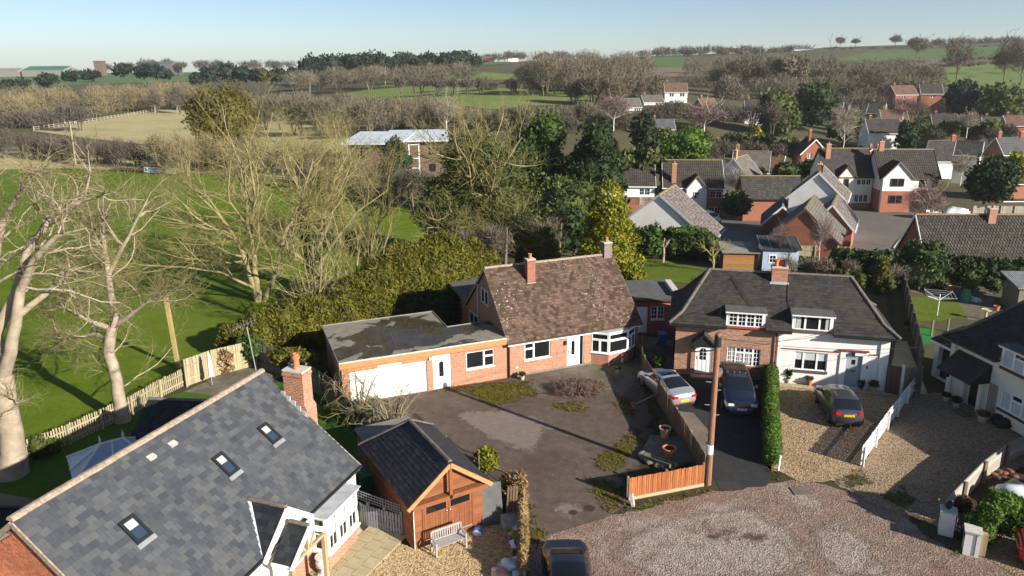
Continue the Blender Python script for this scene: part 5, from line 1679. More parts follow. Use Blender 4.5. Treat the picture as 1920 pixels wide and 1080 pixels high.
hutroof('summer_house', 'small slate roofed summer house peeping over the slate ridge', 'summer house', (-17.6, 30.3, 0), -.1, 3.6, 3.6, 2.2, 3.35, 'render_white', 'slate_dark_mesh', False)
hutroof('rear_wing', 'dark slate rear wing at the lower left edge', 'house', (-23.0, 21.8, 0), -.25, 6.2, 4.6, 2.2, 3.5, 'brick_orange', 'slate_dark_mesh', True)
cv = thing('conservatory', 'pale blue conservatory roof with finials behind the slate ridge', 'conservatory', (-18.2, 26.9, 0), .62)
cw, cdp, ce, cr = 3.0, 2.8, 1.95, 2.8
mb = MB()
for a, b in (((0, 0), (cw, 0)), ((cw, 0), (cw, cdp)), ((cw, cdp), (0, cdp)), ((0, cdp), (0, 0))):
    mb.wall(a, b, 0, .6)
mb.build('wall', 'brick_orange', cv)
mb = MB().box(.05, .05, .62, cw-.05, cdp-.05, ce-.03); mb.build('glazing', 'blue_glass', cv)
hubp = [(cw*.42, cdp/2, cr), (cw*.72, cdp/2, cr)]
pan = [((0, 0, ce), (cw, 0, ce), hubp[1], hubp[0]), ((cw, 0, ce), (cw, cdp, ce), hubp[1]), ((cw, cdp, ce), (0, cdp, ce), hubp[0], hubp[1]), ((0, cdp, ce), (0, 0, ce), hubp[0])]
for q in pan:
    MB().extr(q, (0, 0, -.03)).build('roof_panel', 'blue_roof', cv)
mb = MB()
for a, b in (((0, 0, ce), hubp[0]), ((0, cdp, ce), hubp[0]), ((cw, 0, ce), hubp[1]), ((cw, cdp, ce), hubp[1]), (hubp[0], hubp[1]), ((cw/2, 0, ce), ((hubp[0][0]+hubp[1][0])/2, cdp/2, cr)), ((0, cdp/2, ce), hubp[0])):
    mb.beam(Vector(a)+Vector((0, 0, .02)), Vector(b)+Vector((0, 0, .02)), .07, .07)
mb.build('roof_bar', 'white_paint', cv)
for h in hubp:
    MB().lathe([(.05, 0), (.07, .06), (.03, .12), (.06, .2), (.03, .28), (.005, .42)], 8, h).build('finial', 'white_paint', cv)
# ------------------------------------------------------------------ the village behind
def EP(px, py, Y):
    d = ray(px, py)
    return Vector((0, 0, CAM_H))+d*(Y/d.y)
def widthto(p, r, px2):
    k = (px2-960)/FPX
    D = p.y*math.cos(PITCH)-(p.z-CAM_H)*math.sin(PITCH)
    return (k*D-p.x)/(math.cos(r)-k*math.sin(r)*math.cos(PITCH))
def ghouse(name, label, loc, rz, w, d, he, hr, wm, rm, wins=(), chim=(), fg=(), lower=None, hip=0.0, ridge='ridge_moss', ov=.3, cat='house', barge='white_paint', group=None, deckm=None):
    t = thing(name, label, cat, loc, rz, group)
    mb = MB()
    fr_ = {'F': ((0, 0), (w, 0)), 'L': ((0, d), (0, 0)), 'R': ((w, 0), (w, d)), 'B': ((w, d), (0, d))}
    zb = -2.5
    zs = lower[1] if lower else zb
    for k, (a, b) in fr_.items():
        mb.wall(a, b, zs, he, [(q[1], q[2], q[3], q[4]) for q in wins if q[0] == k])
    if not hip:
        mb.add([(0, 0, he), (0, d, he), (0, d/2, hr-.1)], [(0, 2, 1)]); mb.add([(w, 0, he), (w, d, he), (w, d/2, hr-.1)], [(0, 1, 2)])
    mb.build('wall', wm, t)
    if lower:
        mb = MB()
        for k, (a, b) in fr_.items():
            mb.wall(a, b, zb, zs)
        mb.build('lower_wall', lower[0], t)
    for q in wins:
        window(t, frame_of(*fr_[q[0]]), q[1], q[2], q[3], q[4], [(i/q[5], (i+1)/q[5], 0, 1, 1, q[6]) for i in range(q[5])], b=.07, fm=q[7] if len(q) > 7 else 'upvc')
    g = (hr-he)/(d/2)
    e = he-ov*g
    vg = .15
    rf = MB()
    if hip:
        A_1, B_1, C_1, D_1 = Vector((-ov, -ov, e)), Vector((w+ov, -ov, e)), Vector((w+ov, d+ov, e)), Vector((-ov, d+ov, e))
        T0, T1 = Vector((hip, d/2, hr)), Vector((w-hip, d/2, hr))
        for q in ((A_1, B_1, T1, T0), (C_1, D_1, T0, T1), (D_1, A_1, T0), (B_1, C_1, T1)):
            rf.extr(q, (0, 0, -.14))
        rl = [(T0, T1), (A_1, T0), (D_1, T0), (B_1, T1), (C_1, T1)]
    else:
        for s in (0, 1):
            y0, y1 = (-ov, d/2) if s == 0 else (d+ov, d/2)
            q = [Vector((-vg, y0, e)), Vector((w+vg, y0, e)), Vector((w+vg, y1, hr)), Vector((-vg, y1, hr))]
            rf.extr(q if s == 0 else q[::-1], (0, 0, -.16))
        rl = [(Vector((-vg, d/2, hr)), Vector((w+vg, d/2, hr)))]
        for x in (-vg-.03, w+vg+.03):
            for y in (-ov, d+ov):
                MB().beam((x, y, e-.06), (x, d/2, hr-.06), .05, .2).build('bargeboard', barge, t)
    rf.build('roof', rm, t)
    mb = MB()
    for a, b in rl:
        mb.beam(a+Vector((0, 0, .02)), b+Vector((0, 0, .02)), .24, .12)
    mb.build('ridge', ridge, t)
    mb = MB().beam((-ov, -ov-.05, e-.1), (w+ov, -ov-.05, e-.1), .1, .14)
    mb.build('gutter', barge, t)
    for (x, y, top, mat, pots) in chim:
        chimney(t, x, y, he, top, .7, .5, mat, pots)
    for (xc, gw, ghe, ghr, pr, gm, gwin) in fg:
        yb = min((ghr-he)/g if ghr > he else 0, d/2)
        mb = MB()
        mb.add([(xc-gw/2, -pr, zb), (xc+gw/2, -pr, zb), (xc+gw/2, -pr, ghe), (xc, -pr, ghr-.1), (xc-gw/2, -pr, ghe)], [(0, 1, 2, 3, 4)])
        mb.wall((xc-gw/2, 0), (xc-gw/2, -pr), zb, ghe); mb.wall((xc+gw/2, -pr), (xc+gw/2, 0), zb, ghe)
        mb.build('front_gable', gm, t)
        if lower:
            MB().box(xc-gw/2-.02, -pr-.016, zb, xc+gw/2+.02, -pr-.003, lower[1]).build('gable_brick', lower[0], t)
        rf = MB()
        gg = (ghr-ghe)/(gw/2)
        for s in (-1, 1):
            q = [Vector((xc+s*(gw/2+.25), -pr-.2, ghe-.25*gg)), Vector((xc, -pr-.2, ghr)), Vector((xc, yb+.1, ghr)), Vector((xc+s*(gw/2+.25), max(0.0, (ghe-he)/g) if ghe > he else .0, ghe-.25*gg))]
            rf.extr(q if s > 0 else q[::-1], (0, 0, -.12))
        rf.build('gable_roof', rm, t)
        for s in (-1, 1):
            MB().beam((xc, -pr-.22, ghr-.06), (xc+s*(gw/2+.27), -pr-.22, ghe-.25*gg-.06), .05, .18).build('gable_barge', barge if gm != 'render_far' else 'timber_grey', t)
        fgw = frame_of((xc-gw/2, -pr), (xc+gw/2, -pr))
        for (a, c, z0, z1, nl, nz, fm) in gwin:
            window(t, fgw, a, c, z0, z1, [(i/nl, (i+1)/nl, 0, 1, 0, nz) for i in range(nl)], b=.08, fm=fm, k=.1)
    return t
def house_at(name, label, eL, eR, Y, r, hd, he, hr, *a, **k):
    p = EP(eL[0], eL[1], Y)
    w = widthto(p, r, eR[0])
    g = (hr-he)/hd
    return ghouse(name, label, (p.x+.3*math.sin(r)*-1, p.y+.3, p.z-he+.3*g), r, w, 2*hd, he, hr, *a, **k)
def gable_at(name, label, x, y, r, w, l, he, hr, z, *a, **k):
    c, s = math.cos(r), math.sin(r)
    return ghouse(name, label, (x+w*c, y+w*s, z), r+math.pi/2, l, w, he, hr, *a, **k)
house_at('village_house', 'white and brick house half hidden behind the trees beside the dark roofed house', (1150, 349), (1229, 349), 112, -.1, 3.6, 4.9, 8.3, 'render_far', 'tile_dark', [('F', 4.0, 5.6, 3.2, 4.2, 2, 1), ('F', 4.2, 5.4, .7, 1.7, 2, 1)], [(6.0, 3.6, 9.6, 'brick_orange', 1)], lower=('brick_far', 2.9))
house_at('village_house', 'brick house with long dark roof and small white gable', (1245, 352), (1358, 352), 110.5, -.12, 3.6, 4.9, 8.4, 'brick_far', 'tile_dark', [('F', 6.9, 8.7, 3.1, 4.1, 2, 1), ('F', 6.9, 8.6, .6, 1.7, 2, 1)], [(1.5, .6, 8.2, 'brick_orange', 1)], fg=[(4.9, 3.0, 4.7, 6.6, .5, 'render_far', [(1.1, 1.9, 3.0, 4.1, 1, 1, 'upvc')])])
gable_at('white_gabled_garage', 'white gabled garage with lichen speckled roof above the round hedge', 10.7, 78.8, -.44, 11.0, 7.0, 2.9, 7.3, -1.9, 'render_far', 'tile_lichen', [], [], cat='garage', barge='lead')
house_at('brick_cottage', 'brick house with moss edged ridge behind the white gable', (1372, 322), (1442, 306), 140, -.35, 3.8, 4.8, 8.2, 'brick_far', 'tile_grey', [('F', 5.0, 6.2, 3.2, 4.3, 2, 1)], [(.6, 3.8, 9.3, 'brick_orange', 1)], fg=[(3.8, 2.8, 4.8, 6.6, .6, 'brick_far', [(.9, 1.9, 3.0, 4.2, 1, 1, 'upvc')])])
p = EP(1356, 345, 122)
gable_at('white_cottage', 'white gable ended house with bare shrub against it', p.x-1.5, p.y, -.62, 6.0, 6.5, 4.6, 7.9, p.z-3.4, 'render_far', 'tile_grey', [], [(.8, 3.0, 9.2, 'brick_orange', 1)])
p = EP(1478, 330, 150)
house_at('pink_roofed_house', 'low house with rosy tiled roof beside the brick house', (1432, 318), (1466, 312), 150, -.5, 3.0, 3.0, 5.4, 'render_far', 'tile_rosy', [('F', 2.0, 3.2, 1.2, 2.2, 1, 1)], [])
house_at('dark_garage', 'long low garage block with plain dark roof', (1396, 373), (1508, 372), 103, -.08, 2.6, 2.3, 4.9, 'brick_far', 'tile_dark_flat', cat='garage', barge='black_plastic')
gable_at('brick_garage', 'small brick garage with white edged gable', 30.9, 88.0, -.34, 4.3, 6.6, 2.1, 4.3, -2.3, 'brick_far', 'tile_grey', cat='garage', ridge='ridge_grey')
gable_at('brick_garage', 'large brick garage with broad plain gable behind the garden fence', 26.8, 74.2, -.48, 6.6, 8.7, 2.5, 5.6, -1.15, 'brick_far', 'tile_grey', [('R', 4.2, 6.6, .1, 2.1, 1, 0)], cat='garage', barge='dark_sill', ridge='ridge_moss')
gable_at('white_rendered_house', 'white gable ended house with a tall black flue', 33.9, 88.2, -.47, 6.3, 7.0, 4.5, 7.5, -1.4, 'render_far', 'tile_lichen', [('R', 1.0, 2.2, 2.9, 4.0, 1, 1)], [(2.2, 3.3, 8.3, 'brick_orange', 1)], fg=[])
gable_at('garage_wing', 'lower grey roofed wing behind the broad brick gable', 33.3, 80.0, -.48, 4.4, 7.5, 2.5, 5.0, -1.3, 'brick_far', 'tile_lichen', cat='garage')
fp = EP(1537, 366, 88)
flue = thing('flue_pipe', 'tall black flue pipe on the white gable', 'flue', fp)
MB().tube((0, 0, 0), (0, 0, 3.4), .11).tube((0, 0, 3.4), (0, 0, 3.6), .17).build('pipe', 'black_plastic', flue)
house_at('village_house', 'cream house with small front gable beside the cul-de-sac', (1546, 332), (1640, 332), 112, -.08, 3.3, 4.9, 8.6, 'render_cream', 'tile_dark_flat', [('F', 5.0, 7.1, 3.3, 4.2, 3, 0), ('F', 4.2, 6.9, .6, 1.8, 4, 0)], [(1.0, 2.2, 9.4, 'brick_orange', 1)], fg=[(3.4, 2.4, 4.9, 6.4, .3, 'render_cream', [(.8, 1.5, 3.1, 4.3, 1, 0, 'dark_brown')])], lower=('brick_far', .5), barge='dark_brown')
house_at('village_house', 'white and brick house with bold front gable at the end of the cul-de-sac', (1652, 334), (1764, 338), 109, -.1, 3.3, 4.8, 8.4, 'render_far', 'tile_dark', [('F', 5.6, 6.8, 3.1, 4.2, 1, 0, 'dark_brown'), ('F', 7.4, 8.4, 3.1, 4.2, 1, 0, 'dark_brown')], [(.9, 3.3, 9.6, 'brick_orange', 1)], fg=[(2.3, 4.2, 4.7, 7.0, .7, 'render_far', [(1.1, 3.0, 3.3, 4.5, 2, 0, 'dark_brown'), (1.1, 3.0, .75, 1.95, 2, 0, 'dark_brown')])], lower=('brick_far', 2.6), ridge='ridge_buff', barge='dark_brown')
p = G(1717, 397)
ig_ = gable_at('integral_garage', 'small gabled garage with white door beside the bold gabled house', p.x, p.y, -.08, 3.4, 4.0, 2.2, 4.0, p.z, 'brick_far', 'tile_grey', cat='garage')
wbox(MB(), frame_of((0, 3.4), (0, 0)), .45, 2.95, .02, .08, 0, 2.0).build('garage_door', 'white_paint', ig_)
# big pantiled roof at the right
rr = house_at('pantiled_bungalow', 'bungalow under a large dark pantiled roof at right edge', (1740, 499), (2010, 503), 67.5, -.05, 3.0, 2.4, 6.4, 'brick_red', 'tile_dark', [], [(6.9, 2.6, 7.1, 'brick_orange', 1)], ridge='ridge_moss')
_rx = [max(v.co.x for v in o.data.vertices) for o in rr.children if o.name.startswith('roof')][0]
_gq = 4.0/3.0
tile_part('pantiles', 'tile_pan', rr, (-.15, -.3, 2.4-.3*_gq+.01), (1, 0, 0), (0, 3.3, 3.3*_gq), _rx+.15, math.hypot(3.3, 3.3*_gq)-.05, .3, .33, .06, None, 61, .006, .075)
house_at('white_bungalow', 'white bungalow with dark hipped roof beyond the cul-de-sac', (1733, 303), (1838, 302), 150, -.05, 4.2, 2.8, 6.4, 'render_far', 'tile_dark_flat', [('F', 8.5, 9.7, 1.0, 2.2, 2, 0)], [(7.5, 4.2, 7.5, 'brick_red', 1)], hip=2.6, ridge='ridge_dark')
house_at('brick_cottage', 'brick house with pale slate roof at the right edge of the village', (1884, 291), (1990, 291), 150, -.05, 3.4, 4.6, 7.6, 'brick_far', 'slate_far', [('F', 1.6, 3.0, 2.9, 3.9, 3, 0)], [(.5, 3.4, 8.8, 'brick_red', 1), (5.0, 3.4, 8.8, 'brick_red', 1)], ridge='ridge_dark')
house_at('slate_cottage', 'low house with dark roof below the brick cottage at right edge', (1884, 377), (2000, 374), 120, -.03, 3.4, 2.6, 5.6, 'render_cream', 'tile_dark', [('F', 2.0, 3.4, 1.0, 2.2, 2, 0)], [], ridge='ridge_dark')
p = EP(1503, 287, 150)
gable_at('brick_gable_house', 'brick gable end with tall chimney behind the cream house', p.x, p.y, -.12, 5.2, 7, 4.0, 6.8, p.z-4.0, 'brick_far', 'tile_dark_flat', [('L', 1.2, 2.1, 2.9, 4.0, 2, 1)], [(1.0, 3.6, 8.6, 'brick_red', 1)], ridge='ridge_dark')
p = EP(1608, 296, 145)
gable_at('red_chimney_house', 'red brick house end with twin chimneys behind the cream house', p.x, p.y, -.05, 5.5, 6, 3.2, 5.2, p.z-3.4, 'brick_red', 'tile_dark_flat', [], [(.6, 1.6, 5.9, 'brick_red', 1), (.6, 3.0, 5.9, 'brick_red', 1)], ridge='ridge_dark')
# scattered far houses: eave pixels, distance, turn, half depth, eave, ridge, wall, roof, description
far_houses = [
 ((1247, 173), (1292, 171), 255, -.1, 3.6, 4.8, 7.6, 'render_far', 'tile_rosy', 'white two storey house with brown roof on the hillside', [('F', 1.5, 3.0, 3.0, 4.2, 2, 0), ('F', 5.0, 6.6, 3.0, 4.2, 2, 0), ('F', 1.5, 3.0, .6, 1.8, 2, 0)]),
 ((1208, 192), (1248, 190), 245, .1, 3.4, 2.6, 4.6, 'render_far', 'tile_grey', 'low grey roofed wing below the white hillside house', [('F', 4.2, 6.0, .8, 2.0, 2, 0)]),
 ((1170, 202), (1206, 202), 230, .15, 3.4, 2.4, 4.9, 'render_far', 'tile_grey', 'white gabled garden room left of the hillside house', [('F', 3.4, 5.4, .5, 2.0, 3, 0)]),
 ((1222, 243), (1268, 243), 185, -.05, 3.2, 2.5, 4.6, 'brick_far', 'slate_far', 'brick stable block with grey roof and red doors', [('F', 1.0, 2.6, .1, 2.0, 1, 0, 'maroon'), ('F', 3.4, 5.0, .1, 2.0, 1, 0, 'maroon')]),
 ((1681, 178), (1724, 178), 255, .05, 3.6, 4.6, 7.4, 'brick_far', 'tile_rosy', 'pink brick house with paired gables below the green hill', [('F', 2.0, 3.4, 3.0, 4.0, 2, 0)]),
 ((1728, 176), (1772, 175), 258, -.25, 3.8, 4.6, 7.6, 'brick_far', 'tile_dark_flat', 'tall brick house end beside the paired gables', [('F', 3.0, 4.4, 3.0, 4.0, 2, 0)]),
 ((1815, 180), (1834, 180), 250, -.5, 3.0, 4.6, 7.0, 'brick_far', 'tile_rosy', 'narrow brick gable behind the dark conifers', []),
 ((1625, 212), (1658, 211), 225, -.6, 3.2, 2.8, 5.4, 'brick_far', 'tile_dark_flat', 'orange brick gable among the birches', []),
 ((1655, 226), (1706, 224), 215, -.2, 3.6, 2.7, 5.4, 'render_far', 'tile_rosy', 'bungalow with broad brown roof among the birches', []),
 ((1715, 232), (1745, 228), 205, -.7, 3.4, 2.7, 5.6, 'brick_far', 'tile_dark_flat', 'brown gable with white bargeboards right of the broad roof', []),
 ((1750, 236), (1800, 234), 200, -.3, 3.6, 2.7, 5.4, 'brick_far', 'tile_dark_flat', 'dark roofed bungalow beside the white glasshouse', []),
 ((1845, 240), (1885, 238), 200, -.35, 3.4, 2.7, 5.2, 'render_far', 'slate_far', 'dark roofed bungalow with white gable edge', []),
 ((1890, 236), (1960, 235), 195, -.2, 3.4, 2.7, 5.0, 'brick_far', 'tile_rosy', 'brown roofed house at the far right edge', []),
 ((1322, 206), (1352, 204), 215, .4, 3.2, 2.8, 5.6, 'brick_far', 'tile_rosy', 'brick gable with white edge behind the purple birch', []),
 ((1398, 208), (1440, 206), 215, -.2, 3.2, 2.8, 5.4, 'render_far', 'tile_dark_flat', 'brown roofed cottage beside the round willow', []),
 ((1562, 209), (1580, 208), 220, -.5, 2.8, 2.8, 5.2, 'brick_far', 'tile_dark_flat', 'tiny white edged gable left of the birches', []),
 ((1630, 250), (1695, 250), 175, -.15, 3.6, 2.7, 5.6, 'render_far', 'tile_dark_flat', 'dark roofed bungalow behind the fir tree', []),
 ((1440, 270), (1470, 268), 175, -.1, 2.4, 2.3, 3.2, 'render_far', 'felt', 'white flat roofed garden room', [('F', .5, 3.0, .4, 2.0, 4, 0)]),
 ((1500, 300), (1560, 300), 165, .1, 3.0, 2.2, 4.2, 'brick_red', 'tile_dark_flat', 'dark roofed red shed behind the brick gable house', []),
 ((1790, 290), (1840, 330), 120, -.6, 2.8, 2.4, 4.2, 'render_cream', 'tile_dark_flat', 'small cream outhouse with dark roof beside the fir', []),
 ((1895, 345), (1990, 345), 120, 0, 3.2, 2.5, 5.2, 'brick_far', 'tile_dark_flat', 'dark roofed house behind the golden conifer', []),
 ((1350, 97), (1402, 98), 900, 0, 6, 5, 9, 'brick_far', 'tile_dark_flat', 'dark farmhouse on the skyline', []),
 ((1490, 93), (1528, 93), 900, 0, 8, 5, 8, 'render_far', 'slate_far', 'long farm buildings on the right skyline', []),
 ((905, 111), (930, 111), 900, 0, 5, 5, 8, 'brick_far', 'tile_rosy', 'small red farm on the middle skyline', []),
 ((950, 109), (975, 109), 900, 0, 5, 5, 8, 'render_far', 'tile_grey', 'small pale farm on the middle skyline', []),
]
for (eL, eR, Y, r, hd, he, hr, wm, rm, lab, wins) in far_houses:
    house_at('far_house', lab, eL, eR, Y, r, hd, he, hr, wm, rm, wins, [(1.0, hd, hr+.8, 'brick_dim', 1)] if Y < 260 and he > 2.4 else [], ridge='ridge_dark', ov=.3, hip=0)
# barns, tower and works on the left skyline
def longbarn(label, a, b, Y, h, dep, wm, rm):
    p = EP(*a, Y)
    w = widthto(p, 0, b[0])
    ghouse('barn', label, (p.x, p.y, p.z-h), 0, w, dep, h, h+dep*.14, wm, rm, ridge='ridge_dark', ov=.5, cat='barn')
longbarn('long barn with turquoise roof on the left skyline', (40, 132), (122, 130), 1050, 6, 40, 'felt_pale', 'green_plastic')
longbarn('dark roofed open barn on the left skyline', (275, 122), (324, 121), 900, 9, 30, 'felt', 'slate_far')
longbarn('white sheds at the far left skyline', (-20, 134), (36, 133), 1050, 5, 30, 'felt_pale', 'felt_pale')
p = EP(177, 130, 700)
tw_ = thing('brick_tower', 'squat brick tower on the left skyline', 'tower', (p.x, p.y, p.z-3), .1)
MB().box(0, 0, -3, 7.5, 7.5, 9.5).build('shaft', 'brick_dim', tw_)
MB().box(-.4, -.4, 9.5, 7.9, 7.9, 10.6).build('parapet', 'brick_dim', tw_)
# office block behind the big trees
def office(label, a, b, Y, r, h, dep, rows):
    p = EP(*a, Y)
    w = widthto(p, r, b[0])
    t = thing('office_block', label, 'office block', (p.x, p.y, p.z-h), r)
    fo_ = frame_of((0, 0), (w, 0))
    holes = []
    n = int(w/3.2)
    for z0 in rows:
        for i in range(n):
            u = (i+.5)*w/n
            holes.append((u-.6, u+.6, z0, z0+1.3))
    mb = MB().wall((0, 0), (w, 0), -2, h-.1, holes); mb.wall((w, 0), (w, dep), -2, h-.1); mb.wall((0, dep), (0, 0), -2, h-.1); mb.wall((w, dep), (0, dep), -2, h-.1)
    mb.build('wall', 'brick_dim', t)
    for q in holes:
        window(t, fo_, *q, [(0, .5, 0, 1), (.5, 1, 0, 1)], fm='black_plastic')
    MB().hexa([(-.8, -1.2, h), (w+.8, -1.2, h), (w+.8, dep+.8, h+1.0), (-.8, dep+.8, h+1.0), (-.8, -1.2, h+.25), (w+.8, -1.2, h+.25), (w+.8, dep+.8, h+1.25), (-.8, dep+.8, h+1.25)]).build('roof', 'roof_metal', t)
    return t
office('brick office block with pale metal roof half hidden by bare trees', (652, 270), (748, 276), 122, -.1, 6.2, 9, (.9, 3.8))
office('further wing of the office block with pale metal roof', (735, 266), (835, 262), 128, .12, 6.2, 9, (.9, 3.8))
p = EP(768, 330, 119)
fs_ = thing('stair_frame', 'white framed outside stair at the office block', 'stair', (p.x, p.y, p.z), 0)
for x in (0, 1.6):
    MB().box(x, 0, -1, x+.16, .16, 5.2).build('post', 'white_paint', fs_)
for z in (1.2, 2.8, 5.0):
    MB().box(.25, 0, z, 1.6, .2, z+.15).build('landing', 'white_paint', fs_)
# ------------------------------------------------------------------ cars
def lerp_tab(tab, x):
    for (a, va), (b, vb) in zip(tab[:-1], tab[1:]):
        if x <= b:
            t = (x-a)/(b-a) if b > a else 0
            t = max(0, min(1, t))
            return va+(vb-va)*t
    return tab[-1][1]
def car(label, loc, rz, paint, L, W, top, belt, wtop, plate_rear, plate_text, plate_front=None, kind='hatch', group=None, estate=False, lamp_r=True, roofpane=None):
    """x runs from the tail (0) to the nose (L); top/belt are side profile tables, wtop the half width of roof line"""
    t = thing('parked_car', label, 'car', loc, rz, group)
    nS = 56
    xs_ = [L*i/(nS-1) for i in range(nS)]
    hw = W/2
    prof = []
    def sect(x):
        e = min(x, L-x)
        pl = 1-.22*max(0, 1-e/.55)**2.2            # plan taper at the ends
        w = hw*pl
        zt_, zb_ = lerp_tab(top, x), lerp_tab(belt, x)
        wt = lerp_tab(wtop, x)*hw*pl
        low = .24+.12*max(0, 1-e/.35)**1.5
        zb_ = min(zb_, zt_-.02)
        pts = [(w*.90, low), (w*.985, low+.13), (w, .52), (w*.985, zb_-.12), (w*.95, zb_), (wt+(w*.95-wt)*.5, zb_+(zt_-zb_)*.52), (wt, zt_-(.05 if zt_-zb_ > .2 else .015)), (wt*.86, zt_-.008), (wt*.45, zt_+.012), (0, zt_+.02)]
        return pts
    rows = [sect(x) for x in xs_]
    k = len(rows[0])
    full = []
    for x, r in zip(xs_, rows):
        full.append([(x, -y, z) for y, z in r]+[(x, y, z) for y, z in reversed(r[:-1])])
    m = len(full[0])
    vs_ = [p for r in full for p in r]
    fs = []
    for i in range(nS-1):
        for j in range(m-1):
            fs.append((i*m+j, (i+1)*m+j, (i+1)*m+j+1, i*m+j+1))
        fs.append((i*m+m-1, (i+1)*m+m-1, (i+1)*m, i*m))
    fs.append(tuple(range(m)))
    fs.append(tuple((nS-1)*m+j for j in reversed(range(m))))
    body = MB(); body.v = vs_; body.f = fs
    body.build('body', paint, t, smooth=True, uv=False)
    def surf(x, s, side):
        """point on the shell: s in section index 0..k-1, side -1/+1"""
        r = sect(x)
        i = min(int(s), k-2)
        f_ = s-i
        y = r[i][0]+(r[i+1][0]-r[i][0])*f_
        z = r[i][1]+(r[i+1][1]-r[i][1])*f_
        return Vector((x, side*y, z))
    def patch(name, mat, xa, xb, sa, sb, side=None, off=.008, nx=8, ns=6, skew=0.0, skew2=0.0):
        """panel following the shell; side None = right across the top between sa on both flanks"""
        g = MB()
        if side is None:
            ss = [(sa+(k-1-sa)*i/ns, -1) for i in range(ns+1)]+[(sa+(k-1-sa)*(ns-1-i)/ns, 1) for i in range(ns)]
        else:
            ss = [(sa+(sb-sa)*i/ns, side) for i in range(ns+1)]
        grid = []
        for i in range(nx+1):
            row = []
            for j, (s, sd) in enumerate(ss):
                fr_ = (s-sa)/(sb-sa) if side is not None else 0
                x0, x1 = xa+skew*fr_, xb+skew2*fr_
                x = x0+(x1-x0)*i/nx
                p = surf(x, s, sd)
                q1, q2 = surf(min(L, x+.02), s, sd), surf(max(0, x-.02), s, sd)
                r1, r2 = surf(x, min(k-1.001, s+.1), sd), surf(x, max(0, s-.1), sd)
                n = (q1-q2).cross(r1-r2)
                if sd > 0: n = -n
                if n.length < 1e-9: n = Vector((0, 0, 1))
                n.normalize()
                if n.z < -.2 and s > 3: n = -n
                row.append(p-n*(-off) if True else p)
            grid.append(row)
        c = len(ss)
        g.v = [tuple(p) for r in grid for p in r]
        for i in range(nx):
            for j in range(c-1):
                q = (i*c+j, (i+1)*c+j, (i+1)*c+j+1, i*c+j+1)
                g.f.append(q)
        return g.build(name, mat, t, smooth=True, uv=False)
    P_ = globals()['_carspec'][kind]
    patch('rear_window', 'car_glass', *P_['rear'], 6.25, None)
    patch('windscreen', 'car_glass', *P_['front'], 6.25, None)
    if roofpane:
        patch('sunroof', 'car_glass', *roofpane, 7.1, None)
    for sd in (-1, 1):
        for (a, b, s0, s1) in P_['side']:
            patch('side_window', 'car_glass', a, b, 4.25, 5.85, sd, skew=s0, skew2=s1)
    for sd in (-1, 1):
        for (a, b, lo, hi, mat, nm) in P_['lamps']:
            patch(nm, mat, a, b, lo, hi, sd, off=.012, nx=6, ns=4)
    ax = P_['axles']
    for x in ax:
        for sd in (-1, 1):
            R0 = P_.get('wheel', .31)
            w = MB()
            prf = [(R0*.62, -.11), (R0*.93, -.11), (R0, -.08), (R0, .08), (R0*.93, .11), (R0*.62, .11)]
            w.lathe(prf, 20)
            wo = w.build('tyre', 'tyre', t, smooth=False, uv=False)
            wo.name = 'wheel'
            wo.matrix_local = Matrix.Translation((x, sd*(hw-.115), R0))@Matrix.Rotation(R_(90), 4, 'X')
            rim = MB().lathe([(.05, 0), (R0*.6, 0), (R0*.62, .02)], 16)
            for i in range(5):
                a = i*2*math.pi/5
                rim.beam((0, 0, .02), (math.cos(a)*R0*.58, math.sin(a)*R0*.58, .02), .06, .03)
            ro = rim.build('rim', 'rim', wo, uv=False)
            ro.matrix_local = Matrix.Translation((0, 0, -sd*.105))@(Matrix.Rotation(math.pi, 4, 'X') if sd > 0 else Matrix.Identity(4))
            arch = MB()
            n = 14
            for i in range(n):
                a0, a1 = math.pi*i/n, math.pi*(i+1)/n
                q = []
                for (a, rr) in ((a0, R0+.02), (a0, R0+.085), (a1, R0+.085), (a1, R0+.02)):
                    q.append((x+math.cos(a)*rr, sd*(hw+.004), R0+math.sin(a)*rr))
                arch.extr(q if sd < 0 else q[::-1], (0, -sd*.05, 0))
            arch.build('wheel_arch', 'car_trim', t, uv=False)
    # lower bumpers, mirrors, plates
    MB().box(.03, -hw*.72, .20, .14, hw*.72, .36).build('rear_bumper', 'car_trim', t)
    MB().box(L-.14, -hw*.72, .19, L-.02, hw*.72, .34).build('front_bumper', 'car_trim', t)
    for sd in (-1, 1):
        for (xx, y0, y1, z0, z1, mm, nm) in P_['face']:
            xf = xx if xx < 1 else L+xx-9
            MB().box(xf-.03, min(sd*y0*hw, sd*y1*hw), z0, xf+.03, max(sd*y0*hw, sd*y1*hw), z1).build(nm, mm, t)
    if kind == 'suv':
        MB().box(L-.05, -hw*.52, .62, L+.012, hw*.52, .84).build('grille', 'car_trim', t)
        MB().box(L-.05, -hw*.6, .30, L+.016, hw*.6, .35).build('bumper_trim', 'chrome', t)
    mx = P_['mirror']
    for sd in (-1, 1):
        q = surf(mx, 4.3, sd)
        MB().hexa([q+Vector((-.06, sd*.03-.0, 0)), q+Vector((.08, sd*.03, 0)), q+Vector((.06, sd*.2, .0)), q+Vector((-.05, sd*.2, .0)), q+Vector((-.06, sd*.03, .13)), q+Vector((.05, sd*.03, .13)), q+Vector((.03, sd*.2, .14)), q+Vector((-.05, sd*.2, .14))]).build('mirror', paint, t)
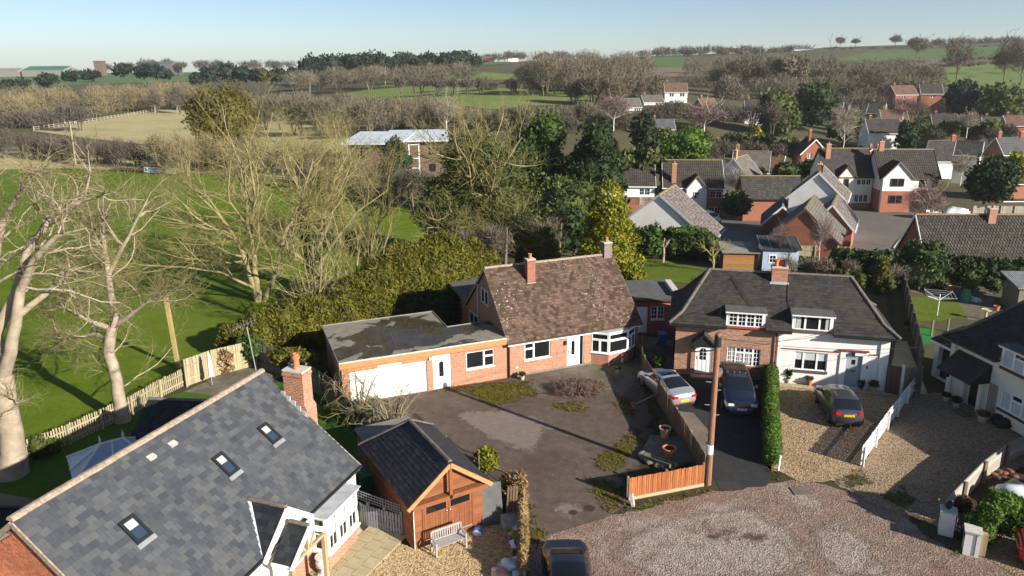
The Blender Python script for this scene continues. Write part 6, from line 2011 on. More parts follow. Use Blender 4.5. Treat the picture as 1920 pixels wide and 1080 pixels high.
    def plate(x, z, mat, s):
        pl_ = MB().box(-.012, -.26, -.056, .012, .26, .056).build('number_plate', mat, t)
        pl_.location = (x, 0, z)
        if not plate_text:
            return
        cu = bpy.data.curves.new('plate_text', 'FONT')
        cu.body = plate_text; cu.size = .1; cu.align_x = 'CENTER'; cu.align_y = 'CENTER'
        to = bpy.data.objects.new('plate_text', cu)
        COL.objects.link(to)
        dg = bpy.context.evaluated_depsgraph_get()
        me = bpy.data.meshes.new_from_object(to.evaluated_get(dg))
        bpy.data.objects.remove(to)
        me.materials.clear(); me.materials.append(MATS['plate_ink'])
        tx = obj('plate_text', me, pl_)
        tx.matrix_local = Matrix.Translation((s*.015, 0, 0))@Matrix.Rotation(R_(90)*s, 4, 'Z')@Matrix.Rotation(R_(90), 4, 'X')
    plate(plate_rear[0], plate_rear[1], 'plate_yellow', -1)
    if plate_front:
        plate(plate_front[0], plate_front[1], 'plate_white', 1)
    return t
_carspec = {
 'hatch': dict(rear=(.16, .62), front=(2.55, 3.2), side=[(1.0, 1.62, .12, -.02), (1.68, 2.75, .02, -.45)], lamps=[(.0, .22, 3.2, 4.6, 'lamp_red', 'tail_light'), (3.55, 3.85, 3.4, 4.4, 'lamp_clear', 'headlight')], axles=(.68, 3.2), mirror=2.75, face=[(-.0, .52, .80, .84, .99, 'lamp_red', 'tail_light'), (9.0, .45, .74, .55, .68, 'lamp_clear', 'headlight')]),
 'coupe': dict(rear=(.62, 1.5), front=(2.6, 3.3), side=[(1.45, 2.0, .25, .0), (2.06, 2.85, .0, -.5)], lamps=[(.02, .3, 3.0, 4.3, 'lamp_red', 'tail_light'), (3.9, 4.3, 3.3, 4.4, 'lamp_clear', 'headlight')], axles=(.9, 3.45), mirror=2.9, face=[(-.0, .48, .79, .68, .84, 'lamp_red', 'tail_light'), (-.0, .4, .6, .34, .40, 'lamp_red', 'fog_lamp')]),
 'suv': dict(rear=(.18, .6), front=(2.85, 3.45), side=[(.55, 1.2, .25, -.02), (1.26, 2.1, .0, 0), (2.16, 3.05, .0, -.4)], lamps=[(.0, .25, 3.2, 4.6, 'lamp_red', 'tail_light'), (4.12, 4.52, 3.5, 4.8, 'lamp_clear', 'headlight')], axles=(.9, 3.62), mirror=3.0, wheel=.36, face=[(9.0, .48, .80, .70, .83, 'lamp_clear', 'headlight')]),
 'saloon': dict(rear=(.75, 1.45), front=(2.7, 3.4), side=[(1.2, 1.95, .25, .0), (2.0, 2.95, .0, -.45)], lamps=[(.0, .25, 3.0, 4.2, 'lamp_red', 'tail_light'), (4.1, 4.5, 3.3, 4.4, 'lamp_clear', 'headlight')], axles=(.95, 3.65), mirror=2.95, face=[(-.0, .5, .79, .72, .86, 'lamp_red', 'tail_light')]),
}
hatch_top = [(0, .92), (.1, 1.0), (.55, 1.44), (.9, 1.5), (1.7, 1.52), (2.5, 1.44), (3.15, 1.0), (3.6, .86), (3.85, .7), (3.95, .55)]
hatch_belt = [(0, .85), (.6, .97), (2.9, .9), (3.95, .5)]
hatch_w = [(0, .86), (.6, .74), (1.7, .72), (2.5, .73), (3.15, .84), (3.95, .8)]
coupe_top = [(0, .82), (.08, .92), (.5, 1.0), (1.45, 1.29), (2.0, 1.34), (2.6, 1.28), (3.3, .92), (4.0, .78), (4.3, .62), (4.4, .5)]
coupe_belt = [(0, .78), (.6, .92), (3.0, .86), (4.4, .46)]
coupe_w = [(0, .84), (1.4, .68), (2.2, .68), (3.2, .82), (4.4, .78)]
suv_top = [(0, 1.0), (.1, 1.08), (.5, 1.58), (.9, 1.66), (2.0, 1.69), (2.85, 1.6), (3.45, 1.14), (4.2, 1.02), (4.5, .88), (4.6, .66)]
suv_belt = [(0, 1.0), (.6, 1.1), (3.2, 1.04), (4.6, .6)]
suv_w = [(0, .86), (.6, .76), (2.0, .75), (2.85, .76), (3.45, .86), (4.6, .82)]
sal_top = [(0, .86), (.08, .98), (.7, 1.04), (1.45, 1.36), (2.0, 1.42), (2.7, 1.36), (3.4, .98), (4.2, .84), (4.5, .68), (4.6, .5)]
sal_belt = [(0, .82), (.6, .96), (3.1, .9), (4.6, .48)]
sal_w = [(0, .84), (1.4, .7), (2.2, .7), (3.3, .84), (4.6, .78)]
def park(px, py, ang, off=0.0):
    p = G(px, py)
    return (p.x+math.cos(ang)*off, p.y+math.sin(ang)*off, .02), ang
loc, a = park(1589, 806, R_(82), -.05)
car('dark grey hatchback parked tail out on the tan gravel', loc, a, 'paint_graphite', 3.95, 1.70, hatch_top, hatch_belt, hatch_w, (-.01, .80), 'DX15 CLJ', kind='hatch')
loc, a = park(1283, 768, R_(107), 0)
car('silver coupe with sunroof parked beside the long board fence', loc, a, 'paint_silver', 4.4, 1.76, coupe_top, coupe_belt, coupe_w, (-.01, .52), 'RV53 MFJ', kind='coupe', roofpane=(1.75, 2.45))
p = G(1390, 784)
ang = R_(-98)
loc = (p.x-math.cos(ang)*4.55, p.y-math.sin(ang)*4.55, .02)
car('dark blue off-road car facing the lane on the tarmac drive', loc, ang, 'paint_navy', 4.6, 1.85, suv_top, suv_belt, suv_w, (-.01, .9), 'YL69 WNW', (4.6, .5), kind='suv', roofpane=(1.0, 2.4))
p = G(1058, 1082)
car('shiny black car seen from above at the bottom edge', (p.x+.05, p.y+.95, .02), R_(-90), 'paint_black', 4.6, 1.8, sal_top, sal_belt, sal_w, (-.01, .7), '', kind='saloon')
p = G(1893, 1040)
car('red car half in view at the lower right corner', (p.x+.1, p.y-.15, .02), R_(-28), 'paint_red', 4.4, 1.76, coupe_top, coupe_belt, coupe_w, (-.01, .6), '', kind='coupe')
p = G(1722, 410)
car('dark car with red tail lights behind the birch in the cul-de-sac', (p.x, p.y, p.z+.06), R_(10), 'paint_graphite', 3.95, 1.7, hatch_top, hatch_belt, hatch_w, (-.01, .8), '', kind='hatch')
p = G(1354, 420)
car('white car nose showing beside the lichen roofed garage', (p.x-2.2, p.y+3.0, p.z+.06), R_(-70), 'white_paint', 3.95, 1.7, hatch_top, hatch_belt, hatch_w, (-.01, .8), '', (3.96, .5), kind='hatch')
# ------------------------------------------------------------------ fences
def fence(name, label, pts, h, bw, gap, th, mat, rails=2, post=2.0, post_m=None, post_h=None, rail_back=.04, point=False, base=0.0, jit=.01, board='board', gravel=None, side=1, cat='fence', hvar=0.0):
    """vertical boards on rails along world points; every board, rail and post is its own piece"""
    o0 = Vector((pts[0][0], pts[0][1], 0))
    t = thing(name, label, cat, (o0.x, o0.y, pts[0][2] if len(pts[0]) > 2 else 0))
    P3 = [Vector((p[0]-o0.x, p[1]-o0.y, (p[2] if len(p) > 2 else 0)-t.location.z)) for p in pts]
    mb = MB()
    if point:
        mb.extr([(-bw/2, 0, base), (bw/2, 0, base), (bw/2, 0, h-bw*.5), (0, 0, h), (-bw/2, 0, h-bw*.5)], (0, th, 0))
    else:
        mb.box(-bw/2, 0, base, bw/2, th, h)
    me = mb.build(board, mat, t)
    pm = None
    first = True
    for a, b in zip(P3[:-1], P3[1:]):
        d = b-a
        L = d.length
        d.normalize()
        ang = math.atan2(d.y, d.x)
        n = max(1, int(L/(bw+gap)))
        s = Vector((-d.y, d.x, 0))*side
        for i in range(n):
            o = me if first else me.copy()
            if not first:
                COL.objects.link(o); o.parent = t
            first = False
            q = a+d*(L*(i+.5)/n)
            o.location = q+Vector((0, 0, rnd.uniform(-jit, jit)))
            o.scale = (1, 1, 1+rnd.uniform(-hvar, hvar))
            o.rotation_euler = (rnd.gauss(0, .01), rnd.gauss(0, .008), ang)
        for k in range(rails):
            z = base+(h-base)*((k+.6)/(rails+.2))
            MB().beam(a+s*rail_back+Vector((0, 0, z)), b+s*rail_back+Vector((0, 0, z)), .04, .08).build('rail', mat if not post_m else post_m, t)
        m = max(1, round(L/post))
        for i in range(m+1):
            q = a+d*(L*i/m)+s*(rail_back+.06)
            if pm is None:
                pm = MB().box(-.05, -.05, -.1, .05, .05, (post_h or h+.05)).build('post', post_m or mat, t)
                pp = pm
            else:
                pp = pm.copy(); COL.objects.link(pp); pp.parent = t
            pp.location = q
            pp.rotation_euler = (0, 0, ang)
        if gravel:
            MB().beam(a+Vector((0, 0, gravel[1]/2))-s*.02, b+Vector((0, 0, gravel[1]/2))-s*.02, .05, gravel[1]).build('gravel_board', gravel[0], t)
    return t
xy = lambda *q: [(G(*p).x, G(*p).y) for p in q]
fence('board_fence', 'bright orange board fence at the corner of the forecourt', xy((1178, 938), (1319, 911)), 1.08, .095, .012, .02, 'timber_fence_orange', post=1.9, gravel=('timber_pale', .16), base=.15, post_m='timber_grey', hvar=.01)
p = G(1188, 950)
tag(MB().beam((0, 0, -.1), (-.12, .05, .62), .14, .14).build('fence_spur', 'stone_pale'), 'short leaning concrete spur at the orange fence end', 'post').location = (p.x, p.y, 0)
fence('board_fence', 'long brown board fence between forecourt and tarmac drive', [(8.45, 45.4), (8.05, 42.3), (8.3, 37.5), (8.78, 30.1)], 1.3, .115, .006, .022, 'timber_brown', post=2.4, gravel=('timber_brown', .14), base=.13, side=1, post_m='timber_pale', post_h=1.2)
fence('picket_fence', 'pale weathered picket fence along the playing field', xy((-60, 912), (50, 866), (130, 833), (247, 778), (300, 746), (348, 722)), 1.12, .075, .055, .02, 'timber_pale', post=1.9, point=True, side=-1, post_h=1.15, hvar=.03)
fence('panel_fence', 'tall sunlit pale board fence at the garden corner', xy((349, 725), (400, 706), (470, 688)), 1.75, .13, .006, .02, 'timber_pale', post=1.9, side=-1)
fence('panel_fence', 'shaded grey board fence running down to the garage', [(-16.3, 43.6), (-14.5, 42.6), (-12.2, 40.4), (-9.9, 37.7)], 1.65, .13, .006, .022, 'timber_grey', post=2.0, side=-1)
fence('panel_fence', 'lower grey board fence under the thorny shrub', [(-9.85, 37.6), (-8.3, 35.6), (-7.3, 34.2)], 1.1, .13, .006, .022, 'timber_grey', post=2.0, side=-1)
fence('grey_gate', 'grey painted picket gate with trellis top beside the timber garage', xy((659, 972), (690, 988), (752, 1006)), 1.0, .09, .035, .022, 'grey_paint', post=.9, side=1, post_h=1.12, cat='gate')
a, b = G(661, 970), G(752, 1004)
tr = thing('trellis', 'grey square trellis above the picket gate', 'trellis', (a.x, a.y, 1.02))
d = (b-a); L = d.length; d.normalize()
for i in range(19):
    q = d*(L*i/18)
    MB().beam(q, q+Vector((0, 0, .42)), .022, .022, (d.x, d.y, 0)).build('upright', 'grey_paint', tr)
for i in range(4):
    MB().beam(Vector((0, 0, .03+i*.125))+Vector((d.y, -d.x, 0))*.023, d*L+Vector((0, 0, .03+i*.125))+Vector((d.y, -d.x, 0))*.023, .02, .022).build('lath', 'grey_paint', tr)
fence('white_picket_fence', 'white painted picket fence between the two gravel drives', xy((1613, 874), (1660, 806), (1714, 735)), 1.0, .085, .018, .02, 'white_paint', post=2.2, side=-1, hvar=.02)
fence('garden_fence', 'tall weathered grey fence beside the white house', xy((1726, 706), (1716, 650), (1702, 592), (1692, 548), (1686, 515)), 1.7, .14, .008, .022, 'timber_grey', post=2.4, side=1)
gt = thing('side_gate', 'brown board gate with white post beside the white house', 'gate', (0, 0, 0))
p, q = G(1660, 738), G(1684, 742)
d = (q-p).normalized()
for i in range(8):
    c = p+(q-p)*((i+.5)/8)
    MB().beam(c+Vector((0, 0, .05)), c+Vector((0, 0, 1.78)), .11, .025, (d.y, -d.x, 0)).build('board', 'gate_brown', gt)
MB().beam(p+Vector((0, .04, .4)), q+Vector((0, .04, .4)), .03, .1).build('ledge', 'gate_brown', gt)
MB().box(q.x+.03, q.y-.06, 0, q.x+.15, q.y+.06, 1.9).build('post', 'white_paint', gt)
fence('panel_fence', 'short grey fence panel beyond the white fence end', xy((1692, 742), (1720, 738)), 1.7, .14, .008, .022, 'timber_grey', post=1.6, side=-1)
fence('garden_fence', 'low garden fence in front of the broad brick gable', [(*G(1495, 487)[:2], G(1495, 487).z), (*G(1590, 490)[:2], G(1590, 490).z)], 1.5, .12, .01, .02, 'timber_pale', post=1.9, side=-1)
fence('garden_fence', 'pale fence panels beyond the pantiled roof', [tuple(G(1822, 408)), tuple(G(1925, 410))], 1.8, .3, .01, .03, 'timber_silver', post=1.9, side=-1, rails=2)
# rail fence by the planting bed
rp = [G(*q) for q in ((1768, 980), (1800, 945), (1838, 905), (1880, 872), (1945, 838))]
rf_ = thing('rail_fence', 'silvery post and rail fence beside the planting bed', 'fence', (rp[0].x, rp[0].y, 0))
for a, b in zip(rp[:-1], rp[1:]):
    A, B = a-rp[0], b-rp[0]
    for z in (.2, .45, .7, .95):
        MB().beam(A+Vector((0, 0, z)), B+Vector((0, 0, z+rnd.uniform(-.03, .03))), .05, .24).build('rail', 'timber_silver', rf_)
    s = (B-A).normalized().cross(Vector((0, 0, 1)))
    MB().beam(B+s*.1+Vector((0, 0, -.1)), B+s*.1+Vector((0, 0, 1.12)), .12, .12).build('post', 'timber_brown', rf_)
# far rail fence with a banner
fp_ = [G(*q) for q in ((118, 318), (200, 321), (300, 325), (420, 331), (560, 345))]
ff = thing('field_fence', 'long post and rail fence at the far side of the playing field', 'fence', tuple(fp_[0]))
for a, b in zip(fp_[:-1], fp_[1:]):
    A, B = a-fp_[0], b-fp_[0]
    for z in (.4, .8, 1.2):
        MB().beam(A+Vector((0, 0, z)), B+Vector((0, 0, z)), .05, .12).build('rail', 'timber_brown', ff)
    n = int((B-A).length/2.6)
    for i in range(n):
        c = A.lerp(B, i/n)
        MB().beam(c+Vector((0, .08, -.1)), c+Vector((0, .08, 1.35)), .12, .12).build('post', 'timber_brown', ff)
a, b = G(272, 325), G(332, 328)
bn = thing('banner', 'white banner with green and blue print on the far rail fence', 'banner', tuple(a), math.atan2(b.y-a.y, b.x-a.x))
bl = (b-a).length
MB().box(0, -.12, .25, bl, -.09, 1.25).build('sheet', 'polythene', bn)
MB().tube((.45, -.123, .75), (.45, -.127, .75), .3, .3, 16).build('emblem', 'green_plastic', bn)
mb = MB()
for i in range(11):
    mb.box(1.1+i*.42, -.126, .78, 1.1+i*.42+.3, -.122, 1.08)
for i in range(14):
    mb.box(1.1+i*.33, -.126, .42, 1.1+i*.33+.22, -.122, .6)
mb.build('print', 'blue_plastic', bn)
for (q, n, lab) in (((64, 246, 300, 208), 34, 'thin post fence along the top of the straw field'),):
    a, b = G(q[0], q[1]), G(q[2], q[3])
    t = thing('field_fence', lab, 'fence', tuple(a))
    for i in range(n+1):
        c = on(*(a.lerp(b, i/n)[:2]))-a
        MB().beam(c+Vector((0, 0, -.2)), c+Vector((0, 0, 1.6)), .2, .2).build('post', 'timber_silver', t)
    for z in (.7, 1.3):
        for i in range(0, n, 2):
            c0, c1 = on(*(a.lerp(b, i/n)[:2]))-a, on(*(a.lerp(b, (i+2)/n)[:2]))-a
            MB().beam(c0+Vector((0, 0, z)), c1+Vector((0, 0, z)), .12, .14).build('rail', 'timber_pale', t)
# black mesh fence along the forecourt
mp = [(-8.9, 36.6), (-7.2, 34.4), (-5.0, 33.2), (-3.2, 31.6), (-1.6, 30.0), (-.2, 28.3), (.35, 27.4)]
mf = thing('mesh_fence', 'sagging black mesh fence between the timber garage and forecourt', 'fence', (mp[0][0], mp[0][1], 0))
for k, (a, b) in enumerate(zip(mp[:-1], mp[1:])):
    A, B = Vector((a[0]-mp[0][0], a[1]-mp[0][1], 0)), Vector((b[0]-mp[0][0], b[1]-mp[0][1], 0))
    MB().tube(A+Vector((0, 0, -.1)), A+Vector((0, 0, 1.55)), .035, n=6).build('post', 'timber_grey', mf)
    mb = MB()
    L = (B-A).length
    n = int(L/.09)
    sag = lambda t: -.22*math.sin(math.pi*t)
    for i in range(n+1):
        t_ = i/n
        q = A.lerp(B, t_)
        t2 = min(1, t_+.16)
        q2 = A.lerp(B, t2)
        mb.beam(q+Vector((0, 0, .95+sag(t_))), q2+Vector((0, 0, 1.5+sag(t2))), .012, .012)
    for i in range(10):
        for z in (.95, 1.5):
            mb.beam(A.lerp(B, i/10)+Vector((0, 0, z+sag(i/10))), A.lerp(B, (i+1)/10)+Vector((0, 0, z+sag((i+1)/10))), .02, .025)
    mb.build('mesh', 'black_plastic', mf)

# ------------------------------------------------------------------ poles and wires
tp_ = thing('telegraph_pole', 'tall brown wooden telegraph pole at the corner of the tarmac drive', 'pole', (8.86, 29.7, 0))
MB().tube((0, 0, -.2), (.1, .25, 7.25), .15, .115, 12).build('pole', 'timber_pole', tp_)
MB().tube((.0, .03, 1.55), (.0, .04, 1.98), .152, .150, 12).build('notice_plate', 'white_paint', tp_)
MB().lathe([(.14, 0), (.16, .05), (.15, .5), (.12, .56)], 12, (.1, .26, 6.6)).build('junction_box', 'car_trim', tp_)
MB().lathe([(.13, 0), (.1, .12), (.05, .2)], 10, (.1, .25, 7.2)).build('moss_cap', 'moss', tp_)
for z, s in ((4.6, 1), (5.0, -1), (5.4, 1), (3.9, -1), (3.4, 1)):
    MB().beam((s*.1, .12, z), (s*.34, .12, z+.02), .025, .025).build('step_iron', 'galvanised', tp_)
def wire(label, a, b, sag, r=.012):
    a, b = Vector(a), Vector(b)
    pts = [a.lerp(b, i/12)+Vector((0, 0, -sag*4*(i/12)*(1-i/12)))-a for i in range(13)]
    o = MB().path(pts, r, 4).build('wire', 'black_plastic', None, uv=False)
    o.location = a
    tag(o, label, 'wire')
top = Vector((8.96, 29.95, 7.0))
wire('thin wire from the telegraph pole to the brick cottage', top, (12.5, 41.6, 4.6), .25)
wire('thin wire from the telegraph pole to the white cottage', top, (19.5, 40.2, 3.6), .4)
wire('thin wire from the telegraph pole to the cream cottage', top, (25.3, 38.0, 3.6), .5)
ps = thing('timber_post', 'leaning square yellow timber post in the playing field', 'post', (-21.5, 43.74, 0))
MB().beam((0, 0, -.2), (-.22, 0, 4.75), .22, .22).build('post', 'timber_post', ps)
p = G(398, 722)
for (px, base, topy, Y, cross, lab) in ((140, 296, 229, 150, 2.2, 'leaning wooden power pole with crossbar beside the far hedge'), (290, 232, 194, 330, 2.4, 'far power pole pair member nearest the straw field'), (331, 208, 173, 335, 2.6, 'slim power pole at the top of the straw field'), (722, 162, 127, 440, 0, 'lone bare pole in the green pasture'), (984, 141, 118, 480, 0, 'leftmost slim mast beside the far bare wood'), (998, 141, 118, 480, 0, 'rightmost slim mast beside the far bare wood')):
    b_ = EP(px, base, Y); t_ = EP(px-(9 if px == 140 else 0), topy, Y)
    po = thing('power_pole', lab, 'pole', tuple(b_))
    r0 = .16 if Y < 200 else .28
    MB().tube((0, 0, -3), tuple(t_-b_), r0, r0*.7, 8).build('pole', 'timber_pale', po)
    if cross:
        c = t_-b_+Vector((0, 0, -.3))
        MB().beam(c-Vector((cross/2, 0, 0)), c+Vector((cross/2, 0, 0)), .2, .2).build('crossbar', 'timber_grey', po)
        for s in (-1, 0, 1):
            MB().lathe([(.1, 0), (.12, .15), (.06, .3)], 8, (c.x+s*cross*.45, c.y, c.z+.1)).build('insulator', 'stone_pale', po)

# ------------------------------------------------------------------ garden things
um = thing('parasol', 'folded white parasol standing at the tall pale fence', 'parasol', (p.x, p.y, 0))
MB().lathe([(.03, 0), (.03, .5)], 8).build('pole', 'galvanised', um)
MB().lathe([(.05, .5), (.16, .6), (.13, 1.3), (.09, 1.9), (.03, 2.1)], 10).build('canopy', 'white_paint', um)
def pot(label, x, y, r, h, mat, plant=None, ph=.4, z=0.0, name='plant_pot', seed=1, bowl=False, group=None):
    t = thing(name, label, 'plant pot', (x, y, z), rnd.uniform(0, 6))
    prof = [(r*.66, 0), (r*.95, h*.86), (r*1.06, h*.88), (r*1.06, h), (r*.9, h), (r*.86, h*.82)] if not bowl else [(r*.6, 0), (r*.95, h*.4), (r, h*.8), (r*1.06, h*.9), (r*1.03, h), (r*.9, h), (r*.86, h*.8)]
    MB().lathe(prof, 16).build('pot', mat, t)
    MB().lathe([(r*.86, h*.80), (r*.86, h*.84)], 14).build('soil', 'soil', t)
    if plant:
        leafmesh('plant', foliage(seed, [(0, 0, h+ph*.45, r*1.15, r*1.15, ph*.55)], 160, .11, core=.5, flat_bottom=h*.85), plant, t)
    return t
for (px, py, r, h, m, pl_, ph, lab) in (
    (1246, 826, .29, .55, 'terracotta_pale', None, 0, 'tall pale pink pot on the log edged bed'), (1254, 862, .32, .46, 'terracotta', None, 0, 'wide terracotta bowl pot on the slab by the board fence'),
    (1188, 765, .14, .26, 'terracotta', None, 0, 'small terracotta pot lying by the shaded path'),
    (979, 712, .17, .3, 'stone_pot', 'leaf_mid', .14, 'square pale planter against the bungalow wall'), (1158, 700, .17, .32, 'stone_pot', 'leaf_mid', .1, 'square pale planter in front of the bay window'),
    (1477, 718, .17, .3, 'stone_pot', 'leaf_dark', .7, 'pale pot with a clipped bush left of the white house window'), (1517, 724, .17, .42, 'terracotta', 'leaf_rust', .14, 'tall terracotta pot below the white house window'),
    (1558, 722, .2, .3, 'stone_pot', 'leaf_variegated', .5, 'stone pot with a variegated shrub beside the grey door'), (1578, 724, .15, .3, 'black_plastic', 'leaf_mid', .35, 'black pot left of the grey door'),
    (1614, 730, .17, .3, 'black_plastic', 'leaf_mid', .35, 'black pot right of the grey door'), (1637, 735, .23, .36, 'stone_pot', 'leaf_rust', .3, 'big pale pot with dry stems at the white house corner'),
    (1716, 737, .2, .34, 'terracotta', None, 0, 'terracotta pot at the end of the white fence'), (1773, 752, .2, .3, 'stone_pale', 'leaf_dark', .2, 'white pot by the cream house corner'),
    (1842, 790, .3, .35, 'stone_pot', 'leaf_rust', .2, 'squat stone planter by the cream house trellis'), (1792, 762, .22, .25, 'lead', 'leaf_dark', .3, 'grey bowl by the cream house door'),
    (1784, 545, .25, .4, 'terracotta', None, 0, 'terracotta pot behind the rotary line'), (1868, 582, .22, .35, 'terracotta', None, 0, 'terracotta pot on the sunny patio edge'), (1700, 618, .16, .3, 'terracotta', 'leaf_mid', .3, 'terracotta pot in the paved side passage')):
    q = G(px, py)
    pot(lab, q.x, q.y, r, h, m, pl_, ph or .3, .2 if px in (1246, 1254) else .02, seed=px)
# raised slab edged with stones and logs beside the board fence
q = [G(*k) for k in ((1205, 860), (1228, 822), (1275, 825), (1300, 872), (1240, 880))]
rb = thing('raised_bed', 'slab bed edged with rubble stones, coloured dark for shadow, beside the board fence', 'garden bed', tuple(q[0]))
MB().prism([(k.x-q[0].x, k.y-q[0].y) for k in q], .0, .2).build('slab', 'patio_old', rb)
rg = random.Random(4)
for a, b in zip(q[:1]+[q[0]], [q[1], q[4]]):
    for i in range(11):
        c = a.lerp(b, i/10)-q[0]
        s = rg.uniform(.09, .17)
        iv, if_ = ico()
        sc = np.array([s, s*rg.uniform(.7, 1.1), s*.75])
        V = iv*sc*(1+np.array([rg.uniform(-.12, .12) for _ in iv])[:, None])+np.array([c.x-.1+rg.uniform(-.06, .06), c.y+rg.uniform(-.06, .06), .1])
        npmesh('stone', V, if_, 'stone_shadow', rb)
# plank lying across the path
a, b = G(1185, 762), G(1240, 742)
tag(MB().beam((0, 0, .04), tuple(b-a+Vector((0, 0, .25))), .09, .05).build('loose_plank', 'timber_pale'), 'loose timber plank across the mossy strip', 'plank').location = tuple(a)
# garden bench in front of the timber garage
bc = thing('garden_bench', 'weathered grey slatted bench in front of the timber garage', 'bench', (-3.05, 24.62, 0), .53)
bw_ = 1.35
for x in (0, bw_-.06):
    MB().box(x, .0, 0, x+.06, .06, .62).build('leg', 'bench_grey', bc)
    MB().box(x, .46, 0, x+.06, .52, .9).build('leg', 'bench_grey', bc)
    MB().box(x-.01, -.02, .62, x+.07, .5, .66).build('arm_rest', 'bench_grey', bc)
for i in range(6):
    MB().box(.0, .02+i*.078, .42, bw_, .08+i*.078, .445).build('seat_slat', 'bench_grey', bc)
MB().box(.06, .47, .84, bw_-.06, .51, .92).build('top_rail', 'bench_grey', bc)
MB().box(.06, .47, .46, bw_-.06, .51, .51).build('back_rail', 'bench_grey', bc)
for i in range(12):
    x = .1+i*(bw_-.26)/11
    MB().box(x, .48, .511, x+.05, .5, .839).build('back_slat', 'bench_grey', bc)
# sacks and bags
def sack(label, x, y, s, mat, mat2=None, seed=1, z=0.0, rz=None, name='plastic_sack'):
    rg = np.random.default_rng(seed)
    t = thing(name, label, 'sack', (x, y, z), rz if rz is not None else seed*1.3)
    iv, if_ = ico()
    ph = rg.uniform(0, 6, 6)
    lump = 1+.16*np.sin(iv[:, 0]*4+ph[0])*np.sin(iv[:, 1]*5+ph[1])+.09*np.sin(iv[:, 2]*9+ph[2]+iv[:, 0]*5)+.05*np.sin(iv[:, 1]*14+ph[3])
    V = iv*lump[:, None]*np.array([.5, .36, .24])*s
    V[:, 2] = np.maximum(V[:, 2], -.12*s)+.12*s
    npmesh('bag', V, if_, mat, t, True)
    if mat2:
        m_ = (iv[if_].mean(1)[:, 2] > .15) & (np.abs(iv[if_].mean(1)[:, 0]) < .55)
        npmesh('print', V*np.array([1.0, 1.0, 1.0])+np.array([0, 0, .012]), if_[m_], mat2, t, True)
    return t
for k, (px, py, s, m, m2, lab) in enumerate(((896, 998, .62, 'polythene', 'bag_blue', 'white and blue sack beside the bench end'), (912, 978, .5, 'polythene', 'bag_teal', 'white sack leaning at the timber garage corner'), (962, 1008, .6, 'bag_violet', 'bag_yellow', 'violet and yellow sack by the dead hedge'), (972, 995, .6, 'bag_blue', 'polythene', 'blue and white sack by the dead hedge'), (972, 1022, .7, 'polythene', 'bag_blue', 'white and dark blue sack in the row'), (972, 1045, .7, 'polythene', 'car_trim', 'white sack with black print in the row'), (955, 1066, .95, 'bag_teal', 'polythene', 'large teal and white crumpled sack'), (975, 1075, .8, 'polythene', 'bag_teal', 'pale sack at the end of the row'), (940, 1085, .9, 'polythene', 'terracotta_pale', 'crumpled white sack at the bottom edge'))):
    q = G(px, py)
    sack(lab, q.x, q.y, s, m, m2, k+1)
q = G(925, 985)
lb = thing('leaning_board', 'pale sheet of board, coloured dark for shade, leaning behind the timber garage', 'board', (q.x, q.y, 0), .3)
MB().hexa([(-.45, 0, 0), (.45, 0, 0), (.45, .03, 0), (-.45, .03, 0), (-.4, .55, 1.65), (.5, .55, 1.65), (.5, .58, 1.65), (-.4, .58, 1.65)]).build('sheet', 'felt', lb)  # dark felt colour stands for shade on the board
for i in range(4):
    o = MB().beam((0, 0, 0), (.1, .5, 1.5), .08, .03).build('timber_length', 'timber_brown')
    tag(o, ('first', 'second', 'third', 'fourth')[i]+' timber length from the left leaning beside the pale board', 'timber')
    o.location = (q.x+.55+i*.12, q.y+.02*i, 0)
q = G(957, 985)
ct = thing('storage_crate', 'grey plastic crate beside the leaning timbers', 'crate', (q.x, q.y, 0), .4)
mb = MB()
for a in ((-.35, -.25, .35, -.22), (-.35, .22, .35, .25), (-.35, -.22, -.32, .22), (.32, -.22, .35, .22)):
    mb.box(a[0], a[1], 0, a[2], a[3], .4)
mb.box(-.32, -.22, 0, .32, .22, .05)
mb.build('tub', 'lead', ct)
MB().box(-.37, -.27, .405, .37, .27, .44).build('lid', 'galv_sheet', ct)
# tree stump table, watering can, urns by the bay
q = G(664, 998)
stp = thing('tree_stump', 'pale cut tree stump beside the white bay', 'stump', (q.x, q.y, 0))
MB().lathe([(.34, 0), (.27, .1), (.24, .3), (.25, .34), (.05, .345)], 14).build('trunk', 'bark_pale', stp)
q = G(652, 1003)
wc = thing('watering_can', 'black watering can beside the tree stump', 'watering can', (q.x, q.y, 0))
MB().lathe([(.13, 0), (.13, .26), (.09, .3)], 12).build('can', 'black_plastic', wc)
MB().tube((.1, 0, .08), (.34, 0, .34), .025, .02, 6).build('spout', 'black_plastic', wc)
MB().path([(-.1, 0, .28), (-.2, 0, .3), (-.22, 0, .12), (-.12, 0, .06)], .015, 5).build('handle', 'black_plastic', wc)
q = G(606, 1078)
un = thing('stone_urn', 'pale stone urn on a pedestal by the porch', 'urn', (q.x, q.y, 0))
MB().box(-.17, -.17, 0, .17, .17, .1).build('plinth', 'stone_pale', un)
MB().lathe([(.12, .1), (.08, .22), (.1, .3), (.2, .4), (.25, .55), (.21, .72), (.26, .78), (.26, .82), (.2, .82)], 16).build('bowl', 'stone_pale', un)
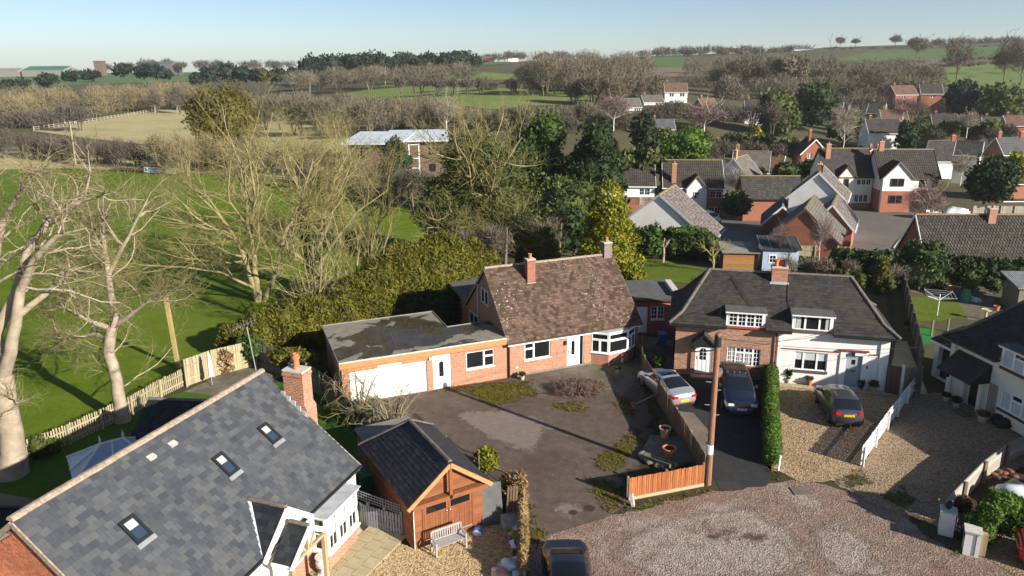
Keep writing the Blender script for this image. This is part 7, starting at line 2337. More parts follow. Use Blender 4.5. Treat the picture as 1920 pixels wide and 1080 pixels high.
# wheeled bins
def bin_(label, x, y, mat, rz=0.0):
    t = thing('wheelie_bin', label, 'bin', (x, y, 0), rz)
    MB().hexa([(-.2, -.22, .06), (.2, -.22, .06), (.2, .22, .06), (-.2, .22, .06), (-.27, -.3, .92), (.27, -.3, .92), (.27, .3, .92), (-.27, .3, .92)]).build('body', mat, t)
    MB().hexa([(-.29, -.33, .925), (.29, -.33, .925), (.29, .33, .925), (-.29, .33, .925), (-.27, -.3, 1.0), (.27, -.3, 1.0), (.25, .33, 1.06), (-.25, .33, 1.06)]).build('lid', mat, t)
    for s in (-1, 1):
        MB().tube((s*.22, .25, .1), (s*.29, .25, .1), .1, n=12).build('wheel', 'tyre', t)
    MB().beam((-.25, .37, .98), (.25, .37, .98), .03, .03).build('handle', mat, t)
rbun = Matrix.Rotation(.38, 3, 'Z')
for k, (x, y, m, lab) in enumerate(((-1.2, 6.4, 'green_plastic', 'green wheeled bin in the nook behind the garage'),)):
    q = rbun@Vector((x, y, 0))+Vector((-.26, 41.71, 0))
    bin_(lab, q.x, q.y, m, .38)
q = G(1258, 650)
bin_('dark wheeled bin with blue lid beside the brick cottage', q.x-.6, q.y, 'blue_plastic', .1)
q = G(695, 935)
bin_('green wheeled bin behind the grey gate', q.x-.3, q.y+.6, 'green_plastic', .5)
# rotary line on the small lawn
q = G(1757, 592)
rl_ = thing('rotary_dryer', 'rotary clothes line on the small sunlit lawn', 'clothes line', tuple(q), .4)
MB().tube((0, 0, 0), (0, 0, 1.7), .035).build('pole', 'polythene', rl_)
for i in range(4):
    a = i*math.pi/2
    MB().tube((0, 0, 1.25), (1.35*math.cos(a), 1.35*math.sin(a), 1.75), .022, n=6).build('arm', 'polythene', rl_)
mb = MB()
for k in (.6, .8, 1.0):
    c = [Vector((1.35*k*math.cos(i*math.pi/2), 1.35*k*math.sin(i*math.pi/2), 1.25+.5*k)) for i in range(5)]
    mb.path(c, .008, 4)
mb.build('line', 'polythene', rl_)
q = G(1847, 600)
bt = thing('bird_bath', 'pale stone bird bath on the patio edge', 'bird bath', tuple(q))
MB().lathe([(.2, 0), (.1, .08), (.08, .6), (.12, .7), (.33, .78), (.33, .84), (.27, .8)], 14).build('bath', 'stone_pot', bt)
q = G(1810, 565)
ht = thing('compost_bin', 'green conical compost bin on the patio', 'compost bin', tuple(q))
MB().lathe([(.4, 0), (.33, .7), (.25, .95), (.25, 1.0), (.05, 1.02)], 12).build('bin', 'green_plastic', ht)
q = G(1824, 565)
tag(sack('blue tarpaulin bundle beside the compost bin', q.x, q.y, 1.1, 'blue_roof', None, 21, name='tarpaulin'), cat='tarpaulin')
q = G(1905, 585)
shd = thing('garden_shed', 'grey shed with corrugated roof at the right of the small garden', 'shed', (q.x, q.y, 0), -.1)
MB().box(0, 0, 0, 3.2, 2.2, 1.9).build('wall', 'timber_grey', shd)
mb = MB()
for i in range(24):
    mb.tube((-.2+i*.15, -.25, 1.95), (-.2+i*.15, 2.5, 2.55), .07, n=6)
mb.build('corrugated_roof', 'galv_sheet', shd)
for (px, py, h, lab) in ((1746, 630, 1.2, 'left short post by the play turf'), (1776, 622, 1.0, 'dark short post behind the side porch'), (1722, 545, 2.4, 'left tall pole in the corner garden'), (1676, 530, 2.2, 'pole beside the trellis in the corner garden')):
    q = G(px, py)
    o = MB().box(-.06, -.06, -.1, .06, .06, h).build('garden_post', 'timber_grey')
    o.location = tuple(q)
    tag(o, lab, 'post')
# trellis screens in the corner garden
q = G(1692, 545)
ts = thing('trellis_screen', 'grey trellis screen in the corner garden', 'trellis', tuple(q), .6)
for i in range(8):
    MB().box(i*.2, 0, 0, i*.2+.03, .02, 2.2).build('upright', 'timber_grey', ts)
for i in range(11):
    MB().box(0, -.021, .15+i*.2, 1.45, -.001, .18+i*.2).build('lath', 'timber_grey', ts)
# sheds and playthings behind the cottages
q = G(1428, 508)
bs = thing('blue_shed', 'pale blue shed with dark roof and white window behind the cottages', 'shed', tuple(q), -.15)
fbs = frame_of((0, 0), (3.2, 0))
MB().wall((0, 0), (3.2, 0), 0, 2.1, [(.55, 1.25, .8, 1.6)]).wall((3.2, 0), (3.2, 2.4), 0, 2.1).wall((0, 2.4), (0, 0), 0, 2.1).build('wall', 'blue_roof', bs)
window(bs, fbs, .55, 1.25, .8, 1.6, [(0, 1, 0, 1, 1, 1)], b=.09, k=.03)
MB().hexa([(-.2, -.3, 2.1), (3.4, -.3, 2.1), (3.4, 2.7, 2.75), (-.2, 2.7, 2.75), (-.2, -.3, 2.18), (3.4, -.3, 2.18), (3.4, 2.7, 2.83), (-.2, 2.7, 2.83)]).build('roof', 'felt_dark', bs)
mb = MB()
for i in range(5):
    x = -.2+i*.9
    mb.beam((x, -.3, 2.2), (x, 2.7, 2.85), .04, .04)
mb.build('roof_batten', 'galvanised', bs)
q = G(1355, 505)
os_ = thing('orange_shed', 'low orange timber shed with grey roof behind the outbuilding', 'shed', tuple(q), -.1)
for i in range(9):
    MB().box(0, 0, i*.18, 3.2, .04, i*.18+.17).build('plank', 'timber_shed', os_)
MB().box(0, .05, 0, 3.2, 2.0, 1.6).build('wall', 'timber_brown', os_)
MB().hexa([(-.2, -.3, 1.65), (3.4, -.3, 1.65), (3.4, 2.4, 2.1), (-.2, 2.4, 2.1), (-.2, -.3, 1.73), (3.4, -.3, 1.73), (3.4, 2.4, 2.18), (-.2, 2.4, 2.18)]).build('roof', 'felt_pale', os_)
q = G(1568, 528)
pf = thing('play_frame', 'pink and white play frame in the back garden', 'play frame', tuple(q))
for x in (0, 1.5):
    for s in (-1, 1):
        MB().tube((x, s*.35, 0), (x, 0, 1.05), .045, n=6).build('leg', 'polythene', pf)
MB().tube((-.1, 0, 1.05), (1.6, 0, 1.05), .05, n=8).build('bar', 'maroon', pf)
q = G(1545, 526)
hp = thing('hoop_frame', 'small white hoop frame beside the play frame', 'hoop', tuple(q))
MB().path([(0, 0, 0), (0, 0, .8), (.15, 0, .95), (.9, 0, 1.0), (1.0, 0, .9), (1.0, 0, 0)], .03, 6).build('tube', 'polythene', hp)
# gate piers, iron gate and clipped arch at the lower right
for k, (px, py, h, lab) in enumerate(((1772, 1000, 1.05, 'left white gate pier with a dark cat ornament'), (1818, 1036, 1.0, 'right white gate pier with black letter slot'))):
    q = G(px, py)
    gp_ = thing('gate_pier', lab, 'gate pier', (q.x, q.y, 0), -.5)
    MB().box(-.26, -.26, 0, .26, .26, h).build('pier', 'white_paint', gp_)
    MB().box(-.3, -.3, h, .3, .3, h+.06).build('cap', 'stone_pale', gp_)
    if k == 0:
        cat = thing('cat_ornament', 'black cat ornament sitting on the white gate pier', 'ornament', (q.x, q.y+.05, h+.06), .5)
        iv, if_ = ico()
        V = np.concatenate([iv*[.1, .13, .17]+[0, 0, .16], iv*[.075, .075, .075]+[0, -.08, .38]])
        npmesh('figure', V, np.concatenate([if_, if_+len(iv)]), 'car_trim', cat, True)
        mb = MB()
        for s in (-1, 1):
            mb.add([(s*.03-.02, -.08, .43), (s*.03+.025, -.08, .43), (s*.045, -.06, .50)], [(0, 1, 2)])
        mb.tube((.0, .12, .06), (.12, .2, .03), .025, .02, 6)
        mb.build('ears_and_tail', 'car_trim', cat)
    else:
        MB().box(-.268, -.16, .55, -.261, .16, .85).build('letter_slot', 'car_trim', gp_)
        MB().box(.27, -.12, .05, .5, .12, .98).build('timber_stile', 'timber_oak', gp_)
a, b = G(1775, 985), G(1808, 1010)
wg = thing('wicket_gate', 'small dark wooden gate between the white piers', 'gate', (a.x, a.y, 0), math.atan2(b.y-a.y, b.x-a.x))
gl = (b-a).length
for i in range(7):
    MB().box(gl*i/7+.01, 0, .08, gl*i/7+.07, .025, .9).build('picket', 'timber_grey', wg)
for z in (.2, .75):
    MB().box(0, .026, z, gl, .06, z+.07).build('rail', 'timber_grey', wg)
a, b = G(1825, 1045), G(1895, 1000)
ig = thing('iron_gate', 'black iron railing gate under the clipped arch', 'gate', (a.x, a.y, 0), math.atan2(b.y-a.y, b.x-a.x))
gl = (b-a).length
for i in range(16):
    MB().tube((gl*i/15, 0, .05), (gl*i/15, 0, 1.0), .012, n=5).build('bar', 'car_trim', ig)
for z in (.15, .9):
    MB().box(0, -.015, z, gl, .015, z+.03).build('rail', 'car_trim', ig)
q = G(1905, 960)
tag(sack('crumpled white sheet over the planting bed', q.x+.6, q.y+.3, 2.6, 'polythene', None, 31, name='white_sheet'), cat='sheet')
for k, (px, py, lab) in enumerate(((1838, 908, 'heap of brown leaves in the planting bed'), (1862, 930, 'pale stones in the planting bed'))):
    q = G(px+30, py-20)
    t = thing('rubble_heap', lab, 'heap', (q.x, q.y, 0))
    rg = random.Random(k)
    for i in range(14):
        s = rg.uniform(.08, .2)
        iv, if_ = ico()
        V = iv*np.array([s, s*.8, s*.6])*(1+np.array([rg.uniform(-.15, .15) for _ in iv])[:, None])+np.array([rg.gauss(0, .4), rg.gauss(0, .3), s*.3])
        npmesh('stone', V, if_, 'stone_pot' if k else 'leaf_rust', t)
# white marker post at the hedge end
q = G(1459, 882)
mkp = MB().beam((0, 0, -.1), (.06, 0, .78), .07, .07).build('marker_post', 'white_paint')
mkp.location = tuple(q)
tag(mkp, 'short white marker post at the end of the clipped hedge', 'post')
# covered things by the cream house
q = G(1900, 800)
tag(sack('black covered barbecue by the cream house wall', q.x-.2, q.y+.2, 1.5, 'car_trim', None, 41, name='covered_barbecue'), cat='barbecue')
q = G(1815, 775)
mt = MB().box(-.5, -.35, 0, .5, .35, .03).build('door_mat', 'timber_brown')
mt.location = (q.x-.35, q.y, .03); mt.rotation_euler = (0, 0, -1.4)
tag(mt, 'brown door mat at the cream house door', 'mat')
q = G(1760, 400)
tag(sack('bundle of silver grey tarpaulin beyond the cul-de-sac', G(1790, 410).x, G(1790, 410).y, 4.5, 'polythene', None, 51, z=G(1790, 410).z, name='tarpaulin'), cat='tarpaulin')
# paving flags along the white house
a, b = Matrix.Rotation(-.24, 3, 'Z')@Vector((6.1, -.1, 0))+Vector((10, 42.19, 0)), None
fl_ = thing('paving_flags', 'row of pale paving flags under the white house window', 'paving', (a.x, a.y, .02), -.24)
fm_ = MB().box(-.36, -.42, 0, .36, .0, .035).build('flag', 'paving', fl_)
for i in range(9):
    o = fm_ if i == 0 else fm_.copy()
    if i:
        COL.objects.link(o); o.parent = fl_
    o.location = (.36+i*.735, -.05, rnd.uniform(0, .006))
# ------------------------------------------------------------------ trees, near ones grown branch by branch
VZ = Vector
def scale_at(Y):
    return FPX/(Y*math.cos(PITCH)+CAM_H*math.sin(PITCH)*.75)
def lean(limbs_, k):
    return [([(x+k*max(z, 0), y, z) for x, y, z in p], r) for p, r in limbs_]
# pale tree at the left edge
limbs = [([(0, 0, -.2), (.05, 0, 1.2), (-.15, 0, 3.2), (-.35, .1, 5.0)], [.70, .52, .46, .40]),
 ([(-.35, .1, 4.9), (.15, -.1, 6.2), (.5, -.2, 7.6), (.75, -.2, 9.2), (1.5, -.4, 10.6), (2.6, -.6, 11.7), (4.0, -.8, 12.1)], [.29, .27, .24, .2, .16, .1, .02]),
 ([(-.4, .1, 4.9), (-.75, .3, 6.5), (-.85, .3, 8.4), (-.6, .2, 10.4), (-.1, .1, 12.2), (.9, -.2, 13.6), (1.9, -.5, 14.6)], [.34, .29, .24, .2, .14, .08, .02]),
 ([(-.75, .3, 7.0), (.0, .6, 8.8), (.3, 1.0, 10.6), (1.2, 1.2, 12.0), (2.6, 1.3, 12.9), (4.2, 1.2, 13.3)], [.24, .21, .18, .14, .09, .02]),
 ([(-.85, .3, 8.2), (-1.8, .0, 10.4), (-2.2, -.2, 12.6), (-2.4, -.5, 15.0)], [.22, .18, .12, .02]),
 ([(.6, -.2, 8.0), (1.6, .2, 8.9), (2.6, .5, 9.9), (3.3, .6, 10.1)], [.16, .13, .08, .02])]
segs = grow(3, lean(limbs, .15), [dict(n=7, rel=.42, r=.06, t0=.4, ang=46, seg=6, up=.07, wig=.26), dict(n=5, rel=.6, t0=.2, ang=46, seg=5, up=.04, wig=.28), dict(n=5, len=1.0, t0=.1, ang=42, seg=4, up=.03, wig=.3, rmin=.010, r=.018), dict(n=3, len=.5, t0=.1, ang=42, seg=3, up=.02, wig=.3, rmin=.007, r=.010)])
tree_obj('bare_tree', 'large pale barked bare tree at the left edge with forked trunk', (-23.77, 31.0, 0), segs, 'bark_pale', 'twig_lichen', split=3, sides=(12, 8, 6, 4, 3))
# second tree beside the picket fence
limbs = [([(0, 0, -.2), (-.1, 0, 1.0), (-.25, .0, 2.4), (-.65, 0, 4.0), (-.5, .1, 5.2), (-.25, .1, 5.8)], [.46, .33, .30, .28, .27, .24]),
 ([(-.25, .1, 5.7), (-.45, .1, 7.2), (-.6, .15, 8.8), (-.8, .2, 10.5), (-.7, .2, 12.4)], [.2, .17, .14, .09, .02]),
 ([(-.55, .15, 8.3), (.2, .0, 9.6), (1.0, -.1, 11.0), (1.9, -.2, 12.6)], [.12, .1, .07, .02]),
 ([(-.45, .1, 5.3), (-1.2, -.3, 5.8), (-2.4, -.5, 6.6), (-3.4, -.7, 7.0)], [.15, .12, .08, .02]),
 ([(-.25, .1, 5.5), (.6, -.2, 6.1), (1.6, -.5, 6.9), (3.0, -.7, 7.4)], [.15, .12, .08, .02]),
 ([(-.6, .05, 4.4), (-1.6, .4, 4.9), (-2.8, .7, 4.6), (-3.9, 1.0, 4.3)], [.11, .09, .07, .04]),
 ([(-.7, .15, 9.2), (-1.4, .6, 10.4), (-2.2, .9, 11.4)], [.1, .08, .04])]
segs = grow(5, lean(limbs, .11), [dict(n=8, rel=.5, r=.045, t0=.3, ang=46, seg=6, up=.06, wig=.2), dict(n=6, rel=.55, t0=.15, ang=44, seg=5, up=.04, wig=.24), dict(n=4, len=.9, t0=.1, ang=40, seg=4, up=.03, wig=.26, rmin=.009, r=.014), dict(n=3, len=.45, t0=.1, ang=40, seg=3, up=.03, wig=.26, rmin=.007, r=.009)])
tree_obj('bare_tree', 'crooked bare tree rising through the picket fence', (-21.34, 36.45, 0), segs, 'bark_pale', 'twig_lichen', split=2, sides=(12, 7, 5, 3, 3))
# the yellow barked trees behind the big hedge
def multi(seed, stems, nb=(11, 8, 6), twig='twig_yellow', bark_='bark_yellow', droop=.0, **k):
    return grow(seed, stems, [dict(n=nb[0], rel=.55, t0=.22, ang=46, seg=7, up=.07-droop, wig=.17), dict(n=nb[1], rel=.5, t0=.15, ang=42, seg=5, up=.05-droop, wig=.22), dict(n=nb[2], len=1.5, t0=.1, ang=38, seg=4, up=.04, wig=.22, rmin=.010, r=.016), dict(n=2, len=.8, t0=.1, ang=36, seg=3, up=.04, wig=.24, rmin=.008, r=.010)])
st_ = [([(0, 0, -.3), (-.6, 0, 2.5), (-1.6, .2, 6.0), (-3.4, .3, 9.0), (-6.0, .4, 12.0)], [.26, .22, .17, .12, .04]),
 ([(.2, 0, -.3), (-.3, .2, 3.0), (-.6, .5, 7.0), (-.4, .6, 11.0), (-.9, .6, 15.5)], [.27, .23, .18, .12, .04]),
 ([(.4, 0, -.3), (1.6, -.2, 3.2), (2.2, -.3, 6.5), (3.6, -.4, 10.0), (4.6, -.5, 14.0)], [.25, .2, .16, .11, .04]),
 ([(-.2, -.3, 1.5), (-2.5, -1.2, 3.4), (-5.0, -2.0, 4.2), (-8.0, -2.6, 4.6)], [.14, .11, .08, .04])]
ta = tree_obj('bare_tree', 'many stemmed yellow barked bare tree spreading over the playing field', (-21.0, 57.5, 0), multi(8, lean(st_, .07), (12, 7, 5)), 'bark_yellow', 'twig_yellow', split=2, sides=(9, 6, 4, 3, 3))
st_ = [([(0, 0, -.3), (.2, 0, 3), (-.4, .1, 7), (-1.0, .2, 11), (-1.6, .2, 14.5)], [.32, .27, .2, .13, .04]), ([(.1, 0, 2.0), (2.0, -.3, 5), (4.2, -.5, 8), (6.8, -.7, 10)], [.17, .14, .1, .04]), ([(0, 0, 3.0), (1.0, .3, 7), (2.2, .4, 11), (3.6, .4, 13.5)], [.24, .19, .13, .05]), ([(0, 0, 2.4), (-2.0, -.6, 4.4), (-4.0, -1.0, 7.0)], [.18, .14, .06])]
ta.scale = (1, 1, .84)
bt4 = tree_obj('bare_tree', 'dense twiggy bare tree with ivy dark trunk beside the big hedge', (-17.0, 60.5, 0), multi(14, st_, (11, 8, 5)), 'bark_yellow', 'twig_yellow', split=2, sides=(9, 6, 4, 3, 3))
bt4.scale = (1, 1, .88)
leafmesh('ivy', foliage(5, [(0, 0, 2.0, .7, .7, 2.2), (-.2, 0, 5.0, .75, .7, 2.2), (-.6, .1, 7.6, .6, .6, 1.6)], 1500, .25, core=.75), 'leaf_dark', bt4)
st_ = [([(0, 0, -.3), (-.3, 0, 3), (-.8, .1, 7), (-1.0, .2, 12)], [.3, .26, .2, .05]), ([(.1, 0, .5), (1.4, -.3, 4), (2.4, -.5, 8), (3.0, -.7, 11)], [.24, .2, .15, .05])]
ta = tree_obj('bare_tree', 'bare tree with fan of fine twigs behind the ivy trunked tree', (-15.5, 78, float(zt(-15.5, 78))), multi(21, st_, (11, 7, 4), 'twig_grey'), 'bark_yellow', 'twig_lichen', split=2, sides=(8, 5, 4, 3, 3))
ta.scale = (.85, .85, .78)
ta = tree_obj('bare_tree', 'tall bare tree beside the round ginger conifer', (-31.0, 84, float(zt(-31, 84))), multi(25, st_+[([(0, 0, 2), (-2, 0, 6), (-4, 0, 10), (-5.5, 0, 13)], [.2, .17, .12, .05])], (10, 6, 4)), 'bark_yellow', 'twig_lichen', split=2, sides=(8, 5, 4, 3, 3), rz=2.0)
ta.scale = (.8, .8, .68)
st_ = [([(0, 0, -.2), (.5*c, .3, 2), (1.3*c, .4, 4.5), (2.0*c, .5, 6.5+abs(c))], [.1, .085, .06, .02]) for c in (-1, -.4, .3, 1.0, 1.6)]
tree_obj('bare_shrub', 'upright thicket of bare yellow stems against the big hedge', (-11.8, 51.5, 0), grow(31, st_, [dict(n=10, rel=.5, t0=.15, ang=36, seg=5, up=.09, wig=.16), dict(n=6, len=1.3, t0=.1, ang=34, seg=4, up=.08, wig=.2, rmin=.011, r=.02), dict(n=3, len=.7, t0=.1, ang=34, seg=3, up=.06, wig=.2, rmin=.009, r=.011)]), 'bark_yellow', 'twig_yellow', split=1, sides=(6, 4, 3, 3), cat='shrub')
tree_obj('bare_shrub', 'low spread of bare yellow stems over the middle of the hedge', (-13.8, 49.2, 0), grow(32, st_, [dict(n=9, rel=.5, t0=.15, ang=46, seg=5, up=.04, wig=.2), dict(n=6, len=1.2, t0=.1, ang=40, seg=4, up=.03, wig=.24, rmin=.011, r=.018), dict(n=3, len=.6, t0=.1, ang=34, seg=3, up=.03, wig=.2, rmin=.009, r=.011)]), 'bark_yellow', 'twig_yellow', split=1, sides=(6, 4, 3, 3), cat='shrub', rz=2.4)
# thorny shrub at the garage corner
st_ = [([(0, 0, -.1), (.2*c, .1*s, .8), (.6*c, .4*s, 1.9), (1.1*c, .7*s, 2.7)], [.06, .05, .035, .012]) for c, s in ((-1, 1), (-.3, -1), (.5, 1), (1.2, -.6), (-1.5, -.3), (.9, .3))]
tree_obj('bare_shrub', 'pale thorny shrub in front of the white garage door', (-6.2, 33.9, 0), grow(41, st_, [dict(n=8, rel=.5, t0=.2, ang=48, seg=4, up=.03, wig=.25), dict(n=5, len=.55, t0=.1, ang=45, seg=3, up=.02, wig=.3, rmin=.007, r=.011), dict(n=3, len=.25, t0=.1, ang=40, seg=2, up=.0, wig=.3, rmin=.005, r=.007)]), 'bark_yellow', 'twig_grey', split=1, sides=(6, 4, 3, 3), cat='shrub')
tree_obj('bramble', 'tangled bramble over the low grey fence', (-8.3, 36.0, 0), grow(42, [(v[0], v[1]) for v in st_], [dict(n=9, rel=.6, t0=.1, ang=60, seg=5, up=-.06, wig=.3), dict(n=5, len=.6, t0=.1, ang=50, seg=3, up=-.04, wig=.3, rmin=.008, r=.012)]), 'twig_brown', 'twig_yellow', split=1, sides=(5, 4, 3), cat='shrub', rz=1.0)
leafmesh('foliage', foliage(3, [(.3, -.2, .6, 1.4, 1.0, .7)], 500, .12, core=0, flat_bottom=.05), 'leaf_ivy', bpy.data.objects['bramble'])
# sprawling dry bush on the forecourt
c = G(1085, 735)
st_ = [([(0, 0, 0), (.3*math.cos(a), .3*math.sin(a), .35), (.9*math.cos(a), .7*math.sin(a), .5), (1.5*math.cos(a), 1.1*math.sin(a), .35)], [.03, .026, .02, .008]) for a in [i*.63 for i in range(10)]]
tree_obj('dry_bush', 'sprawling reddish dry bush in front of the bungalow door', (c.x, c.y, 0), grow(51, st_, [dict(n=14, rel=.45, t0=.1, ang=55, seg=4, up=.02, wig=.3), dict(n=8, len=.35, t0=.1, ang=50, seg=3, up=.02, wig=.3, rmin=.006, r=.009)]), 'twig_brown', 'twig_purple', split=1, sides=(5, 3, 3), cat='shrub')
leafmesh('foliage', foliage(4, [(0, 0, .3, 1.5, 1.0, .35), (.6, .2, .35, .7, .6, .35)], 800, .09, core=0, flat_bottom=.03), 'leaf_rust', bpy.data.objects['dry_bush'])
# dead hedge of dry stems along the yard
dh = thing('dead_hedge', 'straw coloured dead hedge along the golden yard', 'hedge', (.35, 25.0, 0))
leafmesh('dry_growth', foliage(6, [(.0, i*.55-1.6, .55, .16, .4, .58) for i in range(9)], 9000, .05, asp=6.0, core=.55, up=.6, flat_bottom=.03), 'leaf_straw', dh)
MB().box(-.06, -2.4, 0, .06, 3.2, .7).build('woven_core', 'timber_pale', dh)
bush('pampas_grass', 'straw tufted pampas at the corner of the dead hedge', (.0, 28.0, 0), [(0, 0, .9, .35, .35, .8), (.25, -.2, 1.1, .3, .3, .7), (-.3, .2, .9, .3, .3, .6)], 3500, .06, 'leaf_straw', asp=6.0, up=.8, core=.4, cat='grass', seed=3)
bush('gold_shrub', 'round yellow green shrub beside the forecourt mesh fence', (-1.3, 31.0, 0), [(0, 0, .6, .55, .5, .62)], 900, .12, 'leaf_gold', seed=5)
# ------------------------------------------------------------------ evergreens
hb = [(x, y, h*.42, r, r*.85, h*.6) for x, y, h, r in ((-18.3, 46, 2.3, 1.5), (-16.9, 46.4, 2.9, 1.6), (-15.3, 46.9, 3.4, 1.7), (-13.6, 47.7, 3.6, 1.8), (-12.1, 48.7, 3.8, 1.8), (-10.8, 50.1, 4.5, 1.9), (-9.4, 51.6, 5.4, 2.0), (-7.8, 52.5, 6.1, 2.1), (-6.2, 53.4, 6.2, 2.0), (-4.7, 54.4, 6.0, 2.0), (-3.2, 55.5, 5.4, 1.8), (-2.0, 56.8, 4.2, 1.6), (-8.6, 53.2, 6.0, 1.7), (-5.6, 54.6, 6.3, 1.7))]
lh = thing('leylandii_hedge', 'tall billowing olive green conifer hedge behind the bungalow garage', 'hedge', (0, 0, 0))
leafmesh('foliage', foliage(7, hb, 105000, .115, asp=2.4, depth=.16, core=.86, noise_amp=.07, up=.45, flat_bottom=.02), 'leaf_hedge', lh)
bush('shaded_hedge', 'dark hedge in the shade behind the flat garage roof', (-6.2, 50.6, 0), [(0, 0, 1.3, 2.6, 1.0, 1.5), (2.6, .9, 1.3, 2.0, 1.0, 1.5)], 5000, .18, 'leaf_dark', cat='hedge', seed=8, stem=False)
def conifer(name, label, loc, h, r, n, size, mat, seed=1, group=None, tiers=6, sharp=1.0, stem=True):
    bl = []
    for i in range(tiers):
        f = i/(tiers-1)
        rr = r*(1-f*.82)**sharp
        bl.append((0, 0, h*(.16+.76*f), rr, rr, h*.62/tiers+rr*.25))
    return bush(name, label, loc, bl, n, size, mat, cat='tree', seed=seed, group=group, fol='crown', stem=stem, stem_h=h*.3, core=.75, noise_amp=.16)
conifer('golden_conifer', 'bright golden conifer behind the bungalow chimney', (8.2, 60.5, 0), 8.8, 2.9, 20000, .16, 'leaf_gold', 4, tiers=6, sharp=.55)
leafmesh('pale_top', foliage(9, [(-.2, -.6, 8.1, .8, .6, .5)], 320, .22, core=0), 'leaf_variegated', bpy.data.objects['golden_conifer'])
bush('golden_shrub', 'yellow shrub at the foot of the golden conifer beside the back lawn', (10.2, 58.5, 0), [(0, 0, 1.1, 1.1, 1.0, 1.2), (.3, -.4, .6, .9, .8, .8)], 2600, .2, 'leaf_gold', seed=6)
# big ivy clad tree behind the bungalow
iv_ = thing('ivy_clad_tree', 'broad ivy clad tree with bare outer twigs behind the bungalow', 'tree', (-3.4, 70, 0))
st_ = [([(0, 0, -.3), (.1, 0, 3.0), (a*.8, b*.5, 6.5), (a*2.6, b*1.5, 9.5), (a*4.4, b*2.5, 12.2)], [.34, .3, .24, .15, .05]) for a, b in ((-1, .5), (-.4, -1), (.3, .9), (1, -.5), (0, 0))]+[([(0, 0, 2.0), (a, -1.0, 3.2), (2.4*a, -2.4, 4.0), (4.4*a, -3.6, 4.2)], [.18, .14, .1, .04]) for a in (-1, -.3, .5, 1.1)]
segs = multi(61, st_, (9, 6, 4), 'twig_grey')
V, Fq = joinnp([tubes_np(s, n) for s, n in zip(segs[:2], (8, 5))]); npmesh('trunk', V, Fq, 'bark_yellow', iv_, True)
V, Fq = joinnp([tubes_np(s, 3) for s in segs[2:]]); npmesh('crown', V, Fq, 'twig_yellow', iv_)
leafmesh('ivy', foliage(11, [(0, 0, 6.8, 4.2, 3.6, 4.8), (-3.0, -.6, 5.4, 3.0, 2.6, 3.6), (2.8, -.7, 5.8, 3.0, 2.6, 3.8), (.4, 0, 10.2, 3.0, 2.6, 2.6), (-2.0, -2.2, 3.4, 2.6, 1.8, 2.6), (3.2, -1.6, 3.4, 2.4, 1.8, 2.4)], 42000, .16, depth=.5, core=.6, noise_amp=.25), 'leaf_ivy', iv_)
bush('hedge_block', 'olive conifer block at the foot of the ivy clad tree', (3.0, 66.0, 0), [(0, 0, 1.9, 1.4, 1.3, 2.3), (-1.2, .8, 1.7, 1.3, 1.2, 2.0)], 5000, .18, 'leaf_hedge', seed=9, cat='hedge', stem=False)
def evergreen(name, label, px, base, top, wpx, Y, n, size, mat, seed, squash=1.0):
    b = EP(px, base, Y); t = EP(px, top, Y)
    h = t.z-b.z
    r = wpx/2/scale_at(Y)
    rg = random.Random(seed)
    bl = [(0, 0, h*.55, r*.8, r*.8, h*.42), (0, 0, h*.22, r*.85, r*.85, h*.24)]
    for i in range(7):
        a = i*2.4
        f = rg.uniform(.25, .85)
        rr = r*(1-abs(f-.4)*.9)*.55
        bl.append((math.cos(a)*rr, math.sin(a)*rr, h*f, r*.5, r*.5, h*.2*squash))
    return bush(name, label, tuple(b), bl, n, size, mat, cat='tree', seed=seed, fol='crown', stem=True, stem_h=h*.4, noise_amp=.22, depth=.35, core=.72)
evergreen('holly_tree', 'glossy dark green evergreen left of the yew', 1012, 420, 222, 120, 92, 9000, .34, 'leaf_mid', 71)
evergreen('yew_tree', 'dark drooping yew right of the glossy evergreen', 1115, 430, 232, 120, 88, 9000, .30, 'leaf_dark', 72)
evergreen('dark_shrub', 'dark undergrowth between ivy tree and golden conifer', 1065, 470, 380, 100, 72, 3500, .25, 'leaf_dark', 73)
evergreen('dark_shrub', 'dark bush mass below the holly and yew', 1060, 440, 330, 140, 82, 4000, .28, 'leaf_ivy', 74)
evergreen('ginger_conifer', 'large round ginger tipped conifer beyond the playing field', 425, 318, 158, 136, 150, 20000, .36, 'leaf_ginger', 75, 1.4)
evergreen('scots_pine', 'dark pine in front of the office block', 742, 350, 262, 66, 110, 5000, .3, 'leaf_dark', 94)
evergreen('fir_tree', 'pointed dark fir between the bungalow roofs of the village', 1700, 285, 228, 46, 170, 1800, .5, 'leaf_dark', 76)
evergreen('dark_conifer', 'broad dark conifer beyond the pantiled roof', 1855, 378, 290, 92, 105, 5000, .35, 'leaf_dark', 77)
evergreen('golden_conifer', 'rounded golden conifer touching the broad dark conifer', 1893, 345, 285, 42, 108, 1800, .3, 'leaf_gold', 78)
evergreen('dark_conifer', 'pointed dark conifer right of the stable block trees', 1208, 290, 205, 56, 145, 2600, .45, 'leaf_dark', 79)
evergreen('leafy_hedge', 'bright green bushy hedge above the dark roofed house', 1285, 300, 245, 100, 135, 3500, .4, 'leaf_bright', 80, 1.6)
evergreen('cedar_tree', 'dark cedar in the middle of the village', 1525, 235, 150, 90, 215, 2400, .7, 'leaf_dark', 81)
evergreen('dark_conifer', 'tall dark conifers below the right hillside', 1800, 215, 150, 64, 235, 1800, .7, 'leaf_pine', 82)
evergreen('ivy_tree', 'round olive ivy tree at the right of the far village', 1870, 225, 155, 90, 225, 2200, .7, 'leaf_ivy', 83)
evergreen('willow_tree', 'rounded yellow green tree left of the village cedar', 1455, 255, 172, 84, 200, 2200, .7, 'leaf_ivy', 84)
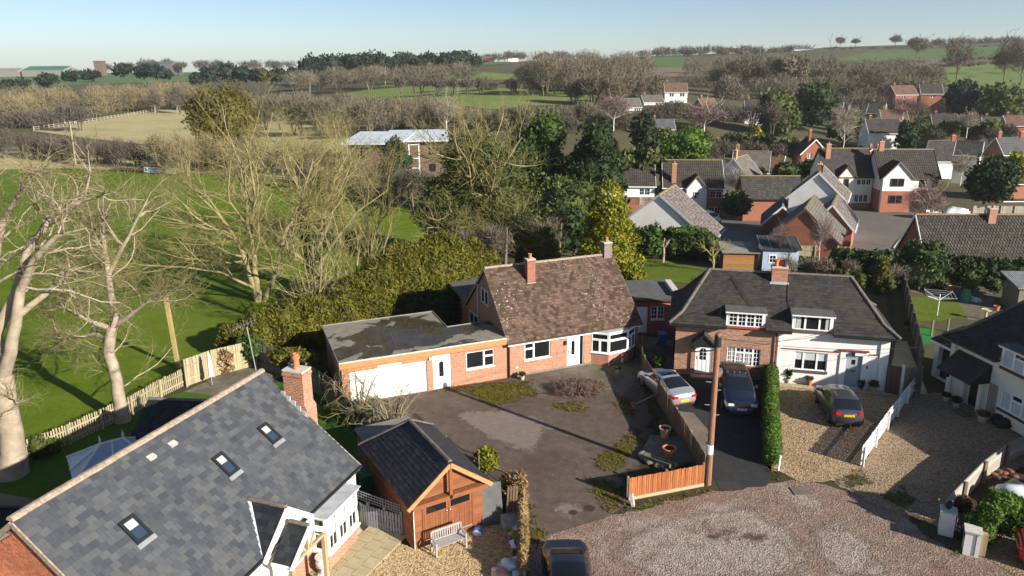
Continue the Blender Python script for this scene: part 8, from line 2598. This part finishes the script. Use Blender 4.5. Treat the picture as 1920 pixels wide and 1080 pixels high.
evergreen('garden_shrub', 'round golden brown shrub on the brick wall beside the dark roofed house', 1378, 402, 360, 60, 98, 2000, .3, 'leaf_ivy', 85, 1.5)
evergreen('laurel_bush', 'laurel bush below the moss edged brick house', 1470, 345, 310, 60, 125, 1400, .35, 'leaf_mid', 86, 1.5)
evergreen('cypress_tree', 'slim upright cypress in the back garden by the hipped roof', 1648, 560, 478, 28, 58, 1200, .2, 'leaf_hedge', 87)
evergreen('gold_bush', 'small golden bush in the far gardens', 1418, 262, 238, 24, 180, 500, .4, 'leaf_gold', 88)
# hedges along garden backs
def hedge(name, label, pts, w, h, n, size, mat, seed=1, lump=.1, top=None, cat='hedge'):
    o = Vector(pts[0])
    t = thing(name, label, cat, tuple(o))
    bl = []
    for a, b in zip(pts[:-1], pts[1:]):
        a, b = Vector(a)-o, Vector(b)-o
        k = max(1, int((b-a).length/(w*.55)))
        for i in range(k+1):
            q = a.lerp(b, i/k)
            bl.append((q.x, q.y, q.z+h*.48, w*.55, w*.55, h*.55))
    bl = bl[:90]
    d = foliage(seed, bl, n, size, core=.84, depth=.14, noise_amp=lump, flat_bottom=-.4)
    leafmesh('foliage', d, mat, t)
    return t
hedge('clipped_hedge', 'clipped green hedge between the tarmac and gravel drives', [(12.35, 31.4, 0), (14.0, 36.5, 0), (15.75, 41.4, 0)], .85, 1.3, 17000, .06, 'leaf_bright', 2, .05)
hedge('round_hedge', 'broad flat topped hedge lit bright green in front of the white gable', [G(1188, 482), G(1260, 485), G(1322, 489)], 2.6, 3.0, 9000, .18, 'leaf_laurel', 3, .12)
bush('bright_hedge_top', 'crown of the round hedge with sunlight put into its leaf colour', tuple(G(1290, 487)), [(0, .3, 2.9, 1.9, 1.2, .45)], 2200, .13, 'leaf_bright', cat='hedge', stem=False, flat_bottom=2.3)  # brighter leaves paint the sunlight on top of the hedge
hedge('laurel_hedge', 'dark laurel hedge behind the cottage gardens', [G(1570, 508), G(1640, 515), G(1700, 512)], 1.6, 2.2, 3500, .22, 'leaf_laurel', 4)
hedge('laurel_hedge', 'long laurel hedge under the pantiled roof', [G(1700, 528), G(1800, 532), G(1960, 540)], 1.8, 2.4, 6000, .24, 'leaf_dark', 5)
evergreen('laurel_bush', 'tall mottled laurel left of the pantiled roof', 1722, 535, 458, 90, 60, 3000, .24, 'leaf_laurel', 91, 1.6)
evergreen('laurel_bush', 'pale leaved laurel in front of the pantiled roof', 1800, 535, 488, 70, 61, 1800, .24, 'leaf_laurel', 92, 1.6)
hedge('ivy_hedge', 'brown ivy hedge behind the pale fence panels', [G(1800, 425), G(1930, 428)], 1.4, 1.5, 1600, .25, 'leaf_rust', 6)
evergreen('evergreen_shrub', 'shrub beside the back lawn below the golden conifer', 1215, 480, 425, 56, 64, 2200, .2, 'leaf_mid', 93, 1.6)
hedge('garden_shrubs', 'row of mixed shrubs behind the blue shed', [G(1470, 500), G(1560, 512)], 1.2, 1.2, 1400, .2, 'leaf_ivy', 7)
# shrubs round the slate house garden, arch and palms
bush('climber', 'ivy climber over the corner of the tall pale fence', (-16.6, 43.8, 0), [(0, 0, 1.2, .8, .5, .9), (-.5, .2, 1.7, .6, .4, .5)], 900, .16, 'leaf_mid', seed=12)
bush('fence_ivy', 'olive ivy hanging over the grey fence', (-13.6, 42.2, 0), [(0, 0, 1.3, 1.4, .5, .6), (1.0, -.9, 1.4, .9, .4, .5)], 1300, .16, 'leaf_hedge', seed=13, stem=False)
bush('euonymus', 'variegated bush at the foot of the picket fence', tuple(G(72, 858)), [(0, 0, .6, .5, .4, .6), (.5, .4, .4, .4, .4, .4)], 700, .13, 'leaf_ivy', seed=14)
bush('dry_climber', 'dry brown climber on the tall pale fence', tuple(G(425, 700)), [(0, -.15, .9, .6, .15, .8)], 500, .13, 'leaf_straw', seed=15, core=0)
ar = thing('clipped_arch', 'clipped green hedge arch over the iron gate', 'hedge', tuple(G(1862, 1012)), .5)
leafmesh('foliage', foliage(16, [(-.9, 0, .8, .45, .45, .85), (-.6, 0, 1.5, .5, .5, .4), (0, 0, 1.8, .6, .55, .38), (.6, 0, 1.5, .5, .5, .4), (.95, 0, .8, .5, .5, .85)], 5200, .09, core=.84, flat_bottom=.02), 'leaf_bright', ar)
bush('garden_shrub', 'leafy shrub behind the red car', tuple(G(1905, 1000)), [(0, 0, .7, .8, .6, .7)], 1800, .11, 'leaf_mid', seed=17)
bush('bed_shrub', 'pale gold plant behind the left gate pier', tuple(G(1800, 960)), [(0, 0, .35, .4, .3, .4)], 500, .1, 'leaf_rust', seed=18)
bush('bed_shrub', 'small green plant by the wicket gate', tuple(G(1812, 985)), [(0, 0, .3, .3, .25, .35)], 350, .1, 'leaf_bright', seed=19)
def spiky(label, loc, n, L, mat, seed):
    rg = random.Random(seed)
    t = thing('spiky_palm', label, 'plant', loc)
    mb = MB()
    for i in range(n):
        a = rg.uniform(0, 6.28); e = rg.uniform(.2, 1.4)
        d = Vector((math.cos(a)*math.cos(e), math.sin(a)*math.cos(e), math.sin(e)))
        s = d.cross(Vector((0, 0, 1))).normalized()*.03
        l = L*rg.uniform(.7, 1.2)
        o = Vector((0, 0, .35))
        m = o+d*l*.6
        e2 = o+d*l+Vector((0, 0, -.15*l))
        mb.add([o-s, o+s, m+s, m-s, e2], [(0, 1, 2, 3), (3, 2, 4)])
    mb.build('leaves', mat, t, uv=False)
    MB().tube((0, 0, 0), (0, 0, .45), .07, .05, 8).build('stem', 'bark_dark', t)
q = G(1438, 716)
spiky('dark spiky palm between the off-road car and the clipped hedge', (q.x, q.y+.1, 0), 70, .95, 'leaf_dark', 1)
q = G(1218, 690)
bush('yard_shrub', 'small sunlit shrub in the dark yard beside the board fence', (q.x+.6, q.y, 0), [(0, 0, .5, .35, .3, .5)], 400, .1, 'leaf_mid', seed=22)
# pollarded trees on the back lawn
q = G(1243, 492)
tree_obj('pollard_tree', 'small pale pollarded tree on the back lawn', tuple(q), grow(71, [([(0, 0, -.1), (.05, 0, .9), (0, 0, 1.5)], [.14, .12, .13])]+[([(0, 0, 1.45), (a*.3, b*.3, 1.8), (a*.6, b*.6, 2.3)], [.08, .07, .04]) for a, b in ((1, .2), (-1, .1), (.3, 1), (-.4, -.9), (.6, -.6))], [dict(n=2, rel=.3, t0=.5, ang=40, seg=2)]), 'bark_pale', 'bark_pale', split=1, sides=(8, 5))
q = G(1335, 510)
tree_obj('bare_tree', 'gnarled bare fruit tree beside the orange shed', tuple(q), grow(72, [([(0, 0, -.1), (.1, 0, .8), (.0, 0, 1.5)], [.13, .11, .1])]+[([(0, 0, 1.4), (a*.6, b*.6, 2.1), (a*1.2, b*1.2, 2.7)], [.07, .06, .03]) for a, b in ((1, .2), (-1, .1), (.3, 1), (-.4, -.9))], [dict(n=6, rel=.6, t0=.3, ang=50, seg=4, wig=.3), dict(n=5, len=.45, t0=.1, ang=45, seg=3, wig=.3, rmin=.01, r=.016)]), 'twig_yellow', 'twig_yellow', split=1, sides=(7, 4, 3))

# ------------------------------------------------------------------ farther bare trees and woods
def strips(P0, P1, w, rg):
    d = P1-P0
    x = np.cross(d, rg.normal(size=d.shape))
    x /= np.linalg.norm(x, axis=1)[:, None]+1e-9
    x *= (w*.5)[:, None]
    V = np.stack([P0-x, P0+x, P1+x*.5, P1-x*.5], 1).reshape(-1, 3)
    return V, np.arange(len(V)).reshape(-1, 4)
def twigcloud(seed, blobs, n, length, width, outw=.6, up=.5, rand=.5, inner=.35):
    rg = np.random.default_rng(seed)
    B = np.array(blobs, float)
    vol = B[:, 3]*B[:, 4]*B[:, 5]
    cnt = rg.multinomial(n, vol**.7/(vol**.7).sum())
    P0, P1 = [], []
    for b_, k in zip(B, cnt):
        d = rg.normal(size=(k, 3)); d /= np.linalg.norm(d, axis=1)[:, None]
        r = inner+(1-inner)*rg.random(k)**.6
        p = b_[:3]+d*b_[3:6]*r[:, None]*.9
        u = d*outw+rg.normal(size=(k, 3))*rand
        u[:, 2] += up
        u /= np.linalg.norm(u, axis=1)[:, None]
        l = length*rg.uniform(.5, 1.3, k)
        P0.append(p-u*l[:, None]*.5); P1.append(p+u*l[:, None]*.5)
    P0, P1 = np.concatenate(P0), np.concatenate(P1)
    return strips(P0, P1, width*rg.uniform(.6, 1.4, len(P0)), rg)
def far_tree_mesh(seed, h, r, n, tw, trunk_r=.17, clear=.25, wig=.2):
    """a light bare tree: limbs as tubes, twigs as fine strips along the branch ends"""
    rg = random.Random(seed)
    stems = [([(0, 0, -1), (rg.gauss(0, .1), rg.gauss(0, .1), h*clear), (rg.gauss(0, .3), rg.gauss(0, .3), h*.6), (rg.gauss(0, .5), rg.gauss(0, .5), h*.92)], [trunk_r, trunk_r*.85, trunk_r*.5, .05])]
    for i in range(7):
        a = i*2.4+rg.random()
        z = h*rg.uniform(clear*.7, .55)
        stems.append(([(0, 0, z), (math.cos(a)*r*.35, math.sin(a)*r*.35, z+h*.14), (math.cos(a)*r*.8, math.sin(a)*r*.8, min(h*.95, z+h*rg.uniform(.12, .34)))], [trunk_r*.4, trunk_r*.28, .03]))
    segs = grow(seed, stems, [dict(n=6, rel=.55, t0=.2, ang=42, seg=3, up=.08, wig=wig), dict(n=6, rel=.55, t0=.1, ang=40, seg=2, up=.06, wig=wig, rmin=.03)])
    lim = joinnp([tubes_np(segs[0], 5), tubes_np(segs[1], 3)])
    ends = segs[2]
    nr = np.random.default_rng(seed)
    S = np.array([(*a, *b) for a, b, _, _ in ends])
    bl = [(0, 0, h*.62, r*.72, r*.72, h*.33)]
    for i in range(6):
        a = i*1.05+rg.random()
        bl.append((math.cos(a)*r*.5, math.sin(a)*r*.5, h*rg.uniform(.45, .8), r*.45, r*.45, h*.17))
    return lim, joinnp([twigcloud(seed, bl, n, h*.085, tw), strips(S[:, :3], S[:, 3:], np.full(len(S), tw*1.2), nr)])
TREE_PROTO = {}
def far_tree(name, label, px, base, top, Y, wpx, mats_=('twig_far', 'twig_far'), proto=0, rz=None, n=2200, group=None, cat='tree'):
    b = EP(px, base, Y); t_ = EP(px, top, Y)
    h = t_.z-b.z
    r = wpx/2/scale_at(Y)
    key = (proto, mats_, n, round(math.log(Y)))
    if key not in TREE_PROTO:
        tw = .02+.00027*min(Y, 220) if Y < 500 else .2
        lim, tws = far_tree_mesh(100+proto, 12.0, 4.6, n, tw)
        ml = npmesh('trunk', lim[0], lim[1], mats_[0], False, True)
        mt_ = npmesh('crown', tws[0], tws[1], mats_[1], False)
        TREE_PROTO[key] = (ml, mt_)
    ml, mt_ = TREE_PROTO[key]
    t = thing(name, label, cat, tuple(b), proto*1.7+px*.13 if rz is None else rz, group)
    t.scale = (r/4.6, r/4.6, h/12.0)
    obj('trunk', ml, t); obj('crown', mt_, t)
    return t
FT = far_tree
Gd, Dk, Fr, Pp, Bi = ('twig_brown', 'twig_far_gold'), ('twig_far', 'twig_far'), ('twig_far', 'twig_far'), ('bark_birch', 'twig_purple'), ('bark_birch', 'twig_grey')
singles = [
 ('birch_tree', 'white stemmed birch beside the cul-de-sac', 1728, 437, 330, 80, 96, Pp, 1), ('birch_tree', 'slender bare birch in front of the broad brick gable', 1535, 492, 395, 64, 50, Pp, 2),
 ('birch_tree', 'thin bare tree left of the broad brick gable', 1460, 480, 415, 66, 36, Pp, 3), ('birch_tree', 'pale birch behind the brick gable house', 1580, 285, 190, 165, 66, Bi, 4), ('birch_tree', 'purple birch thicket behind the yew', 1150, 240, 175, 190, 80, Pp, 5),
 ('bare_tree', 'purple twigged bare tree left of the village cedar', 1320, 250, 185, 190, 96, Pp, 6), ('bare_tree', 'bare bush against the white gable ended house', 1378, 365, 312, 108, 56, Bi, 1), ('bare_tree', 'bare birch before the dark roofed bungalow', 1812, 255, 205, 180, 50, Bi, 2),
 ('bare_tree', 'pale bare garden tree beside the white bungalow', 1800, 345, 285, 118, 54, Bi, 3), ('bare_tree', 'brown bare tree above the broad brown roof', 1690, 235, 178, 200, 60, Pp, 4), ('bare_tree', 'bare tree right of the broad brown roof', 1722, 240, 185, 195, 40, Fr, 5),
 ('bare_tree', 'spreading fruit tree in the corner garden', 1712, 560, 480, 60, 84, Bi, 2), ('bare_tree', 'pale bare tree behind the ivy clad tree', 838, 250, 170, 175, 64, Bi, 6),
 ('bare_tree', 'tall bare tree on the right hill left of the pair', 1792, 152, 66, 330, 64, Dk, 1), ('bare_tree', 'very tall bare tree in front of the right hill', 1880, 165, 62, 330, 60, Dk, 2), ('bare_tree', 'very tall bare tree at the right edge', 1912, 170, 62, 320, 60, Dk, 3), ('bare_tree', 'bare tree on the middle of the green hill', 1718, 108, 68, 620, 44, Dk, 4),
 ('bare_tree', 'leftmost lone round tree on the right skyline', 1575, 88, 68, 860, 22, Dk, 5), ('bare_tree', 'second lone round tree on the right skyline', 1604, 87, 70, 860, 20, Dk, 6), ('bare_tree', 'third lone round tree on the right skyline', 1679, 86, 64, 840, 26, Dk, 1), ('bare_tree', 'fourth tree on the right skyline beside the third', 1714, 86, 68, 840, 22, Dk, 2),
 ('bare_tree', 'bare tree standing in the far village before the green field', 1612, 190, 110, 330, 60, Fr, 3), ('bare_tree', 'tall bare tree behind the cedar', 1475, 190, 95, 320, 80, Fr, 4), ('bare_tree', 'dark bare tree left of the tall tree behind the cedar', 1395, 190, 95, 330, 96, Dk, 5), ('bare_tree', 'bare tree right of the tall tree behind the cedar', 1545, 190, 92, 330, 80, Dk, 6),
 ('bare_tree', 'bare tree behind the orange brick gable', 1640, 185, 115, 300, 60, Fr, 1), ('bare_tree', 'bare tree at the foot of the large green field', 1745, 160, 118, 330, 60, Fr, 2), ('bare_tree', 'bare tree beside the hillside house', 1345, 175, 120, 340, 60, Fr, 3),
]
for (nm, lab, px, b_, t_, Y, w, ms, pr) in singles:
    FT(nm, lab, px, b_, t_, Y, w, ms, pr, n=3000 if Y < 120 else 2000)
# woods and hedgerows that read as one mass: one object each
def wood(name, label, mat, spec, seed, n_per, length, width, trunk=True, cone=False, leafm=None):
    """spec: list of (px, base_py, top_py, distance, width_px)"""
    rg = random.Random(seed)
    parts, tr_ = [], []
    for k, (px, b_, t_, Y, w) in enumerate(spec):
        p = EP(px, b_, Y); q = EP(px, t_, Y)
        h = max(1.0, q.z-p.z); r = w/2/scale_at(Y)
        bl = [(p.x, p.y, p.z+h*.58, r, r, h*.44)]
        for i in range(4):
            a = rg.uniform(0, 6.28)
            bl.append((p.x+math.cos(a)*r*.55, p.y+math.sin(a)*r*.55, p.z+h*rg.uniform(.4, .78), r*.6, r*.6, h*.26))
        if leafm:
            parts.append(foliage(seed*31+k, bl, n_per, length, core=.7, noise_amp=.2, depth=.4))
        else:
            parts.append(twigcloud(seed*31+k, bl, n_per, length, width))
        if trunk:
            for i in range(3):
                a = rg.uniform(0, 6.28)
                tr_.append((Vector((p.x+math.cos(a)*.3, p.y, p.z-2)), Vector((p.x+math.cos(a)*r*.5, p.y+math.sin(a)*r*.5, p.z+h*.75)), .22, .08))
    if tr_ and not leafm:
        parts.append(tubes_np(tr_, 4))
    if leafm:
        V, Fq = joinnp(parts)
        o = leafmesh(name, (V, Fq), mat, None)
    else:
        V, Fq = joinnp(parts)
        o = npmesh(name, V, Fq, mat)
    return tag(o, label, kind='stuff')
def row(x0, x1, n, base, top, Y, w, jx=13, jb=3, jt=6, seed=1):
    rg = random.Random(seed)
    f = lambda v, t: v if not isinstance(v, tuple) else v[0]+(v[1]-v[0])*t
    return [(x0+(x1-x0)*(i+.5)/n+rg.uniform(-jx, jx), f(base, (i+.5)/n)+rg.uniform(-jb, jb), f(top, (i+.5)/n)+rg.uniform(-jt, jt), f(Y, (i+.5)/n)*rg.uniform(.94, 1.06), f(w, (i+.5)/n)*rg.uniform(.8, 1.25)) for i in range(n)]
wood('bare_wood', 'belt of golden brown bare trees along the far left', 'twig_far_gold', row(-40, 380, 17, (245, 208), (172, 152), (270, 360), 46, seed=1)+row(-20, 330, 10, (225, 196), (160, 148), 390, 44, seed=2), 1, 1300, 1.7, .12)
wood('dark_scrub', 'dark bare undergrowth in front of the golden tree belt', 'twig_far_dark', row(-60, 150, 9, (262, 236), (215, 196), 250, 44, seed=3)+row(290, 400, 6, (208, 205), (165, 165), 345, 32, seed=4), 2, 600, 2.2, .15)
wood('bare_thicket', 'long grey bare thicket across the middle distance', 'twig_far', row(480, 840, 15, (238, 268), (172, 185), (230, 185), 62, seed=5)+row(430, 820, 10, (215, 225), (165, 178), (280, 230), 60, seed=6)+row(820, 1120, 12, (260, 240), (200, 188), (190, 205), 54, seed=7), 3, 1300, 1.6, .10)
wood('thorn_hedge', 'dark thorn hedge behind the far rail fence', 'twig_far_dark', row(70, 440, 17, (308, 318), (252, 268), (158, 148), 44, jt=5, seed=8)+row(-80, 60, 5, (300, 300), (235, 245), 165, 50, seed=9), 4, 900, 1.5, .075)
wood('pale_scrub', 'pale straw coloured scrub beside the dark thorn hedge', 'twig_far_gold', row(290, 420, 5, (320, 320), (245, 250), 140, 44, seed=10)+row(420, 640, 8, (330, 335), (250, 270), (135, 130), 50, seed=11), 5, 800, 1.6, .065)
wood('office_scrub', 'dark scrub round the office block', 'twig_far_dark', row(560, 860, 10, (350, 385), (290, 330), (122, 98), 50, seed=12), 6, 800, 1.3, .05)
wood('pine_wood', 'dark pine wood on the ridge', 'leaf_pine', row(575, 885, 24, (152, 132), (104, 102), 500, 30, jt=5, seed=13)+row(640, 880, 10, (140, 128), (100, 101), 540, 30, seed=14), 7, 520, 1.3, .1, leafm=True)
wood('pine_clump', 'scattered dark pines along the left skyline', 'leaf_pine', [(15, 172, 150, 430, 26), (45, 175, 146, 420, 34), (90, 166, 138, 430, 36), (135, 156, 133, 450, 30), (170, 154, 132, 460, 34), (232, 146, 118, 480, 34), (268, 150, 120, 470, 30), (288, 150, 120, 470, 44), (305, 152, 128, 470, 34), (368, 165, 138, 420, 18), (392, 160, 125, 430, 36), (428, 158, 118, 440, 40), (460, 158, 122, 440, 34), (490, 158, 128, 440, 34), (520, 160, 128, 440, 30), (552, 160, 128, 440, 30), (580, 158, 122, 450, 34), (610, 160, 118, 450, 30)], 8, 700, 1.2, .1, leafm=True)
wood('brown_wood', 'brown bare trees below the pine wood', 'twig_far', row(540, 900, 19, (176, 156), (128, 116), (400, 440), 48, seed=15), 9, 900, 1.8, .16)
wood('field_hedge', 'dark hedge across the green pasture', 'twig_far_dark', row(745, 1140, 20, (166, 180), (143, 150), (340, 290), 30, jt=3, jb=1, seed=16), 10, 450, 2.0, .19)
wood('broad_wood', 'broad grey brown wood right of the pasture', 'twig_far', row(985, 1215, 11, (178, 185), (104, 96), (300, 320), 56, seed=17)+row(1000, 1200, 8, (160, 150), (95, 94), (380, 400), 56, seed=18)+row(1060, 1230, 7, (195, 195), (140, 130), (255, 260), 54, seed=19), 11, 1400, 1.9, .14)
wood('valley_wood', 'wide grey brown wood across the valley behind the village', 'twig_far', row(1270, 1760, 17, (190, 165), (118, 112), (380, 400), 64, jt=10, seed=20)+row(1290, 1700, 12, (150, 130), (100, 108), (520, 560), 44, seed=21)+row(1330, 1750, 12, (215, 190), (140, 140), (285, 300), 60, seed=22), 12, 1300, 1.9, .15)
wood('valley_scrub', 'dark scrub among the far village houses', 'twig_far_dark', row(1000, 1330, 11, (262, 240), (215, 200), (185, 215), 44, seed=50)+row(1200, 1480, 10, (235, 250), (190, 195), (230, 200), 44, seed=23)+row(1480, 1920, 14, (232, 225), (175, 170), (260, 240), 46, seed=24)+row(1290, 1500, 8, (300, 310), (260, 270), (165, 150), 36, seed=25)+row(1560, 1900, 10, (275, 270), (240, 235), 185, 34, seed=26), 13, 1000, 1.3, .10)
wood('garden_evergreens', 'mixed evergreen shrubs among the far gardens', 'leaf_ivy', row(1230, 1500, 10, (270, 290), (235, 262), (190, 165), 34, seed=27)+row(1560, 1910, 12, (262, 258), (232, 228), 195, 30, seed=28)+row(1130, 1240, 5, (330, 330), (270, 280), 120, 40, seed=29)+row(1380, 1560, 6, (345, 330), (318, 305), 130, 30, seed=30), 14, 300, .9, .1, leafm=True)
wood('skyline_trees', 'thin line of bare trees along the skyline', 'twig_far_dark', row(330, 560, 14, (132, 131), (114, 112), 950, 28, jx=20, jt=4, jb=1, seed=31)+row(880, 1090, 13, (116, 112), (101, 98), 950, 28, jx=20, jt=4, jb=1, seed=32)+row(1200, 1500, 20, (110, 102), (91, 86), (880, 900), 30, jx=18, jt=5, jb=1, seed=33)+row(1740, 1960, 14, (88, 88), (72, 68), 900, 26, jt=3, jb=1, seed=34)+row(190, 380, 8, (132, 128), (116, 114), 900, 22, seed=35), 15, 260, 5.0, .5)
wood('hill_hedge', 'dark hedge lines across the right hillside', 'twig_far_dark', row(1640, 1960, 22, (122, 106), (117, 101), 640, 18, jt=1, jb=.5, seed=36)+row(1690, 1960, 20, (131, 115), (126, 110), 520, 18, jt=1, jb=.5, seed=37)+row(1540, 1960, 24, (93, 89), (88, 84), 800, 22, jt=1, jb=.5, seed=38), 16, 120, 2.0, .3, trunk=False)
wood('garden_shrubbery', 'dark shrubs added to fill the shadowed corner garden', 'leaf_ivy', row(1700, 1900, 9, (548, 552), (515, 520), 60, 26, seed=41)+row(1560, 1690, 6, (535, 560), (505, 525), 58, 26, seed=42), 18, 420, .16, .1, leafm=True)  # shrubs added to darken ground that lies in shadow
wood('back_garden_scrub', 'brown bare scrub behind the bungalow ridge', 'twig_brown', row(870, 1080, 7, (500, 480), (430, 400), (66, 70), 50, seed=39)+row(1450, 1700, 6, (520, 530), (485, 495), 60, 40, seed=40), 17, 700, .8, .03)
# ------------------------------------------------------------------ hazy winter air
hz = MB().box(-2600, -120, -14, 2600, 3400, 95).build('haze', None, None, uv=False)
m = bpy.data.materials.new('haze_air')
m.use_nodes = True
nt = m.node_tree
nt.nodes.remove(nt.nodes['Principled BSDF'])
pv = nt.nodes.new('ShaderNodeVolumePrincipled')
pv.inputs['Color'].default_value = (.95, .98, 1.0, 1)
pv.inputs['Density'].default_value = .00013
pv.inputs['Anisotropy'].default_value = .2
nt.links.new(pv.outputs[0], nt.nodes['Material Output'].inputs['Volume'])
hz.data.materials.append(m)
tag(hz, 'thin blue winter haze over the whole landscape', kind='stuff')
# repeats of one kind share a group
GROUPS = {'parked_car': 'parked cars', 'plant_pot': 'plant pots round the houses', 'plastic_sack': 'sacks by the timber garage', 'far_house': 'far village houses', 'village_house': 'houses of the cul-de-sac', 'bare_tree': 'bare winter trees', 'birch_tree': 'bare birches', 'bare_shrub': 'bare shrubs', 'wheelie_bin': 'wheeled bins', 'power_pole': 'poles in the fields', 'wire': 'wires from the telegraph pole', 'board_fence': 'board fences', 'panel_fence': 'panel fences', 'garden_fence': 'garden fences', 'field_fence': 'field fences', 'dark_conifer': 'dark conifers', 'laurel_bush': 'laurel bushes', 'laurel_hedge': 'laurel hedges', 'dark_shrub': 'dark shrubs', 'gate_pier': 'white gate piers', 'drain_cover': 'round iron covers', 'barn': 'barns on the skyline', 'brick_garage': 'brick garages', 'timber_length': 'timber lengths by the dead hedge', 'garden_post': 'garden posts', 'office_block': 'wings of the office block'}
for o in scene.objects:
    if o.parent is None and 'label' in o and 'kind' not in o:
        g = GROUPS.get(o.name.split('.')[0])
        if g:
            o['group'] = g
